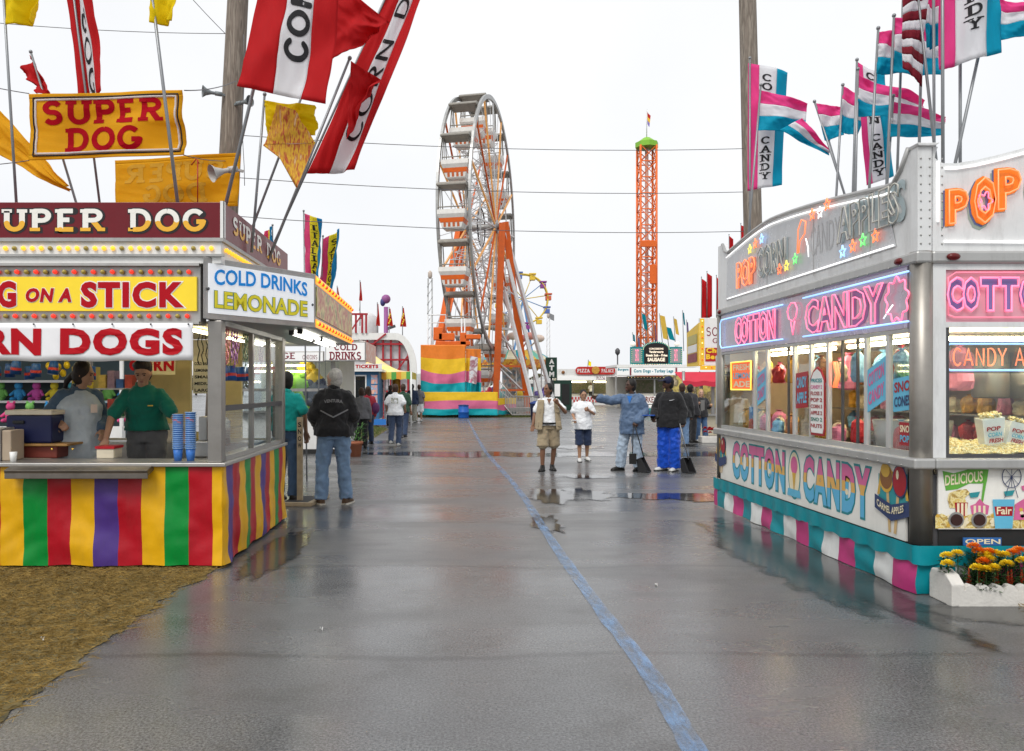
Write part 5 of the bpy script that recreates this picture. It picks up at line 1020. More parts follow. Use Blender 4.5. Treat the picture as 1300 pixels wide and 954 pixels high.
# parapet with curved top
sp_ = []
for i in range(41):
    u = i / 40; y = 6.42 + (10.86 - 6.42) * u
    if u < .06: z = 3.60 - .24 * sin(u / .06 * pi / 2)
    elif u > .965: z = 3.46 + .16 * ((u - .965) / .035)
    else: q = (u - .06) / .905; z = 3.36 + .27 * sin(min(q * 1.25, 1) * pi / 2) - .17 * max(0, (q - .62) / .38) ** 1.3
    sp_.append((y, z))
pp = MB(); pp.prism([V((TX, TY0 + .1, zB)), V((TX, TY0 + .1, 3.60))] + [V((TX, y, z)) for y, z in sp_] + [V((TX, TY1, 3.62)), V((TX, TY1, zB))], V((.06, 0, 0))); pp = pp.build('side_parapet', m_twhite, tr)
mb = MB(); mb.tube([V((TX - .005, y, z)) for y, z in sp_], .022, 8); mb.build('parapet_edging', m_tsil, tr)
m_sheet = M('clear sheeting over sign', (.50, .51, .525), .25, .1, .12, 2.5, dirt=.15)
mb = MB(); poly = [V((TX - .006, y, z - .09)) for y, z in sp_[3:39]]; mb.prism([V((TX - .006, 6.6, 2.83))] + poly + [V((TX - .006, 10.7, 2.83))], V((-.004, 0, 0))); sgn = mb.build('sign_face', m_sheet, pp)
neon_lines([[(6.6 - y, z - .07) for y, z in sp_[2:39]][::-1]], (TX - .01, 6.6, 0), NEG, Z_, 1, 1, .008, n_white, pp, dz=.02); neon_lines([[(-4.0, 2.84), (.0, 2.84)]], (TX - .01, 6.6, 0), NEG, Z_, 1, 1, .008, n_white, pp, dz=.02)
for y in (7.0, 8.1, 9.3): mb = MB(); mb.box((TX - .014, y, 2.80), (TX - .0101, y + .012, 3.40)); mb.build('sheet_seam', m_tsil, pp)
def par_text(s, px0, px1, z0, z1, mat, r=None, **k): 
    a, b = sy(px0), sy(px1)
    return lettering(s, (TX - .01, a, z0), NEG, Z_, a - b, z1 - z0, mat, pp, **k) if r is None else neon_outline(s, (TX - .01, a, z0), NEG, Z_, a - b, z1 - z0, r, mat, pp, **k)
m_faint = M('faded sign paint', (.395, .40, .405), .4); m_faint2 = M('faded teal sign paint', (.36, .44, .46), .4)
par_text('POP', 939, 962, 2.93, 3.26, M('orange sign shadow', (.62, .28, .17), .4), bold=.04); par_text('POP', 939, 962, 2.93, 3.26, n_red, .007, bold=.05)
par_text('CORN', 965, 1002, 2.96, 3.32, m_faint2, bold=.02, dz=.003); par_text('CORN', 965, 1001, 2.96, 3.32, n_off, .006, bold=.04)
par_text('APPLES', 1070, 1152, 3.02, 3.37, m_faint2, bold=.03, dz=.003); par_text('APPLES', 1068, 1147, 3.02, 3.35, n_off, .007, bold=.04)
par_text('CANDY', 1030, 1068, 3.0, 3.3, m_faint, bold=.0, dz=.002)
for (px, z, mt) in ((956, 3.36, n_yel), (963, 3.40, n_red), (971, 3.42, n_blue), (994, 2.98, n_red), (1003, 2.99, n_yel), (1014, 3.03, n_grn), (1036, 3.42, n_red), (1046, 3.40, n_white), (1055, 3.45, n_red), (1075, 2.93, n_blue), (1088, 2.95, n_red), (1101, 2.97, n_grn), (1117, 2.97, n_red)): neon_lines([star(0, 0, .062)], (TX - .01, sy(px), z), NEG, Z_, 1, 1, .007, mt, pp, name='neon_star')
neon_lines([[(0, 0), (.02, .25), (.1, .34), (.2, .30), (.18, .18), (.06, .12), (.03, .0)]], (TX - .01, sy(1017), 3.08), NEG, Z_, 1, 1, .007, n_red, pp); neon_lines([[(0, .2), (.05, .1), (.06, 0)]], (TX - .01, sy(1028), 3.0), NEG, Z_, 1, 1, .007, n_white, pp)
# corner and front parapet
mb = MB(); mb.box((TX - .004, TY0 - .004, zB), (TX + .11, TY0 + .1, 3.60)); mb.prism([V((TX - .02, TY0 - .03, 3.60)), V((TX + .16, TY0 - .03, 3.60)), V((TX + .12, TY0 - .03, 3.575)), V((TX - .01, TY0 - .03, 3.575))], V((0, .15, 0))); mb.build('corner_pillar', m_twhite, tr, bevel=.006)
top = [(1185, 186), (1192, 186), (1189, 193), (1188, 200), (1193, 205), (1200, 207), (1215, 207), (1240, 203), (1270, 196), (1300, 188), (1340, 178), (1400, 176), (1480, 200), (1540, 206)]
fpz = MB(); fpz.prism([V((tx(a), TY0 + .012, tz(b))) for a, b in top] + [V((TR, TY0 + .012, tz(207))), V((TR, TY0 + .012, zB)), V((tx(1185), TY0 + .012, zB))], V((0, .06, 0))); fpz = fpz.build('front_parapet', m_twhite, tr)
FT = lambda a, b: V((tx(a), TY0 + .012, tz(b)))
mb = MB(); mb.tube([FT(1191, 282), FT(1191, 205)], .009, 6); mb.tube([FT(a, b + 7) for a, b in top[5:12]], .009, 6); mb.tube([FT(1199, 307), FT(1420, 309)], .009, 6); mb.build('neon_tubing', n_white, fpz).location.y -= .012
m_org = M('orange sign letters', (.75, .24, .02), .35); m_nv = M('blue sign shadow', (.10, .14, .30), .4); m_sgr = M('sage sign shadow', (.30, .38, .33), .4); m_cherry = M('pink flower sign paint', (.8, .35, .3), .4)
for s, a, b, c, d in (('P', 1200, 1230, 240, 288), ('O', 1232, 1265, 225, 288), ('P', 1262, 1297, 214, 270), ('CORN', 1304, 1420, 205, 268)):
    y0 = TY0 + .012
    for (mt, ox, oy, dz, bo) in ((m_sgr, -4, 6, .002, .1), (m_nv, -2, 2, .004, .1), (m_org, 0, 0, .007, .07)): lettering(s, (tx(a + ox), y0, tz(d + oy)), V((1, 0, .1)), Z_, tx(b) - tx(a), tz(c) - tz(d), mt, fpz, bold=bo, dz=dz)
    neon_outline(s, (tx(a + 3), y0, tz(d - 3)), V((1, 0, .1)), Z_, tx(b - 3) - tx(a + 3), tz(c + 3) - tz(d - 3), .006, n_red, fpz, bold=.03, dz=.035)
neon_lines([[(.045 * cos(q) * (1 + .3 * cos(5 * q)), .06 * sin(q) * (1 + .3 * cos(5 * q))) for q in [2 * pi * i / 50 for i in range(51)]]], FT(1249, 256), X_, Z_, 1, 1, .006, n_pink, fpz)
rv = MB(); rv.sph((0, 0, 0), (.008, .008, .008), 6, 4); rv = rv.mesh('rivet'); rv.materials.append(m_alu)
for i in range(11):
    for x, y in ((TX + .02, TY0 - .006), (TX + .09, TY0 - .006), (tx(1197), TY0 + .01)): inst(rv, 'rivet', tr, (x, y, 2.80 + .068 * i))
for i in range(26): inst(rv, 'rivet', tr, (TX - .033, 6.5 + .17 * i, zB - .085)); inst(rv, 'rivet', tr, (TX - .078, 6.4 + .175 * i, 1.02))
# front neon fascia: pink panel
mb = MB(); mb.box((TX + .12, TY0 + .001, 1.086), (tx(1201), TY0 + .05, zB - .10)); mb.box((tx(1201), TY0 + .001, zB - .15), (TR, TY0 + .05, zB - .10)); mb.box((tx(1201), TY0 + .001, tz(416)), (TR, TY0 + .05, tz(409))); mb.build('front_frame', m_twhite, tr)
ff = MB(); ff.box((tx(1201), TY0 + .02, tz(409)), (TR, TY0 + .04, zB - .151)); ff = ff.build('pink_fascia', M('pink fascia board', (.62, .34, .40), .3, var=.08), tr)
for s, a, b in (('C', 1202, 1222), ('O', 1222, 1242), ('T', 1244, 1269), ('T', 1267, 1292), ('ON', 1294, 1340)):
    lettering(s, (tx(a + 1), TY0 + .02, tz(393)), X_, Z_, tx(b) - tx(a), tz(354) - tz(394), M('blue violet sign paint', (.16, .18, .42), .4), ff, bold=.06, dz=.003); neon_outline(s, (tx(a), TY0 + .02, tz(395)), X_, Z_, tx(b) - tx(a), tz(353) - tz(395), .008, n_pink, ff, bold=.06, dz=.03)
neon_lines([[(0, 0), (0, .30), (.06, .34), (1.5, .34)], [(0, 0), (.05, -.02), (1.5, -.02)]], (tx(1204), TY0 + .02, tz(400)), X_, Z_, 1, 1, .006, M('rose neon', (.7, .25, .33), .3, es=.5, ecol=(1, .2, .3)), ff, dz=.02)
# front window
mb = MB(); wz0, wz1 = tz(577), tz(416); wx0 = tx(1206)
mb.box((wx0 - .03, TY0 + .01, wz0 - .03), (TR, TY0 + .06, wz0)); mb.box((wx0 - .03, TY0 + .01, wz0 + .0005), (wx0, TY0 + .06, wz1)); mb.build('window_frame', m_dark, tr)
mb = MB(); mb.box((wx0 + .001, TY0 + .03, wz0 + .001), (TR - .3, TY0 + .035, wz1)); mb.build('window_pane', m_glass, tr)
nz_ = thing('neon_window_sign', 'blue framed neon candy apples sign hung in the window', 'neon sign', (tx(1290), TY0 + .07, tz(472)))
NF = lambda a, b: V((tx(a), TY0 + .08, tz(b)))
mb = MB(); mb.tube([NF(1480, 436), NF(1214, 436), NF(1211, 439), NF(1211, 467), NF(1214, 470), NF(1480, 470)], .008, 8); mb.build('frame_tubing', n_blue, nz_)
st, se, W = strokes('CANDY APPLES', .2, .62); neon_lines([[(x, y) for x, y in pl] for pl in st], NF(1218, 464), X_, Z_, (tx(1278) - tx(1218)) / 3.0, tz(442) - tz(464), .006, n_red, nz_, dz=0)
mb = MB(); mb.box((tx(1209), TY0 + .10, tz(474)), (tx(1490), TY0 + .105, tz(432))); mb.build('backing', glass_mat('smoked acrylic', (.5, .5, .5)), nz_)
mb = MB(); mb.tube([(TX + .35, TY0 + .35, 2.06), (TR - .3, TY0 + .35, 2.06)], .02, 8); mb.build('fluorescent_tube', m_tubet, tr)
for x, y0, y1 in ((TX + .5, 6.9, 8.4), (TX + .5, 8.7, 10.4)): mb = MB(); mb.tube([(x, y0, 2.08), (x, y1, 2.08)], .02, 8); mb.build('fluorescent_tube', m_tubet, tr)
mb = MB(); mb.box((TX + .05, TY0 + .08, 2.13), (TX + 1.9, TY1 - .08, 2.15)); mb.build('ceiling_lining', m_white, tr)
# ---- goods in the trailer
m_corn = blot_mat('popcorn', [(.8, .66, .3), (.55, .36, .08), (.85, .78, .5), (.9, .84, .62)], 60, .7)
mb = MB(); rnd = random.Random(4)
mb.surf(lambda u, v: (wx0 + .01 + 1.1 * u, TY0 + .045 + .5 * v, 1.12 + .07 * v + .05 * mnoise.noise(V((u * 6, v * 4, 1))) + (.10 * max(0, u - .45) * v * 2)), 26, 12)
for k in range(1500):
    u, v = rnd.random(), rnd.random() ** 1.6; p = V((wx0 + .012 + 1.08 * u, TY0 + .045 + .48 * v, 1.125 + .07 * v + .05 * mnoise.noise(V((u * 6, v * 4, 1))) + (.10 * max(0, u - .45) * v * 2))); r_ = rnd.uniform(.006, .011); a = rnd.uniform(0, 6)
    mb.add([p + V((r_ * cos(a), r_ * sin(a), 0)), p + V((-r_ * sin(a), r_ * cos(a), r_ * .4)), p + V((-r_ * cos(a), -r_ * sin(a), 0)), p + V((r_ * sin(a), -r_ * cos(a), r_ * .3)), p + V((0, 0, r_))], [(0, 1, 4), (1, 2, 4), (2, 3, 4), (3, 0, 4)])
mb.build('popcorn', m_corn, label='heap of yellow popcorn behind the trailer front window', cat='popcorn', kind='stuff')
m_box = M('white popcorn carton', (.78, .78, .76), .5)
for k, (px, py, s, t) in enumerate(((1258, 560, 1.0, -.12), (1283, 560, .85, .22))):
    o = thing('popcorn_box', ['tall printed popcorn box standing in the popcorn heap', 'tilted smaller popcorn box leaning beside the tall one'][k], 'popcorn box', (tx(px, 6.6), 6.6, 1.16)); o.rotation_euler = (.1, t, 0); o.scale = (s,) * 3
    mb = MB(); mb.loft([[V((sx * w_, sy_ * w_ * .55, z)) for sx, sy_ in ((-1, -1), (1, -1), (1, 1), (-1, 1))] for z, w_ in ((0, .075), (.24, .095))], sm=False); ct = mb.build('carton', m_box, o, local=True)
    for i, (s_, mt) in enumerate((('POP', m_apple), ('CORN', m_skyp), ('FRESH', m_apple))): tb = MB(); lettering(s_, V((-.055 - .008 * (2 - i), -.057, .14 - .05 * i)), X_, V((0, -.04, .24)), .115, .038, None, None, bold=.04, dz=.006, mb=tb); q = tb.build('print', mt, ct, local=True); q.location = V(q.location) - V(ct.location)
    mb = MB(); rr = random.Random(k)
    for i in range(60): mb.sph((rr.uniform(-.085, .085), rr.uniform(-.045, .045), .245 + rr.uniform(0, .03)), rr.uniform(.010, .016), 5, 4)
    mb.build('popcorn_top', m_corn, o, local=True)
mb = MB(); mb.lathe((tx(1262, 7.3), 7.35, 1.55), [(.13, 0), (.15, .02), (.15, .42), (.13, .44)], 20); mb.build('popping_kettle', m_steel, label='steel popping kettle hanging behind the candy apple neon', cat='kettle')
mb = MB(); mb.lathe((tx(1300, 7.3), 7.3, 1.55), [(.15, 0), (.15, .42)], 20); mb.build('kettle_cover', m_steel, label='plain steel drum right of the popping kettle', cat='drum')
def sticker(px0, px1, z0, z1, mats, text, label, cat, slant=.0, side=True):
    o = None; a, b = sy(px0), sy(px1); x = TX + .012; mb = MB(); 
    mb.add([(x, a, z0), (x, b, z0 + slant), (x, b, z1 + slant), (x, a, z1)], [(0, 1, 2, 3)]); mb.add([(x + .003, a, z0), (x + .003, b, z0 + slant), (x + .003, b, z1 + slant), (x + .003, a, z1)], [(3, 2, 1, 0)])
    o = mb.build('window_sticker', mats[0], label=label, cat=cat); n_ = len(text)
    for i, t in enumerate(text):
        h = (z1 - z0) / (n_ + .3); z = z1 - h * (i + 1); lettering(t, (x, a - (a - b) * .08, z + slant * .1), V((0, -(a - b), slant)), Z_, (a - b) * .84 * (1 + slant * .2), h * .72, mats[1 + i % (len(mats) - 1)], o, bold=.03, dz=.003)
    return o
sticker(1099, 1124, 1.42, 1.80, [m_skyp, m_pinkp, m_pinkp], ('COTTON', 'CANDY'), 'slanted blue sticker with pink cotton candy words', 'sticker', .13)
sticker(960, 971, 1.42, 1.80, [m_skyp, m_pinkp], ('COTTON', 'CANDY'), 'narrow blue and pink candy sticker near trailer far end', 'sticker', .1)
sticker(1132, 1156, 1.44, 1.72, [m_skyp, m_apple, m_navyp], ('SNO', 'CONES'), 'bright blue snow cone sticker beside the corner column', 'sticker', .03)
sticker(1009, 1024, 1.42, 1.80, [m_apple, m_skyp], ('CANDY', 'APPLE'), 'red candy apple sticker in a narrow pane', 'sticker', .02)
sticker(1140, 1154, 1.17, 1.36, [m_apple, m_cr, m_skyp], ('SNO', 'POP'), 'small red and white cup sticker low in corner pane', 'sticker')
o = sticker(928, 953, 1.62, 1.98, [M('red orange panel', (.75, .12, .03), .4, es=.4), m_cr, m_skyp], ('FRESH', 'LEMON', 'ADE'), 'orange lit panel edged in yellow and green', 'sign')
neon_lines([[(0, 0), (0, .36), (sy(928) - sy(953), .36), (sy(928) - sy(953), 0), (0, 0)]], (TX + .012, sy(928), 1.62), NEG, Z_, 1, 1, .01, n_yel, o, dz=.01)
# price board with pointed top
a, b = sy(1031), sy(1047); pb = MB(); x = TX - .012; ym = (a + b) / 2; w_ = a - b; ring = [(-.5, 0), (.5, 0), (.58, .08), (.58, .82), (.3, .95), (0, 1), (-.3, .95), (-.58, .82), (-.58, .08)]
pb.prism([V((x, ym - q * w_, 1.16 + .70 * r_)) for q, r_ in ring], V((.01, 0, 0))); pb = pb.build('price_board', m_apple, label='white price board with red border and pointed top', cat='price board'); mb = MB(); mb.prism([V((x - .004, ym - q * w_ * .88, 1.185 + .65 * r_)) for q, r_ in ring], V((.003, 0, 0))); mb.build('board_face', m_white, pb)
for i, s in enumerate(('PRICES', 'CANDY 2', 'FLOSS 3', 'POP 2', 'CORN 3', 'APPLE 2', 'SNO 2', 'NUTS')): lettering(s, (x - .004, a - .01, 1.70 - .066 * i), NEG, Z_, w_ * .9, .04, [m_tealp, m_pinkp, m_apple, m_apple, m_apple, m_apple, m_snavy, m_apple][i], pb, bold=.03, dz=.003)
neon_lines([[(0, .25), (.06, .12), (0, 0)], [(.05, .25), (.11, .12), (.05, 0)]], (TX + .08, sy(1052), 1.65), NEG, Z_, 1, 1, .012, n_red, tr)
neon_lines([[(0, .45), (0, .05), (.12, .05)]], (TX + .1, sy(1150), 1.60), NEG, Z_, 1, 1, .012, n_yel, tr)
# shelves with bagged candy
def bag(x, y, z, sx, sy_, hh, prof, seed):
    mb = MB(); rings = []
    for t, q in prof:
        r_ = ering((x, y, z + hh * t), sx * q, sy_ * q, n=16); c = V((x, y, z + hh * t))
        rings.append([c + (p - c) * (1 + .34 * mnoise.noise(V(((p.x - x) * 14 + seed * 3.7, (p.y - y) * 14, t * 3.1 + seed))) + .05 * sin(i * 2.4 + seed)) for i, p in enumerate(r_)])
    return mb.loft(rings, sm=False)
PB = ((0, .7), (.05, .95), (.2, 1.05), (.42, .98), (.62, 1.02), (.78, .85), (.88, .5), (.93, .2), (1, .5))
bagc = [('pink', (.72, .25, .40)), ('blue', (.18, .40, .62)), ('brown', (.30, .13, .05)), ('cream', (.70, .60, .42)), ('red', (.5, .04, .05)), ('amber', (.6, .32, .05))]
for z in (1.08, 1.36, 1.66): mb = MB(); mb.box((TX + 1.45, 6.7, z), (TX + 1.88, 10.8, z + .02)); mb.build('shelf', m_alu, tr)
rr = random.Random(11)
for li, z in enumerate((1.10, 1.38, 1.68)):
    for k in range(15):
        y = 6.85 + .26 * k + rr.uniform(-.03, .03); cn, c = bagc[rr.randrange(6)]; mb = MB(); x = TX + 1.62; sx_ = rr.uniform(.06, .085); hh = rr.uniform(.16, .25)
        mb = bag(x, y, z + .001, sx_, sx_ * 1.15, hh, PB, k + li * 20)
        mb.build('candy_bag', M('bag of %s candy' % cn, c, .35, var=.35, scale=18, bump=.4, bscale=30), label=cn + ' bag of candy on the ' + ('bottom', 'middle', 'top')[li] + ' shelf inside the candy trailer', cat='candy bag', group='candy bags %s %s' % (cn, li))
for k, y in enumerate((6.95, 7.15, 7.45, 8.15, 8.9, 9.6)):
    cn, c = bagc[k % 2]; mb = MB(); x = TX + .75; mb = bag(x, y, 1.62, .10, .11, .42, PB, k + 80); mb.build('cotton_candy_bag', M('cotton candy ' + cn, c, .4, var=.15, scale=9, bump=.5, bscale=25), label=cn + ' cotton candy bag hanging in the serving window' + (' near the floss machine' if k in (2, 3) else ''), cat='cotton candy', group='hanging cotton candy %s %d' % (cn, k in (2, 3)))
for k in range(24):            # goods crowded against the side windows
    y = 6.60 + .19 * k
    if 7.2 < y < 7.75 or 8.55 < y < 9.2: continue
    for up in (1, 0):
        cn, c = bagc[(k * 2 + up * 3 + k // 3) % 6]; z = 1.70 if up else 1.09; hh = .30 if up else .24; x = TX + .26 + .10 * (k % 2)
        mb = bag(x, y, z, .065, .08, hh * (.75 + .12 * (k % 4)), PB, k * 2 + up + 100); mb.build('candy_bag', M('bag of %s candy' % cn, c), label=cn + ' bag of candy ' + ('hung high' if up else 'standing') + ' against the trailer side windows', cat='candy bag', group='window candy bags %s %d' % (cn, up))
mb = MB(); mb.lathe((TX + .55, sy(1083), 1.086), [(.28, 0), (.30, .05), (.33, .26), (.30, .25), (.27, .06), (.06, .06), (.06, .2), (.02, .22)], 28); mb.build('floss_machine', m_alu, label='round floss machine drum behind the open serving hatch', cat='machine')
for k, (y, c) in enumerate(((10.2, 3), (10.45, 3), (10.65, 5), (9.95, 0), (10.3, 1))):
    cn, cc = bagc[c]; mb = MB(); mb = bag(TX + .3 + .1 * (k % 2), y, 1.09, .09, .1, .28, PB, k + 60); mb.build('snack_bag', M('bag of %s candy' % cn, cc, .35), label=cn + ' snack bag piled on the counter at trailer far end', cat='snack bag', group='snack bags ' + cn)
o = thing('paper_towel_roll', 'blue and white upright roll in the end window', 'roll', (TX + .25, sy(931), 1.09)); mb = MB(); mb.lathe((TX + .25, sy(932), 1.09), [(.05, 0), (.05, .3)], 14); mb.build('roll', M('blue label', (.05, .25, .6), .5), o); mb = MB(); mb.lathe((TX + .25, sy(932), 1.39), [(.04, 0), (.012, .04), (.012, .3)], 12); mb.build('spout', m_white, o)
# ---- planter of marigolds in front of the trailer
pl = thing('flower_box', 'white scalloped flower box with marigolds below the candy trailer', 'planter', (4.6, 5.95, 0))
m_pw = M('white painted concrete', (.62, .60, .56), .7, var=.12, dirt=.08, bump=.4, bscale=50)
x0, yb = tx(1208, 5.92), 5.92; sc_ = []; n_ = 21; wd = .10; zt_ = .16
for k in range(n_):
    for i in range(7): sc_.append(V((x0 + wd * (k + i / 6.0), yb, zt_ - .045 + .05 * max(0, sin(pi * i / 6)) ** .7)))
mb = MB(); mb.prism([V((x0, yb, 0))] + [V((x0 + wd * n_, yb, 0))] + sc_[::-1], V((0, .06, 0))); mb.build('front_board', m_pw, pl)
mb = MB(); ex = [V((x0 - .003, yb - .012, 0)), V((x0 + .012, yb + .30, 0)), V((x0 + .012, yb + .30, .18)), V((x0 + .011, yb + .27, .235)), V((x0 + .008, yb + .16, .25)), V((x0 + .004, yb + .07, .225)), V((x0 - .003, yb - .012, .165))]; mb.prism(ex, V((.11, .02, 0))); mb.build('end_board', m_pw, pl, bevel=.01)
mb = MB(); mb.box((x0 + .13, yb + .062, .012), (TR, TY0 - .10, .09)); mb.build('soil', m_soil, pl)
m_leaf = M('marigold foliage', (.028, .075, .018), .6, var=.5, scale=30); m_my = M('yellow marigold', (.85, .62, .02), .6, var=.2, scale=60); m_mo = M('orange marigold', (.82, .22, .01), .6, var=.2, scale=60); m_cel = M('red celosia', (.55, .05, .015), .7, var=.35, scale=50)
def bloom(mb, c, r, rr, m=0):
    for i in range(64):
        z = -.15 + 1.13 * (i + .5) / 64; a = i * 2.39996 + rr.uniform(-.15, .15); q = math.sqrt(max(0, 1 - z * z)); e = V((q * cos(a), q * sin(a), z * .72)); t = V((-sin(a), cos(a), 0)); b = c + e * r * .45; k = r * rr.uniform(.48, .62)
        mb.add([b - t * r * .08, b + e * k - t * r * .17 + V((0, 0, r * .08)), b + e * k + t * r * .17 + V((0, 0, -r * .02)), b + t * r * .08], [(0, 1, 2, 3)], m)
def leaves(mb, c, rad, h, n, rr, m=0):
    for i in range(n):
        a = rr.uniform(0, 2 * pi); q = rad * rr.random() ** .6; p = c + V((q * cos(a), q * sin(a), h * rr.random())); d = V((cos(a + rr.gauss(0, .7)), sin(a + rr.gauss(0, .7)), rr.uniform(-.2, .8))).normalized(); s = d.cross(Z_).normalized(); L = rr.uniform(.03, .055)
        mb.add([p, p + d * L * .5 + s * L * .2, p + d * L, p + d * L * .5 - s * L * .2], [(0, 1, 2, 3)], m)
rr = random.Random(21); fy = 6.09
spots = [(1203, 707, 'y'), (1216, 704, 'y'), (1204, 717, 'y'), (1237, 695, 'o'), (1243, 701, 'o'), (1251, 706, 'y'), (1256, 711, 'y'), (1241, 722, 'y'), (1252, 724, 'y'), (1262, 722, 'y'), (1249, 714, 'o'), (1264, 704, 'y'), (1276, 706, 'y'), (1279, 717, 'y'), (1287, 703, 'o'), (1294, 700, 'o'), (1299, 713, 'y'), (1256, 702, 'o'), (1310, 706, 'y'), (1322, 702, 'o'), (1330, 715, 'y')]
for k, (px, py, c) in enumerate(spots):
    Y = 6.12 - .006 * (py - 700); p = P(px, py, Y); o = thing('marigold', ('bright yellow' if c == 'y' else 'deep orange') + ' marigold in the white scalloped flower box', 'marigold', (p.x, p.y, .09), 0, 'yellow marigolds' if c == 'y' else 'orange marigolds')
    mb = MB(); bloom(mb, V((p.x, p.y, p.z)), .052, rr); mb.build('bloom', m_my if c == 'y' else m_mo, o)
    mb = MB(); mb.tube([(p.x, p.y, .09), (p.x, p.y, p.z)], .004, 5); mb.build('stem', m_leaf, o)
    mb = MB(); leaves(mb, V((p.x, p.y + .03, .11 if px > 1222 else p.z - .07)), .09 if px > 1222 else .03, max(.06, p.z - .12) if px > 1222 else .05, 110 if px > 1222 else 40, rr); mb.build('foliage', m_leaf, o)
for k, px in enumerate((1230, 1243, 1249, 1262, 1266, 1280, 1284, 1297, 1303, 1318)):
    p = P(px, 740, 6.01); o = thing('celosia', 'red plumed celosia at the front of the flower box', 'celosia', (p.x, p.y, .09), 0, 'red celosias'); mb = MB(); h = rr.uniform(.10, .14)
    for i in range(50): t = rr.random(); a = rr.uniform(0, 6.28); q = .026 * (1 - t) + .004; b = V((p.x, p.y, .13 + h * t)); e = V((cos(a) * q, sin(a) * q, .022)); s = V((-sin(a), cos(a), 0)) * .006; mb.add([b - s, b + s, b + e], [(0, 1, 2)])
    mb.build('plume', m_cel, o); mb = MB(); mb.tube([(p.x, p.y, .09), (p.x, p.y, .13 + h)], .004, 5); mb.build('stem', m_leaf, o); mb = MB(); leaves(mb, V((p.x, p.y + .03, .10)), .05, .08, 40, rr); mb.build('foliage', m_leaf, o)
# ================================================================ flags, banners, utility poles and cables
def fabric(name, col, tr=.48, var=.06):
    if name in MATS: return MATS[name]
    m = M(name, col, .75, var=var, scale=3, bump=.15, bscale=25); n = m.node_tree.nodes; l = m.node_tree.links
    t = n.new('ShaderNodeBsdfTranslucent'); t.inputs[0].default_value = tuple(min(1, c * 1.1) for c in col) + (1,); mx = n.new('ShaderNodeMixShader'); mx.inputs[0].default_value = tr
    l.new(n['Principled BSDF'].outputs[0], mx.inputs[1]); l.new(t.outputs[0], mx.inputs[2]); l.new(mx.outputs[0], n['Material Output'].inputs[0]); return m
f_pink = fabric('pink flag nylon', (.86, .09, .36)); f_white = fabric('white flag nylon', (.82, .82, .84)); f_teal = fabric('turquoise flag nylon', (.0, .42, .60)); f_red = fabric('red flag nylon', (.62, .015, .02)); f_yel = fabric('yellow flag nylon', (.85, .68, .0)); f_gold = fabric('gold banner nylon', (.82, .47, .01)); f_blue = fabric('navy flag nylon', (.02, .03, .12)); f_lime = fabric('lemon flag nylon', (.85, .75, .05)); f_maroon = fabric('maroon flag stripe', (.30, .02, .04)); f_cyan = fabric('blue flag nylon', (.02, .30, .55))
f_ink = M('black flag ink', (.015, .015, .018), .7)
def surf4(c, amp, seed, wave=2.2, fold=0):
    TL, TR, BR, BL = c
    def S(u, v):
        p = TL.lerp(TR, u).lerp(BL.lerp(BR, u), v); k = min(1, u * 1.3 + .15)
        d = amp * (sin(u * wave * 2.6 + v * 1.7 + seed) + .45 * sin(u * 9 + v * 4.1 + seed * 2.3)) * k + amp * .9 * mnoise.noise(V((u * 2.4 + seed, v * 2.4, seed * 1.3))) + amp * .42 * sin((u * 7 + v * 11) + 2 * mnoise.noise(V((u * 3, v * 3, seed)))) * (.25 + u) + amp * .5 * abs(mnoise.noise(V((u * 6 - v * 3, v * 6 + seed, 3))))
        return p + V((d * .35, d * 1.1, d * .28 * u))
    return S
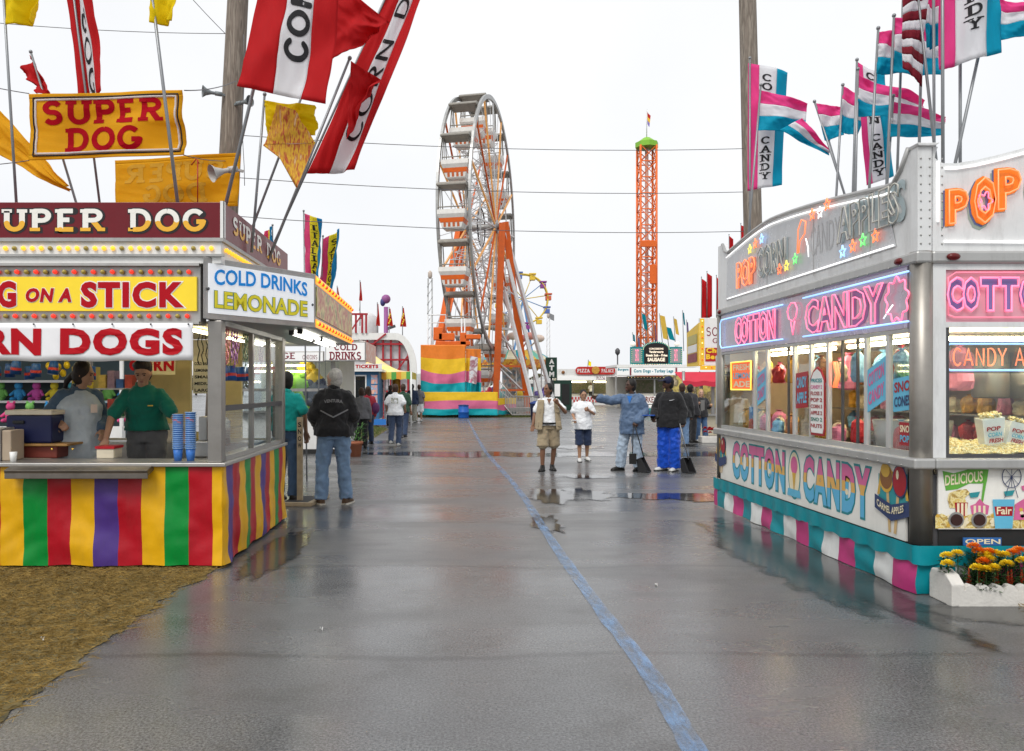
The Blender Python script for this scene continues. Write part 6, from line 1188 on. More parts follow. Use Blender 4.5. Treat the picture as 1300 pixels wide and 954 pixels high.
def flag(label, cat, c4, stripes, axis='v', amp=.05, seed=1, pole=None, base=None, text=None, trect=(.33, .66, .05, .95), orient='stack', group=None, nu=30, nv=36, pr=.014, edge=None, wt=.19, pmat=None, tmat=None):
    """a flag or banner: its pole, its cloth in stripes and its lettering"""
    S = surf4(c4, amp, seed); ss = stripes
    top = pole[0] if pole else c4[0]; foot = pole[1] if pole else c4[3]
    if pole and base is not None and abs(pole[0].z - pole[1].z) > .01:
        t = (base - pole[0].z) / (pole[1].z - pole[0].z); foot = pole[0].lerp(pole[1], t) if t > 0 else pole[1]
    o = thing('flag' if pole else 'banner', label, cat, foot, 0, group)
    if pole:
        mb = MB(); mb.tube([foot, foot.lerp(top, .5) + V((.0, .0, .0)), top], [pr, pr * .95, pr * .85], 10); mb.sph(top, pr * 1.5, 8, 6); mb.build('pole', pmat or m_grey, o)
    mats = []; idx = []
    for f, m in ss:
        if m not in mats: mats.append(m)
    def mi(u, v):
        q = v if axis == 'v' else u
        for f, m in ss:
            if q < f: return mats.index(m)
        return mats.index(ss[-1][1])
    cuts = sorted(set([0.0] + [f for f, m in ss])); mb = MB()
    for a, b in zip(cuts, cuts[1:]):          # cut the cloth along its stripes
        n_ = max(2, int((nv if axis == 'v' else nu) * (b - a) + .5))
        if axis == 'v': mb.surf(lambda u, v: S(u, a + (b - a) * v), nu, n_, mi(.5, (a + b) / 2))
        else: mb.surf(lambda u, v: S(a + (b - a) * u, v), n_, nv, mi((a + b) / 2, .5))
    cl = mb.build('cloth', mats, o); q = cl.modifiers.new('s', 'SOLIDIFY'); q.thickness = .003; q.offset = 0
    if text:
        u0, u1, v0, v1 = trect; tb = MB()
        if orient == 'stack':
            n_ = len(text)
            for i, ch in enumerate(text):
                if ch == ' ': continue
                lettering(ch, V((0, 0, 0)), X_, Z_, 1, 1, None, None, font='slab', wt=wt, serif=.14, mapf=lambda a, b, z: S(u0 + (u1 - u0) * a, v0 + (v1 - v0) * (i + .9 - .8 * b) / n_) + V((0, -z, 0)), both=True, dz=.006, mb=tb)
        elif orient == 'up': lettering(text, V((0, 0, 0)), X_, Z_, 1, 1, None, None, font='slab', wt=wt, serif=0, mapf=lambda a, b, z: S(u1 - (u1 - u0) * b, v1 - (v1 - v0) * a) + V((0, -z, 0)), both=True, dz=.006, mb=tb)
        elif orient == 'down': lettering(text, V((0, 0, 0)), X_, Z_, 1, 1, None, None, font='slab', wt=wt, serif=0, mapf=lambda a, b, z: S(u0 + (u1 - u0) * b, v0 + (v1 - v0) * a) + V((0, -z, 0)), both=True, dz=.006, mb=tb)
        else: lettering(text, V((0, 0, 0)), X_, Z_, 1, 1, None, None, font='slab', wt=wt, serif=.12, mapf=lambda a, b, z: S(u0 + (u1 - u0) * a, v1 - (v1 - v0) * b) + V((0, -z, 0)), both=True, dz=.006, mb=tb)
        tb.build('lettering', tmat or f_ink, cl)
    return o
def q4(Y, *p, Y2=None): Y2 = Y2 or Y; return [P(p[0][0], p[0][1], Y), P(p[1][0], p[1][1], Y2), P(p[2][0], p[2][1], Y2), P(p[3][0], p[3][1], Y)]
def pl2(Y, a, b): return (P(a[0], a[1], Y), P(b[0], b[1], Y))
RB, LB = 2.72, 3.02           # trailer and stand roofs the poles stand on
tri = [(.31, f_pink), (.62, f_white), (1, f_teal)]; ver = [(.34, f_pink), (.70, f_white), (1, f_teal)]
g1 = 'striped flags on the candy trailer'
flag('tall cotton candy banner beside the right utility pole', 'banner', q4(10.5, (950, 79), (1000, 92), (993, 235), (949, 243)), [(.28, f_pink), (.72, f_white), (1, f_teal)], 'u', .05, 1, pl2(10.5, (952, 74), (952, 330)), RB, 'COTTON CANDY', (.34, .62, .06, .94), group='cotton candy banners')
flag('short striped flag in front of the tall cotton candy banner', 'flag', q4(10.2, (964, 113), (1026, 131), (1022, 166), (961, 166)), tri, 'v', .045, 2, pl2(10.2, (966, 108), (950, 300)), RB, group=g1)
flag('drooping striped pennant reaching towards a leaning flagpole', 'flag', q4(9.9, (1018, 150), (1054, 190), (1052, 198), (990, 165)), tri, 'v', .04, 3, pl2(9.9, (1052, 178), (1073, 250)), RB, group=g1)
flag('small striped flag on the leaning flagpole', 'flag', q4(9.6, (1035, 131), (1068, 136), (1070, 172), (1047, 179)), tri, 'v', .04, 4, pl2(9.6, (1034, 129), (1071, 243)), RB, group=g1)
flag('striped flag left of the large waving one', 'flag', q4(9.2, (1070, 110), (1108, 124), (1086, 175), (1066, 165)), tri, 'v', .05, 5, pl2(9.2, (1070, 108), (1062, 243)), RB, group=g1)
flag('cotton candy banner half hidden behind the large striped flag', 'banner', q4(8.9, (1088, 79), (1122, 96), (1136, 224), (1100, 236)), [(.22, f_pink), (.68, f_white), (1, f_teal)], 'u', .04, 6, pl2(8.9, (1088, 76), (1083, 237)), RB, 'COTTON CANDY', (.3, .66, .03, .96), group='cotton candy banners')
flag('large waving striped flag across several flagpoles', 'flag', q4(8.5, (1089, 94), (1176, 127), (1172, 156), (1089, 146)), tri, 'v', .07, 7, pl2(8.5, (1089, 88), (1086, 240)), RB, group=g1)
flag('long striped flag hanging below the large waving one', 'flag', q4(8.2, (1132, 128), (1204, 148), (1196, 172), (1124, 176)), tri, 'v', .05, 8, pl2(8.2, (1134, 122), (1127, 224)), RB, group=g1)
flag('striped flag at the lower left of the draped stars and stripes', 'flag', q4(8.0, (1115, 38), (1150, 46), (1147, 92), (1112, 95)), tri, 'v', .05, 9, pl2(8.0, (1115, 36), (1104, 232)), RB, group=g1)
flag('striped flag behind the draped stars and stripes', 'flag', q4(7.9, (1136, 23), (1194, 34), (1190, 98), (1134, 92)), tri, 'v', .06, 10, pl2(7.9, (1135, 20), (1126, 226)), RB, group=g1)
flag('striped flag beside the big cotton candy banner', 'flag', q4(7.6, (1172, -22), (1192, -12), (1193, 60), (1176, 62)), tri, 'v', .05, 11, pl2(7.6, (1172, -40), (1167, 186)), RB, group=g1)
flag('big cotton candy banner on the trailer front corner', 'banner', q4(6.7, (1196, -170), (1268, -190), (1274, 66), (1193, 88)), [(.27, f_pink), (.74, f_white), (1, f_teal)], 'u', .06, 12, pl2(6.7, (1196, -180), (1197, 180)), RB, 'COTTON CANDY', (.40, .66, .05, .86), group='cotton candy banners')
flag('striped flag flying clear above the trailer front sign', 'flag', q4(6.8, (1262, -8), (1330, 14), (1328, 46), (1268, 50)), tri, 'v', .06, 13, pl2(6.8, (1262, -20), (1213, 206)), RB, group=g1)
flag('faded stars and stripes hanging in folds between the flagpoles', 'flag', q4(7.3, (1147, -40), (1184, -75), (1172, 110), (1145, 88)), [(i / 13, (f_white, f_maroon)[i % 2]) for i in range(1, 14)], 'v', .07, 14, pl2(7.3, (1158, -70), (1186, 182)), RB)
for k, (a, b, Y) in enumerate((((1147.5, -30), (1139, 222), 8.1), ((1185, -40), (1186, 182), 7.5), ((1219, -20), (1219, 204), 6.9))):
    p, q = pl2(Y, a, b); t = (RB - p.z) / (q.z - p.z); f = p.lerp(q, t); mb = MB(); mb.tube([f, p], .013, 10); mb.build('flagpole', m_grey, label='bare grey flagpole standing on the candy trailer roof', cat='flagpole', group='bare flagpoles on the candy trailer')
# ---- left: flags and banners of the hot dog stand
flag('yellow flag at the far left end of the hot dog stand', 'flag', q4(7.6, (-4, -70), (48, -78), (42, 28), (8, 32)), [(1, f_yel)], 'v', .05, 21, pl2(7.6, (0, -80), (21, 262)), LB, group='yellow flags')
flag('yellow flag on the pole crossing the yellow roof banner', 'flag', q4(7.5, (186, -70), (232, -76), (222, 28), (193, 31)), [(1, f_yel)], 'v', .05, 22, pl2(7.5, (184, -80), (226, 262)), LB, group='yellow flags', pr=.017)
flag('long red hot dog banner behind the yellow roof banner', 'banner', q4(9.0, (62, -190), (96, -170), (134, 116), (103, 150)), [(.33, f_red), (.72, f_white), (1, f_red)], 'u', .06, 23, pl2(9.0, (70, -190), (127, 262)), LB, 'HOT DOG', (.36, .68, .18, .96), 'down', wt=.14)
flag('small limp red flag above the yellow roof banner', 'flag', q4(8.6, (38, 70), (30, 92), (58, 122), (62, 116)), [(1, f_red)], 'v', .06, 24, pl2(8.6, (39, 66), (98, 262)), LB)
flag('long golden pennant sagging behind the yellow roof banner', 'flag', q4(9.3, (-14, 128), (90, 236), (86, 244), (-14, 190)), [(1, f_gold)], 'v', .05, 25)
def strung(label, Y, c, ink, rev=False, seed=1, frame=True):
    o = flag(label, 'banner', q4(Y, *c), [(.07, f_gold), (.93, f_gold), (1, f_gold)], 'v', .025, seed)
    S = surf4(q4(Y, *c), .025, seed); cl = o.children[0]
    if frame:
        for (d, wd, mt, dz) in ((.055, .02, f_ink, .006), (.085, .028, f_white, .007)):
            mb = MB(); pts = []
            for i in range(161):
                t = i / 160 * 4; k = int(t) % 4; f = t - int(t); dx = d * .5
                u, v = ((dx + (1 - 2 * dx) * f, d * 1.1), (1 - dx, d * 1.1 + (1 - 2.2 * d) * f), (1 - dx - (1 - 2 * dx) * f, 1 - d * 1.1), (dx, 1 - d * 1.1 - (1 - 2.2 * d) * f))[k]; pts.append(S(u, v) + V((0, -dz, 0)))
            mb.tube(pts, wd * .38, 6); mb.build('border', mt, cl)
    mt = M('banner red ink', (.36, .0, .008), .7, spec=.1) if ink else M('banner show through', (.62, .33, .02), .7)
    mf = lambda u0, u1, v0, v1: (lambda a, b, z: S((u0 + (u1 - u0) * a) if not rev else (u1 - (u1 - u0) * a), v1 - (v1 - v0) * b) + V((0, -z, 0)))
    for s, r_ in (('SUPER', (.075, .885, .11, .47)), ('DOG', (.22, .75, .53, .89))): tb = MB(); lettering(s, V((0, 0, 0)), X_, Z_, 1, 1, None, None, font='slab', wt=.26, serif=.1, mapf=mf(*r_), dz=.006, mb=tb, gap=.3, asp=.95); tb.build('lettering', mt, cl)
    return o
strung('yellow super dog banner strung above the stand roof', 8.3, ((37, 120), (234, 115), (233, 197), (37, 204)), True, seed=31)
strung('second yellow super dog banner seen from behind near the utility pole', 10.4, ((146, 204), (303, 194), (302, 262), (146, 268)), False, True, 32, False)
flag('big red corn dog flag on the stand roof corner', 'flag', q4(7.5, (352, -130), (440, -110), (412, 132), (303, 111)), [(.40, f_red), (.72, f_white), (1, f_red)], 'u', .055, 33, pl2(7.68, (378, -120), (286, 262)), LB, 'CORN DOGS', (.45, .70, -.35, .82), 'up', wt=.22, pr=.018)
flag('plain red flag flying out behind the big corn dog flag', 'flag', q4(8.6, (410, -40), (490, 26), (470, 48), (416, 78)), [(1, f_red)], 'v', .06, 34, pl2(8.6, (452, -60), (320, 290)), LB)
flag('slanting red corn dogs banner furthest over the lane', 'banner', q4(9.2, (540, -120), (574, -104), (456, 216), (392, 222)), [(.36, f_red), (.66, f_white), (1, f_red)], 'u', .06, 35, pl2(9.2, (538, -110), (352, 300)), LB, 'CORN DOGS', (.39, .63, .02, .88), 'up', wt=.14)
flag('small red flag at the tip of a leaning pole before the corn dogs banner', 'flag', q4(8.9, (446, 78), (487, 104), (462, 128), (440, 178)), [(1, f_red)], 'v', .07, 36, pl2(8.9, (444, 74), (348, 312)), LB, pr=.017)
flag('yellow flag half hidden under the big corn dog flag', 'flag', q4(8.0, (336, 128), (400, 134), (400, 172), (338, 174)), [(1, f_yel)], 'v', .05, 37, pl2(8.0, (336, 120), (322, 290)), LB)
bo = flag('small orange super dog banner folded edge on beneath the corn dog flag', 'banner', q4(7.9, (352, 132), (374, 140), (400, 182), (335, 184)), [(1, f_gold)], 'v', .02, 38); bo.children[0].data.materials[0] = blot_mat('folded banner print', [(.8, .47, .02), (.5, .05, .03), (.82, .5, .03), (.6, .2, .03), (.8, .6, .3)], 11, .7, 0, (2.5, 1, .6))
mb = MB(); S = [P(335, 184, 7.9), P(356, 200, 7.9), P(377, 238, 7.9), P(400, 182, 7.9)]; mb.add(S, [(0, 1, 2, 3)]); mb.tube(S[:3], .012, 6); mb.build('folded_part', blot_mat('folded banner print', []), bo)
# ---- utility poles
m_log = blot_mat('weathered pole timber', [(.10, .085, .07), (.24, .20, .165), (.15, .125, .10), (.30, .26, .215), (.12, .10, .085)], 5, .9, 0, (5, 5, .35))
for lab, px0, px1, Y, r0 in (('weathered timber utility pole behind the hot dog stand', 302, 289, 11.5, .155), ('weathered timber utility pole behind the candy trailer', 949, 955, 13.6, .15)):
    o = thing('utility_pole', lab, 'utility pole', P(px1, 258, Y) * 1 - V((0, 0, P(px1, 258, Y).z)))
    a, b = P(px1, 258, Y), P(px0, 0, Y); d = (b - a) / (b.z - a.z); mb = MB(); mb.tube([a + d * (z - a.z) for z in (0, 2, 4, 6, 8, 10, 12)], [r0 * 1.1, r0 * 1.06, r0 * 1.02, r0, r0 * .96, r0 * .92, r0 * .88], 18); mb.build('pole', m_log, o)
def horn(label, p, d, s=1, mat=m_dark):
    o = thing('horn_speaker', label, 'loudspeaker', p); d = V(d).normalized(); mb = MB(); mb.tube([p, p + d * .10 * s, p + d * .2 * s, p + d * .27 * s], [.03 * s, .035 * s, .07 * s, .12 * s], 14, cap=False); mb.build('horn', mat, o); mb = MB(); mb.tube([p - d * .1 * s, p + d * .02], .045 * s, 12); mb.build('driver', mat, o); mb = MB(); mb.bar(p - d * .05, p - d * .05 + V((.1 if d.x < 0 else -.1, .1, 0)), .03); mb.build('bracket', mat, o)
m_horn = M('grey painted horn', (.22, .25, .26), .5, dirt=.2)
horn('grey horn loudspeaker pointing left on the utility pole', P(275, 119, 11.3), (-1, -.5, .0), .72, m_horn); horn('grey horn loudspeaker pointing right on the utility pole', P(305, 131, 11.3), (1, -.5, 0), .68, m_horn); horn('pale square mouthed horn loudspeaker above the stand roof', P(292, 216, 10.2), (-.8, -.6, -.35), .95, M('pale horn', (.5, .5, .48), .5))
mb = MB(); mb.tube([P(251, 203, 10.2), P(251, 258, 10.2)], .008, 6); mb.tube([P(243, 210, 10.2), P(249, 202, 10.2), P(253, 208, 10.2)], .008, 6); mb.build('red_cord', m_red, label='red cord hanging before the rear yellow banner', cat='cord')
# ---- cables across the lane
m_cab = M('dark cable', (.13, .13, .14), .6)
def cable(label, pts, r=.0055):
    ps = []
    for (a, b) in zip(pts, pts[1:]):
        L = (b - a).length; sag = L * .012
        for i in range(12): t = i / 12; ps.append(a.lerp(b, t) - V((0, 0, sag * 4 * t * (1 - t))))
    ps.append(pts[-1]); mb = MB(); mb.tube(ps, r, 5); return mb.build('cable', m_cab, label=label, cat='cable', group='cables over the lane')
cable('top cable spanning between the two utility poles', [P(304, 172, 11.4), P(944, 189, 13.5)]); cable('middle cable spanning between the two utility poles', [P(304, 226, 11.4), P(944, 244, 13.5)]); cable('lowest cable spanning between the two utility poles', [P(303, 275, 11.4), P(944, 294, 13.5)])
cable('thin cable running from the left utility pole past the yellow flag', [P(-30, 27, 11), P(286, 43, 11.4)], .005); cable('guy wire slanting down to the left utility pole', [P(236, -10, 11), P(286, 43, 11.4)], .005)
cable('cord tying the yellow banner upper corner to the utility pole', [P(234, 115, 8.3), P(300, 103, 11.3)], .006); cable('cord from the yellow banner upper left corner', [P(37, 119, 8.3), P(-30, 106, 8.3)], .005); cable('cord from the yellow banner lower left corner', [P(37, 204, 8.3), P(-30, 211, 8.3)], .005); cable('cord from the yellow banner lower right corner', [P(233, 197, 8.3), P(302, 203, 11.3)], .005)
mb = MB(); mb.tube([P(309 + 1.5 * sin(i), 44 + 24 * i, 11.3) for i in range(9)], .005, 5); mb.build('down_lead', m_cab, label='thin lead running down the left utility pole', cat='cable')
# ================================================================ stalls and tents on the left, behind the stand
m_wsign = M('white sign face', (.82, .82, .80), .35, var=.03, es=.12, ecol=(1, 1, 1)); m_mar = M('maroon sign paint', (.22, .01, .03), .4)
os1 = thing('drinks_stall', 'white drinks and onions stall with lit glass display', 'food stall', at(400, 19.6))
Y = 19.5; x0, x1 = fx(300, Y), fx(436, Y)
mb = MB(); mb.box((x0, Y, .12), (x1, Y + .05, 1.02)); mb.build('front_panel', m_white, os1); mb = MB(); mb.box((x0, Y - .02, .0), (x1, Y + .02, .12)); mb.build('kick_gap', m_black, os1)
mb = MB(); mb.box((x0, Y - .15, 1.02), (x1 + .05, Y + .3, 1.07)); mb.build('counter', m_alu, os1); mb = MB(); mb.box((x1 - .04, Y, .12), (x1, Y + 2.6, 1.02)); mb.box((x0, Y + 2.55, .12), (x1 - .05, Y + 2.6, 2.4)); mb.build('side_panel', m_white, os1)
for x in (x0, fx(357, Y), fx(420, Y)): mb = MB(); mb.box((x, Y, 1.07), (x + .1, Y + .1, 2.35)); mb.build('post', m_alu, os1)
mb = MB(); mb.box((x0, Y + .03, 1.071), (x1 - .1, Y + .035, 2.3)); mb.build('window_pane', m_glass, os1)
mb = MB(); mb.box((x0, Y - .01, 1.55), (x1 - .1, Y + .02, 1.62)); mb.build('rail', m_alu, os1)
for (a, b, c, d) in ((300, 411, 446, 460), (413, 464, 434, 459)):
    mb = MB(); mb.box((fx(a, Y - .3), Y - .3, fz(d, Y - .3)), (fx(b, Y - .3), Y - .18, fz(c, Y - .3))); bx_ = mb.build('sign_box', m_alu, os1, bevel=.01); mb = MB(); mb.box((fx(a + 1, Y - .3), Y - .31, fz(d - 1.5, Y - .3)), (fx(b - 1, Y - .3), Y - .301, fz(c + 1.5, Y - .3))); sfc = mb.build('sign_face', m_wsign, bx_)
    TY = lambda s, p, q, r, t, **k: lettering(s, (fx(p, Y - .31), Y - .31, fz(t, Y - .31)), X_, Z_, fx(q, Y - .31) - fx(p, Y - .31), fz(r, Y - .31) - fz(t, Y - .31), m_mar, sfc, **k)
    if a == 300: TY('SAUSAGE', 310, 376, 448, 456, font='slab'); TY('ONIONS', 384, 403, 451, 456.5, font='slab', wt=.12)
    else: TY('COLD', 424, 454, 437, 445, font='slab', wt=.2); TY('DRINKS', 418, 459, 447, 457, font='slab', wt=.2)
mb = MB(); mb.box((x0, Y - .3, fz(434, Y) + .02), (x1 + .4, Y + 2.6, fz(434, Y) + .06)); mb.build('roof', m_white, os1)
mb = MB(); mb.box((fx(464, Y) - .01, Y - .2, fz(459, Y)), (fx(464, Y) + .02, Y + 2.4, fz(434, Y))); mb.build('side_sign', blot_mat('faded pink sign', [(.75, .7, .66), (.7, .35, .25), (.78, .74, .7)], 5), os1)
for z in (2.2, 2.05): mb = MB(); mb.tube([(x0 + .2, Y + .3, z), (x1 - 1.0, Y + .3, z)], .025, 8); mb.build('fluorescent_tube', m_tubey, os1)
rr = random.Random(3)
for k, (px, py, r_, c, cn) in enumerate(((378, 488, .34, (.25, .55, .08), 'lime green'), (396, 482, .26, (.75, .5, .05), 'golden'), (401, 498, .34, (.05, .06, .10), 'dark blue'), (386, 511, .2, (.3, .6, .1), 'pale green'), (413, 505, .2, (.04, .08, .2), 'navy'), (389, 466, .2, (.78, .55, .05), 'yellow'), (370, 505, .22, (.3, .6, .12), 'leaf green'))):
    p = P(px, py, Y + .6); mb = MB(); mb.sph(p, (r_, r_ * .6, r_), 14, 10)
    for i in range(6): a = 2 * pi * i / 6; mb.sph(p + V((cos(a) * r_ * .8, -.05, sin(a) * r_ * .8)), r_ * .42, 8, 6)
    mb.tube([p + V((0, 0, r_)), V((p.x, p.y, 2.35))], .006, 4); mb.build('inflatable_toy', M('inflatable ' + cn, c, .3, var=.15), label=cn + ' inflatable toy hanging in the drinks stall window', cat='inflatable')
# potted plant
o = thing('potted_plant', 'leafy green plant in terracotta pot beside jacket man', 'potted plant', at(451, 18.8)); c = at(451, 18.8); mb = MB(); mb.lathe(c, [(.13, 0), (.17, .30), (.19, .30), (.19, .36), (.16, .36), (.15, .31)], 20); mb.build('pot', M('terracotta', (.36, .13, .07), .8, var=.2), o)
mb = MB(); mb.lathe(c + V((0, 0, .30)), [(.15, 0), (.15, .02)], 16); mb.build('soil', m_soil, o); mb = MB()
for i in range(170): a = rr.uniform(0, 6.28); q = .26 * rr.random() ** .6; p = c + V((q * cos(a), q * sin(a), .34 + .42 * rr.random())); d = V((cos(a), sin(a), rr.uniform(-.1, 1.2))).normalized(); s = d.cross(Z_).normalized(); L = rr.uniform(.07, .13); mb.add([p, p + d * L * .5 + s * L * .2, p + d * L, p + d * L * .5 - s * L * .2], [(0, 1, 2, 3)])
mb.build('foliage', M('broad leaves', (.05, .14, .03), .5, var=.5, scale=15), o)
# small blue ticket booth
Y = 32.5; bb = thing('ticket_booth', 'small blue ticket booth with red lettered roof strip', 'booth', at(458, 33.3)); xa, xb = fx(424, Y), fx(481, Y)
m_boo = M('blue booth paint', (.035, .13, .26), .5, var=.1, dirt=.1)
wx, wy = fx(451, Y), fx(464, Y); mb = MB(); mb.box((xa, Y, .35), (wx, Y + .06, 2.3)); mb.box((wy, Y, .35), (xb, Y + .06, 2.3)); mb.box((wx, Y, .35), (wy, Y + .06, 1.1)); mb.box((wx, Y, 2.12), (wy, Y + .06, 2.3)); mb.box((xa, Y + 1.9, .35), (xb, Y + 1.95, 2.3)); mb.box((xb - .05, Y + .06, .35), (xb, Y + 1.9, 2.3)); mb.box((xa, Y + .06, .35), (xa + .05, Y + 1.9, 2.3)); mb.build('wall', m_boo, bb)
mb = MB()
for (p, q) in (((wx - .04, 1.06), (wx + .01, 2.16)), ((wy - .01, 1.06), (wy + .04, 2.16)), ((wx, 2.11), (wy, 2.16)), ((wx, 1.06), (wy, 1.11))): mb.box((p[0], Y - .02, p[1]), (q[0], Y + .0, q[1]))
mb.build('window_frame', m_white, bb); mb = MB(); mb.box((wx, Y + .03, 1.1), (wy, Y + .035, 2.12)); mb.build('window_pane', glass_mat('grey glass', (.55, .57, .58)), bb)
mb = MB(); mb.box((xa - .2, Y - .25, 2.3), (xb + .15, Y + 2.1, 2.4)); mb.build('roof', m_white, bb); mb = MB(); mb.box((xa - .2, Y - .26, 2.40), (xb + .15, Y - .22, 2.62)); rsx = mb.build('roof_sign', m_white, bb); lettering('TICKETS TICKETS', (xa - .1, Y - .26, 2.43), X_, Z_, xb - xa + .1, .15, m_yred, rsx, bold=.06)
for k in range(3): mb = MB(); mb.box((xb - .32, Y - .012, .95 + .42 * k), (xb - .06, Y - .002, 1.32 + .42 * k)); mb.build('poster', blot_mat('poster %d' % k, [(.75, .75, .72), (.2, .4, .6), (.75, .3, .2), (.78, .75, .6)], 7), bb)
mb = MB(); mb.box((xa, Y - .06, .10), (xb + .3, Y - .01, .34)); mb.build('blue_skirt', M('blue tarpaulin', (.03, .18, .55), .5), bb)
# lattice gate panels and pizza sign
Y = 34.5; lg = thing('lattice_gate', 'white metal lattice gate beside the ticket booth', 'gate', at(489, Y)); mb = MB()
for px in (481, 485, 489, 493, 497): x = fx(px, Y); mb.box((x - .02, Y, .02), (x + .02, Y + .04, 2.15))
mb.build('upright', m_white, lg); mb = MB()
for k in range(9): z = .1 + .25 * k; mb.bar((fx(481, Y), Y + .02, z), (fx(497, Y), Y + .02, z + .3 if k % 2 else z - .05), .02)
mb.build('cross_bar', m_white, lg)
ps = MB(); ps.box((fx(477, Y), Y - .1, fz(482, Y)), (fx(491, Y), Y - .04, fz(473, Y))); ps = ps.build('pizza_sign', M('orange red sign', (.75, .10, .02), .4), label='small orange pizza sign under the yellow tent', cat='sign', bevel=.02); lettering('PIZZA', (fx(478, Y), Y - .1, fz(479, Y)), X_, Z_, .42, .14, m_white, ps, bold=.04)
vs_ = MB(); vs_.box((fx(483, Y - .2), Y - .2, 1.0), (fx(487, Y - .2), Y - .17, 2.0)); vs_ = vs_.build('vertical_sign', m_white, label='narrow upright board with stacked black letters', cat='sign')
for i, ch in enumerate('PIZZA'): lettering(ch, (fx(483.3, Y - .2), Y - .2, 1.82 - .19 * i), X_, Z_, .11, .14, f_ink, vs_, bold=.04, dz=.004)
# yellow tent
Y0, Y1 = 33.6, 38.5; m_tent = blot_mat('faded yellow tent cloth', [(.80, .62, .12), (.85, .72, .22), (.75, .5, .3), (.82, .66, .15)], 1.2, .7)
tt = thing('market_tent', 'yellow peaked tent with green and orange valance', 'tent', at(500, 36)); ap = P(474, 450, 36); ba = [V((-4.6, Y0, fz(474, Y0))), V((fx(522, Y0), Y0, fz(472, Y0))), V((fx(522, Y0), Y1, fz(472, Y0))), V((-4.6, Y1, fz(474, Y0)))]
mb = MB()
for i in range(4): a, b = ba[i], ba[(i + 1) % 4]; mb.surf(lambda u, v: a.lerp(b, u).lerp(ap, v) - V((0, 0, .22 * sin(pi * v) + .05 * sin(u * pi))), 10, 10)
mb.build('canopy', m_tent, tt); mb = MB()
for i in range(2): a, b = ba[i], ba[(i + 1) % 4]; mb.surf(lambda u, v: a.lerp(b, u) - V((0, 0, .34 * v - .04 * abs(sin(u * 26)) * v)), 40, 2, lambda u, v: int(u * 13) % 3)
mb.build('valance', [M('tent green', (.10, .38, .08), .7), M('tent orange', (.8, .35, .04), .7), M('tent gold', (.75, .6, .1), .7)], tt)
for p in ba: mb = MB(); mb.tube([V((p.x, p.y, 0)), p], .035, 8); mb.build('tent_pole', m_white, tt)
mb = MB(); mb.surf(lambda u, v: (fx(498 + 10 * u, 35.5), 35.5 + .1 * sin(u * 9), 2.15 - 1.1 * v + .2 * u * v), 10, 8); mb.build('hanging_cloth', M('golden brown cloth', (.45, .24, .03), .8, bump=.5, bscale=12), label='golden brown cloth hanging under the yellow tent', cat='cloth')
# white arched ride front with red frame
Y = 42.; ar = thing('arched_ride_front', 'white arched ride front with red square tube grid', 'ride', at(490, Y)); Z = lambda py: fz(py, Y); Xp = lambda px: fx(px, Y)
def arch_pts(o): return [V((Xp(440), Y, Z(423) - o)), V((Xp(502), Y, Z(423) - o))] + [V((Xp(502) + (Xp(529) - Xp(502) - o) * sin(a), Y, Z(470) + (Z(423) - Z(470) - o) * cos(a))) for a in [pi / 2 * i / 10 for i in range(1, 11)]] + [V((Xp(529) - o, Y, 0))]
ou, inn = arch_pts(0), arch_pts(.36); mb = MB()
for i in range(len(ou) - 1): mb.prism([ou[i], ou[i + 1], inn[i + 1], inn[i]], V((0, .3, 0)))
mb.build('arch', m_white, ar)
mb = MB(); mb.prism([V((Xp(440), Y + .32, 0))] + [p + V((0, .32, 0)) for p in inn[::1]], V((0, .04, 0))); mb.build('backing', M('pale grey sheet', (.62, .63, .66), .5, dirt=.1), ar); m_rfr = M('red steel tube', (.36, .02, .03), .45)
for px in (466, 476, 486, 496, 507, 518): mb = MB(); x = Xp(px); mb.box((x - .05, Y + .1, 0), (x + .05, Y + .2, Z(430) if px < 510 else Z(440))); mb.build('upright', m_rfr, ar)
for py in (437, 457, 477, 497): mb = MB(); mb.box((Xp(441), Y + .02, Z(py) - .05), (Xp(521 if py > 440 else 514), Y + .09, Z(py) + .05)); mb.build('rail', m_rfr, ar)
mb = MB(); mb.bar((Xp(470), Y - .05, Z(440)), (Xp(490), Y - .05, Z(424)), .08); mb.bar((Xp(505), Y - .05, Z(470)), (Xp(518), Y - .05, Z(452)), .08); mb.build('brace', m_rfr, ar)
for px, py in ((444, 423), (452, 423), (460, 423), (465, 423)): mb = MB(); mb.box((Xp(px) - .05, Y - .1, Z(py)), (Xp(px) + .05, Y, Z(py) + 1.)); mb.build('rail_post', m_rfr, ar)
mb = MB(); mb.box((Xp(440), Y - .12, Z(423) + .95), (Xp(467), Y - .02, Z(423) + 1.05)); mb.bar((Xp(444), Y - .07, Z(423)), (Xp(460), Y - .07, Z(423) + 1), .07); mb.build('upper_railing', m_rfr, ar)
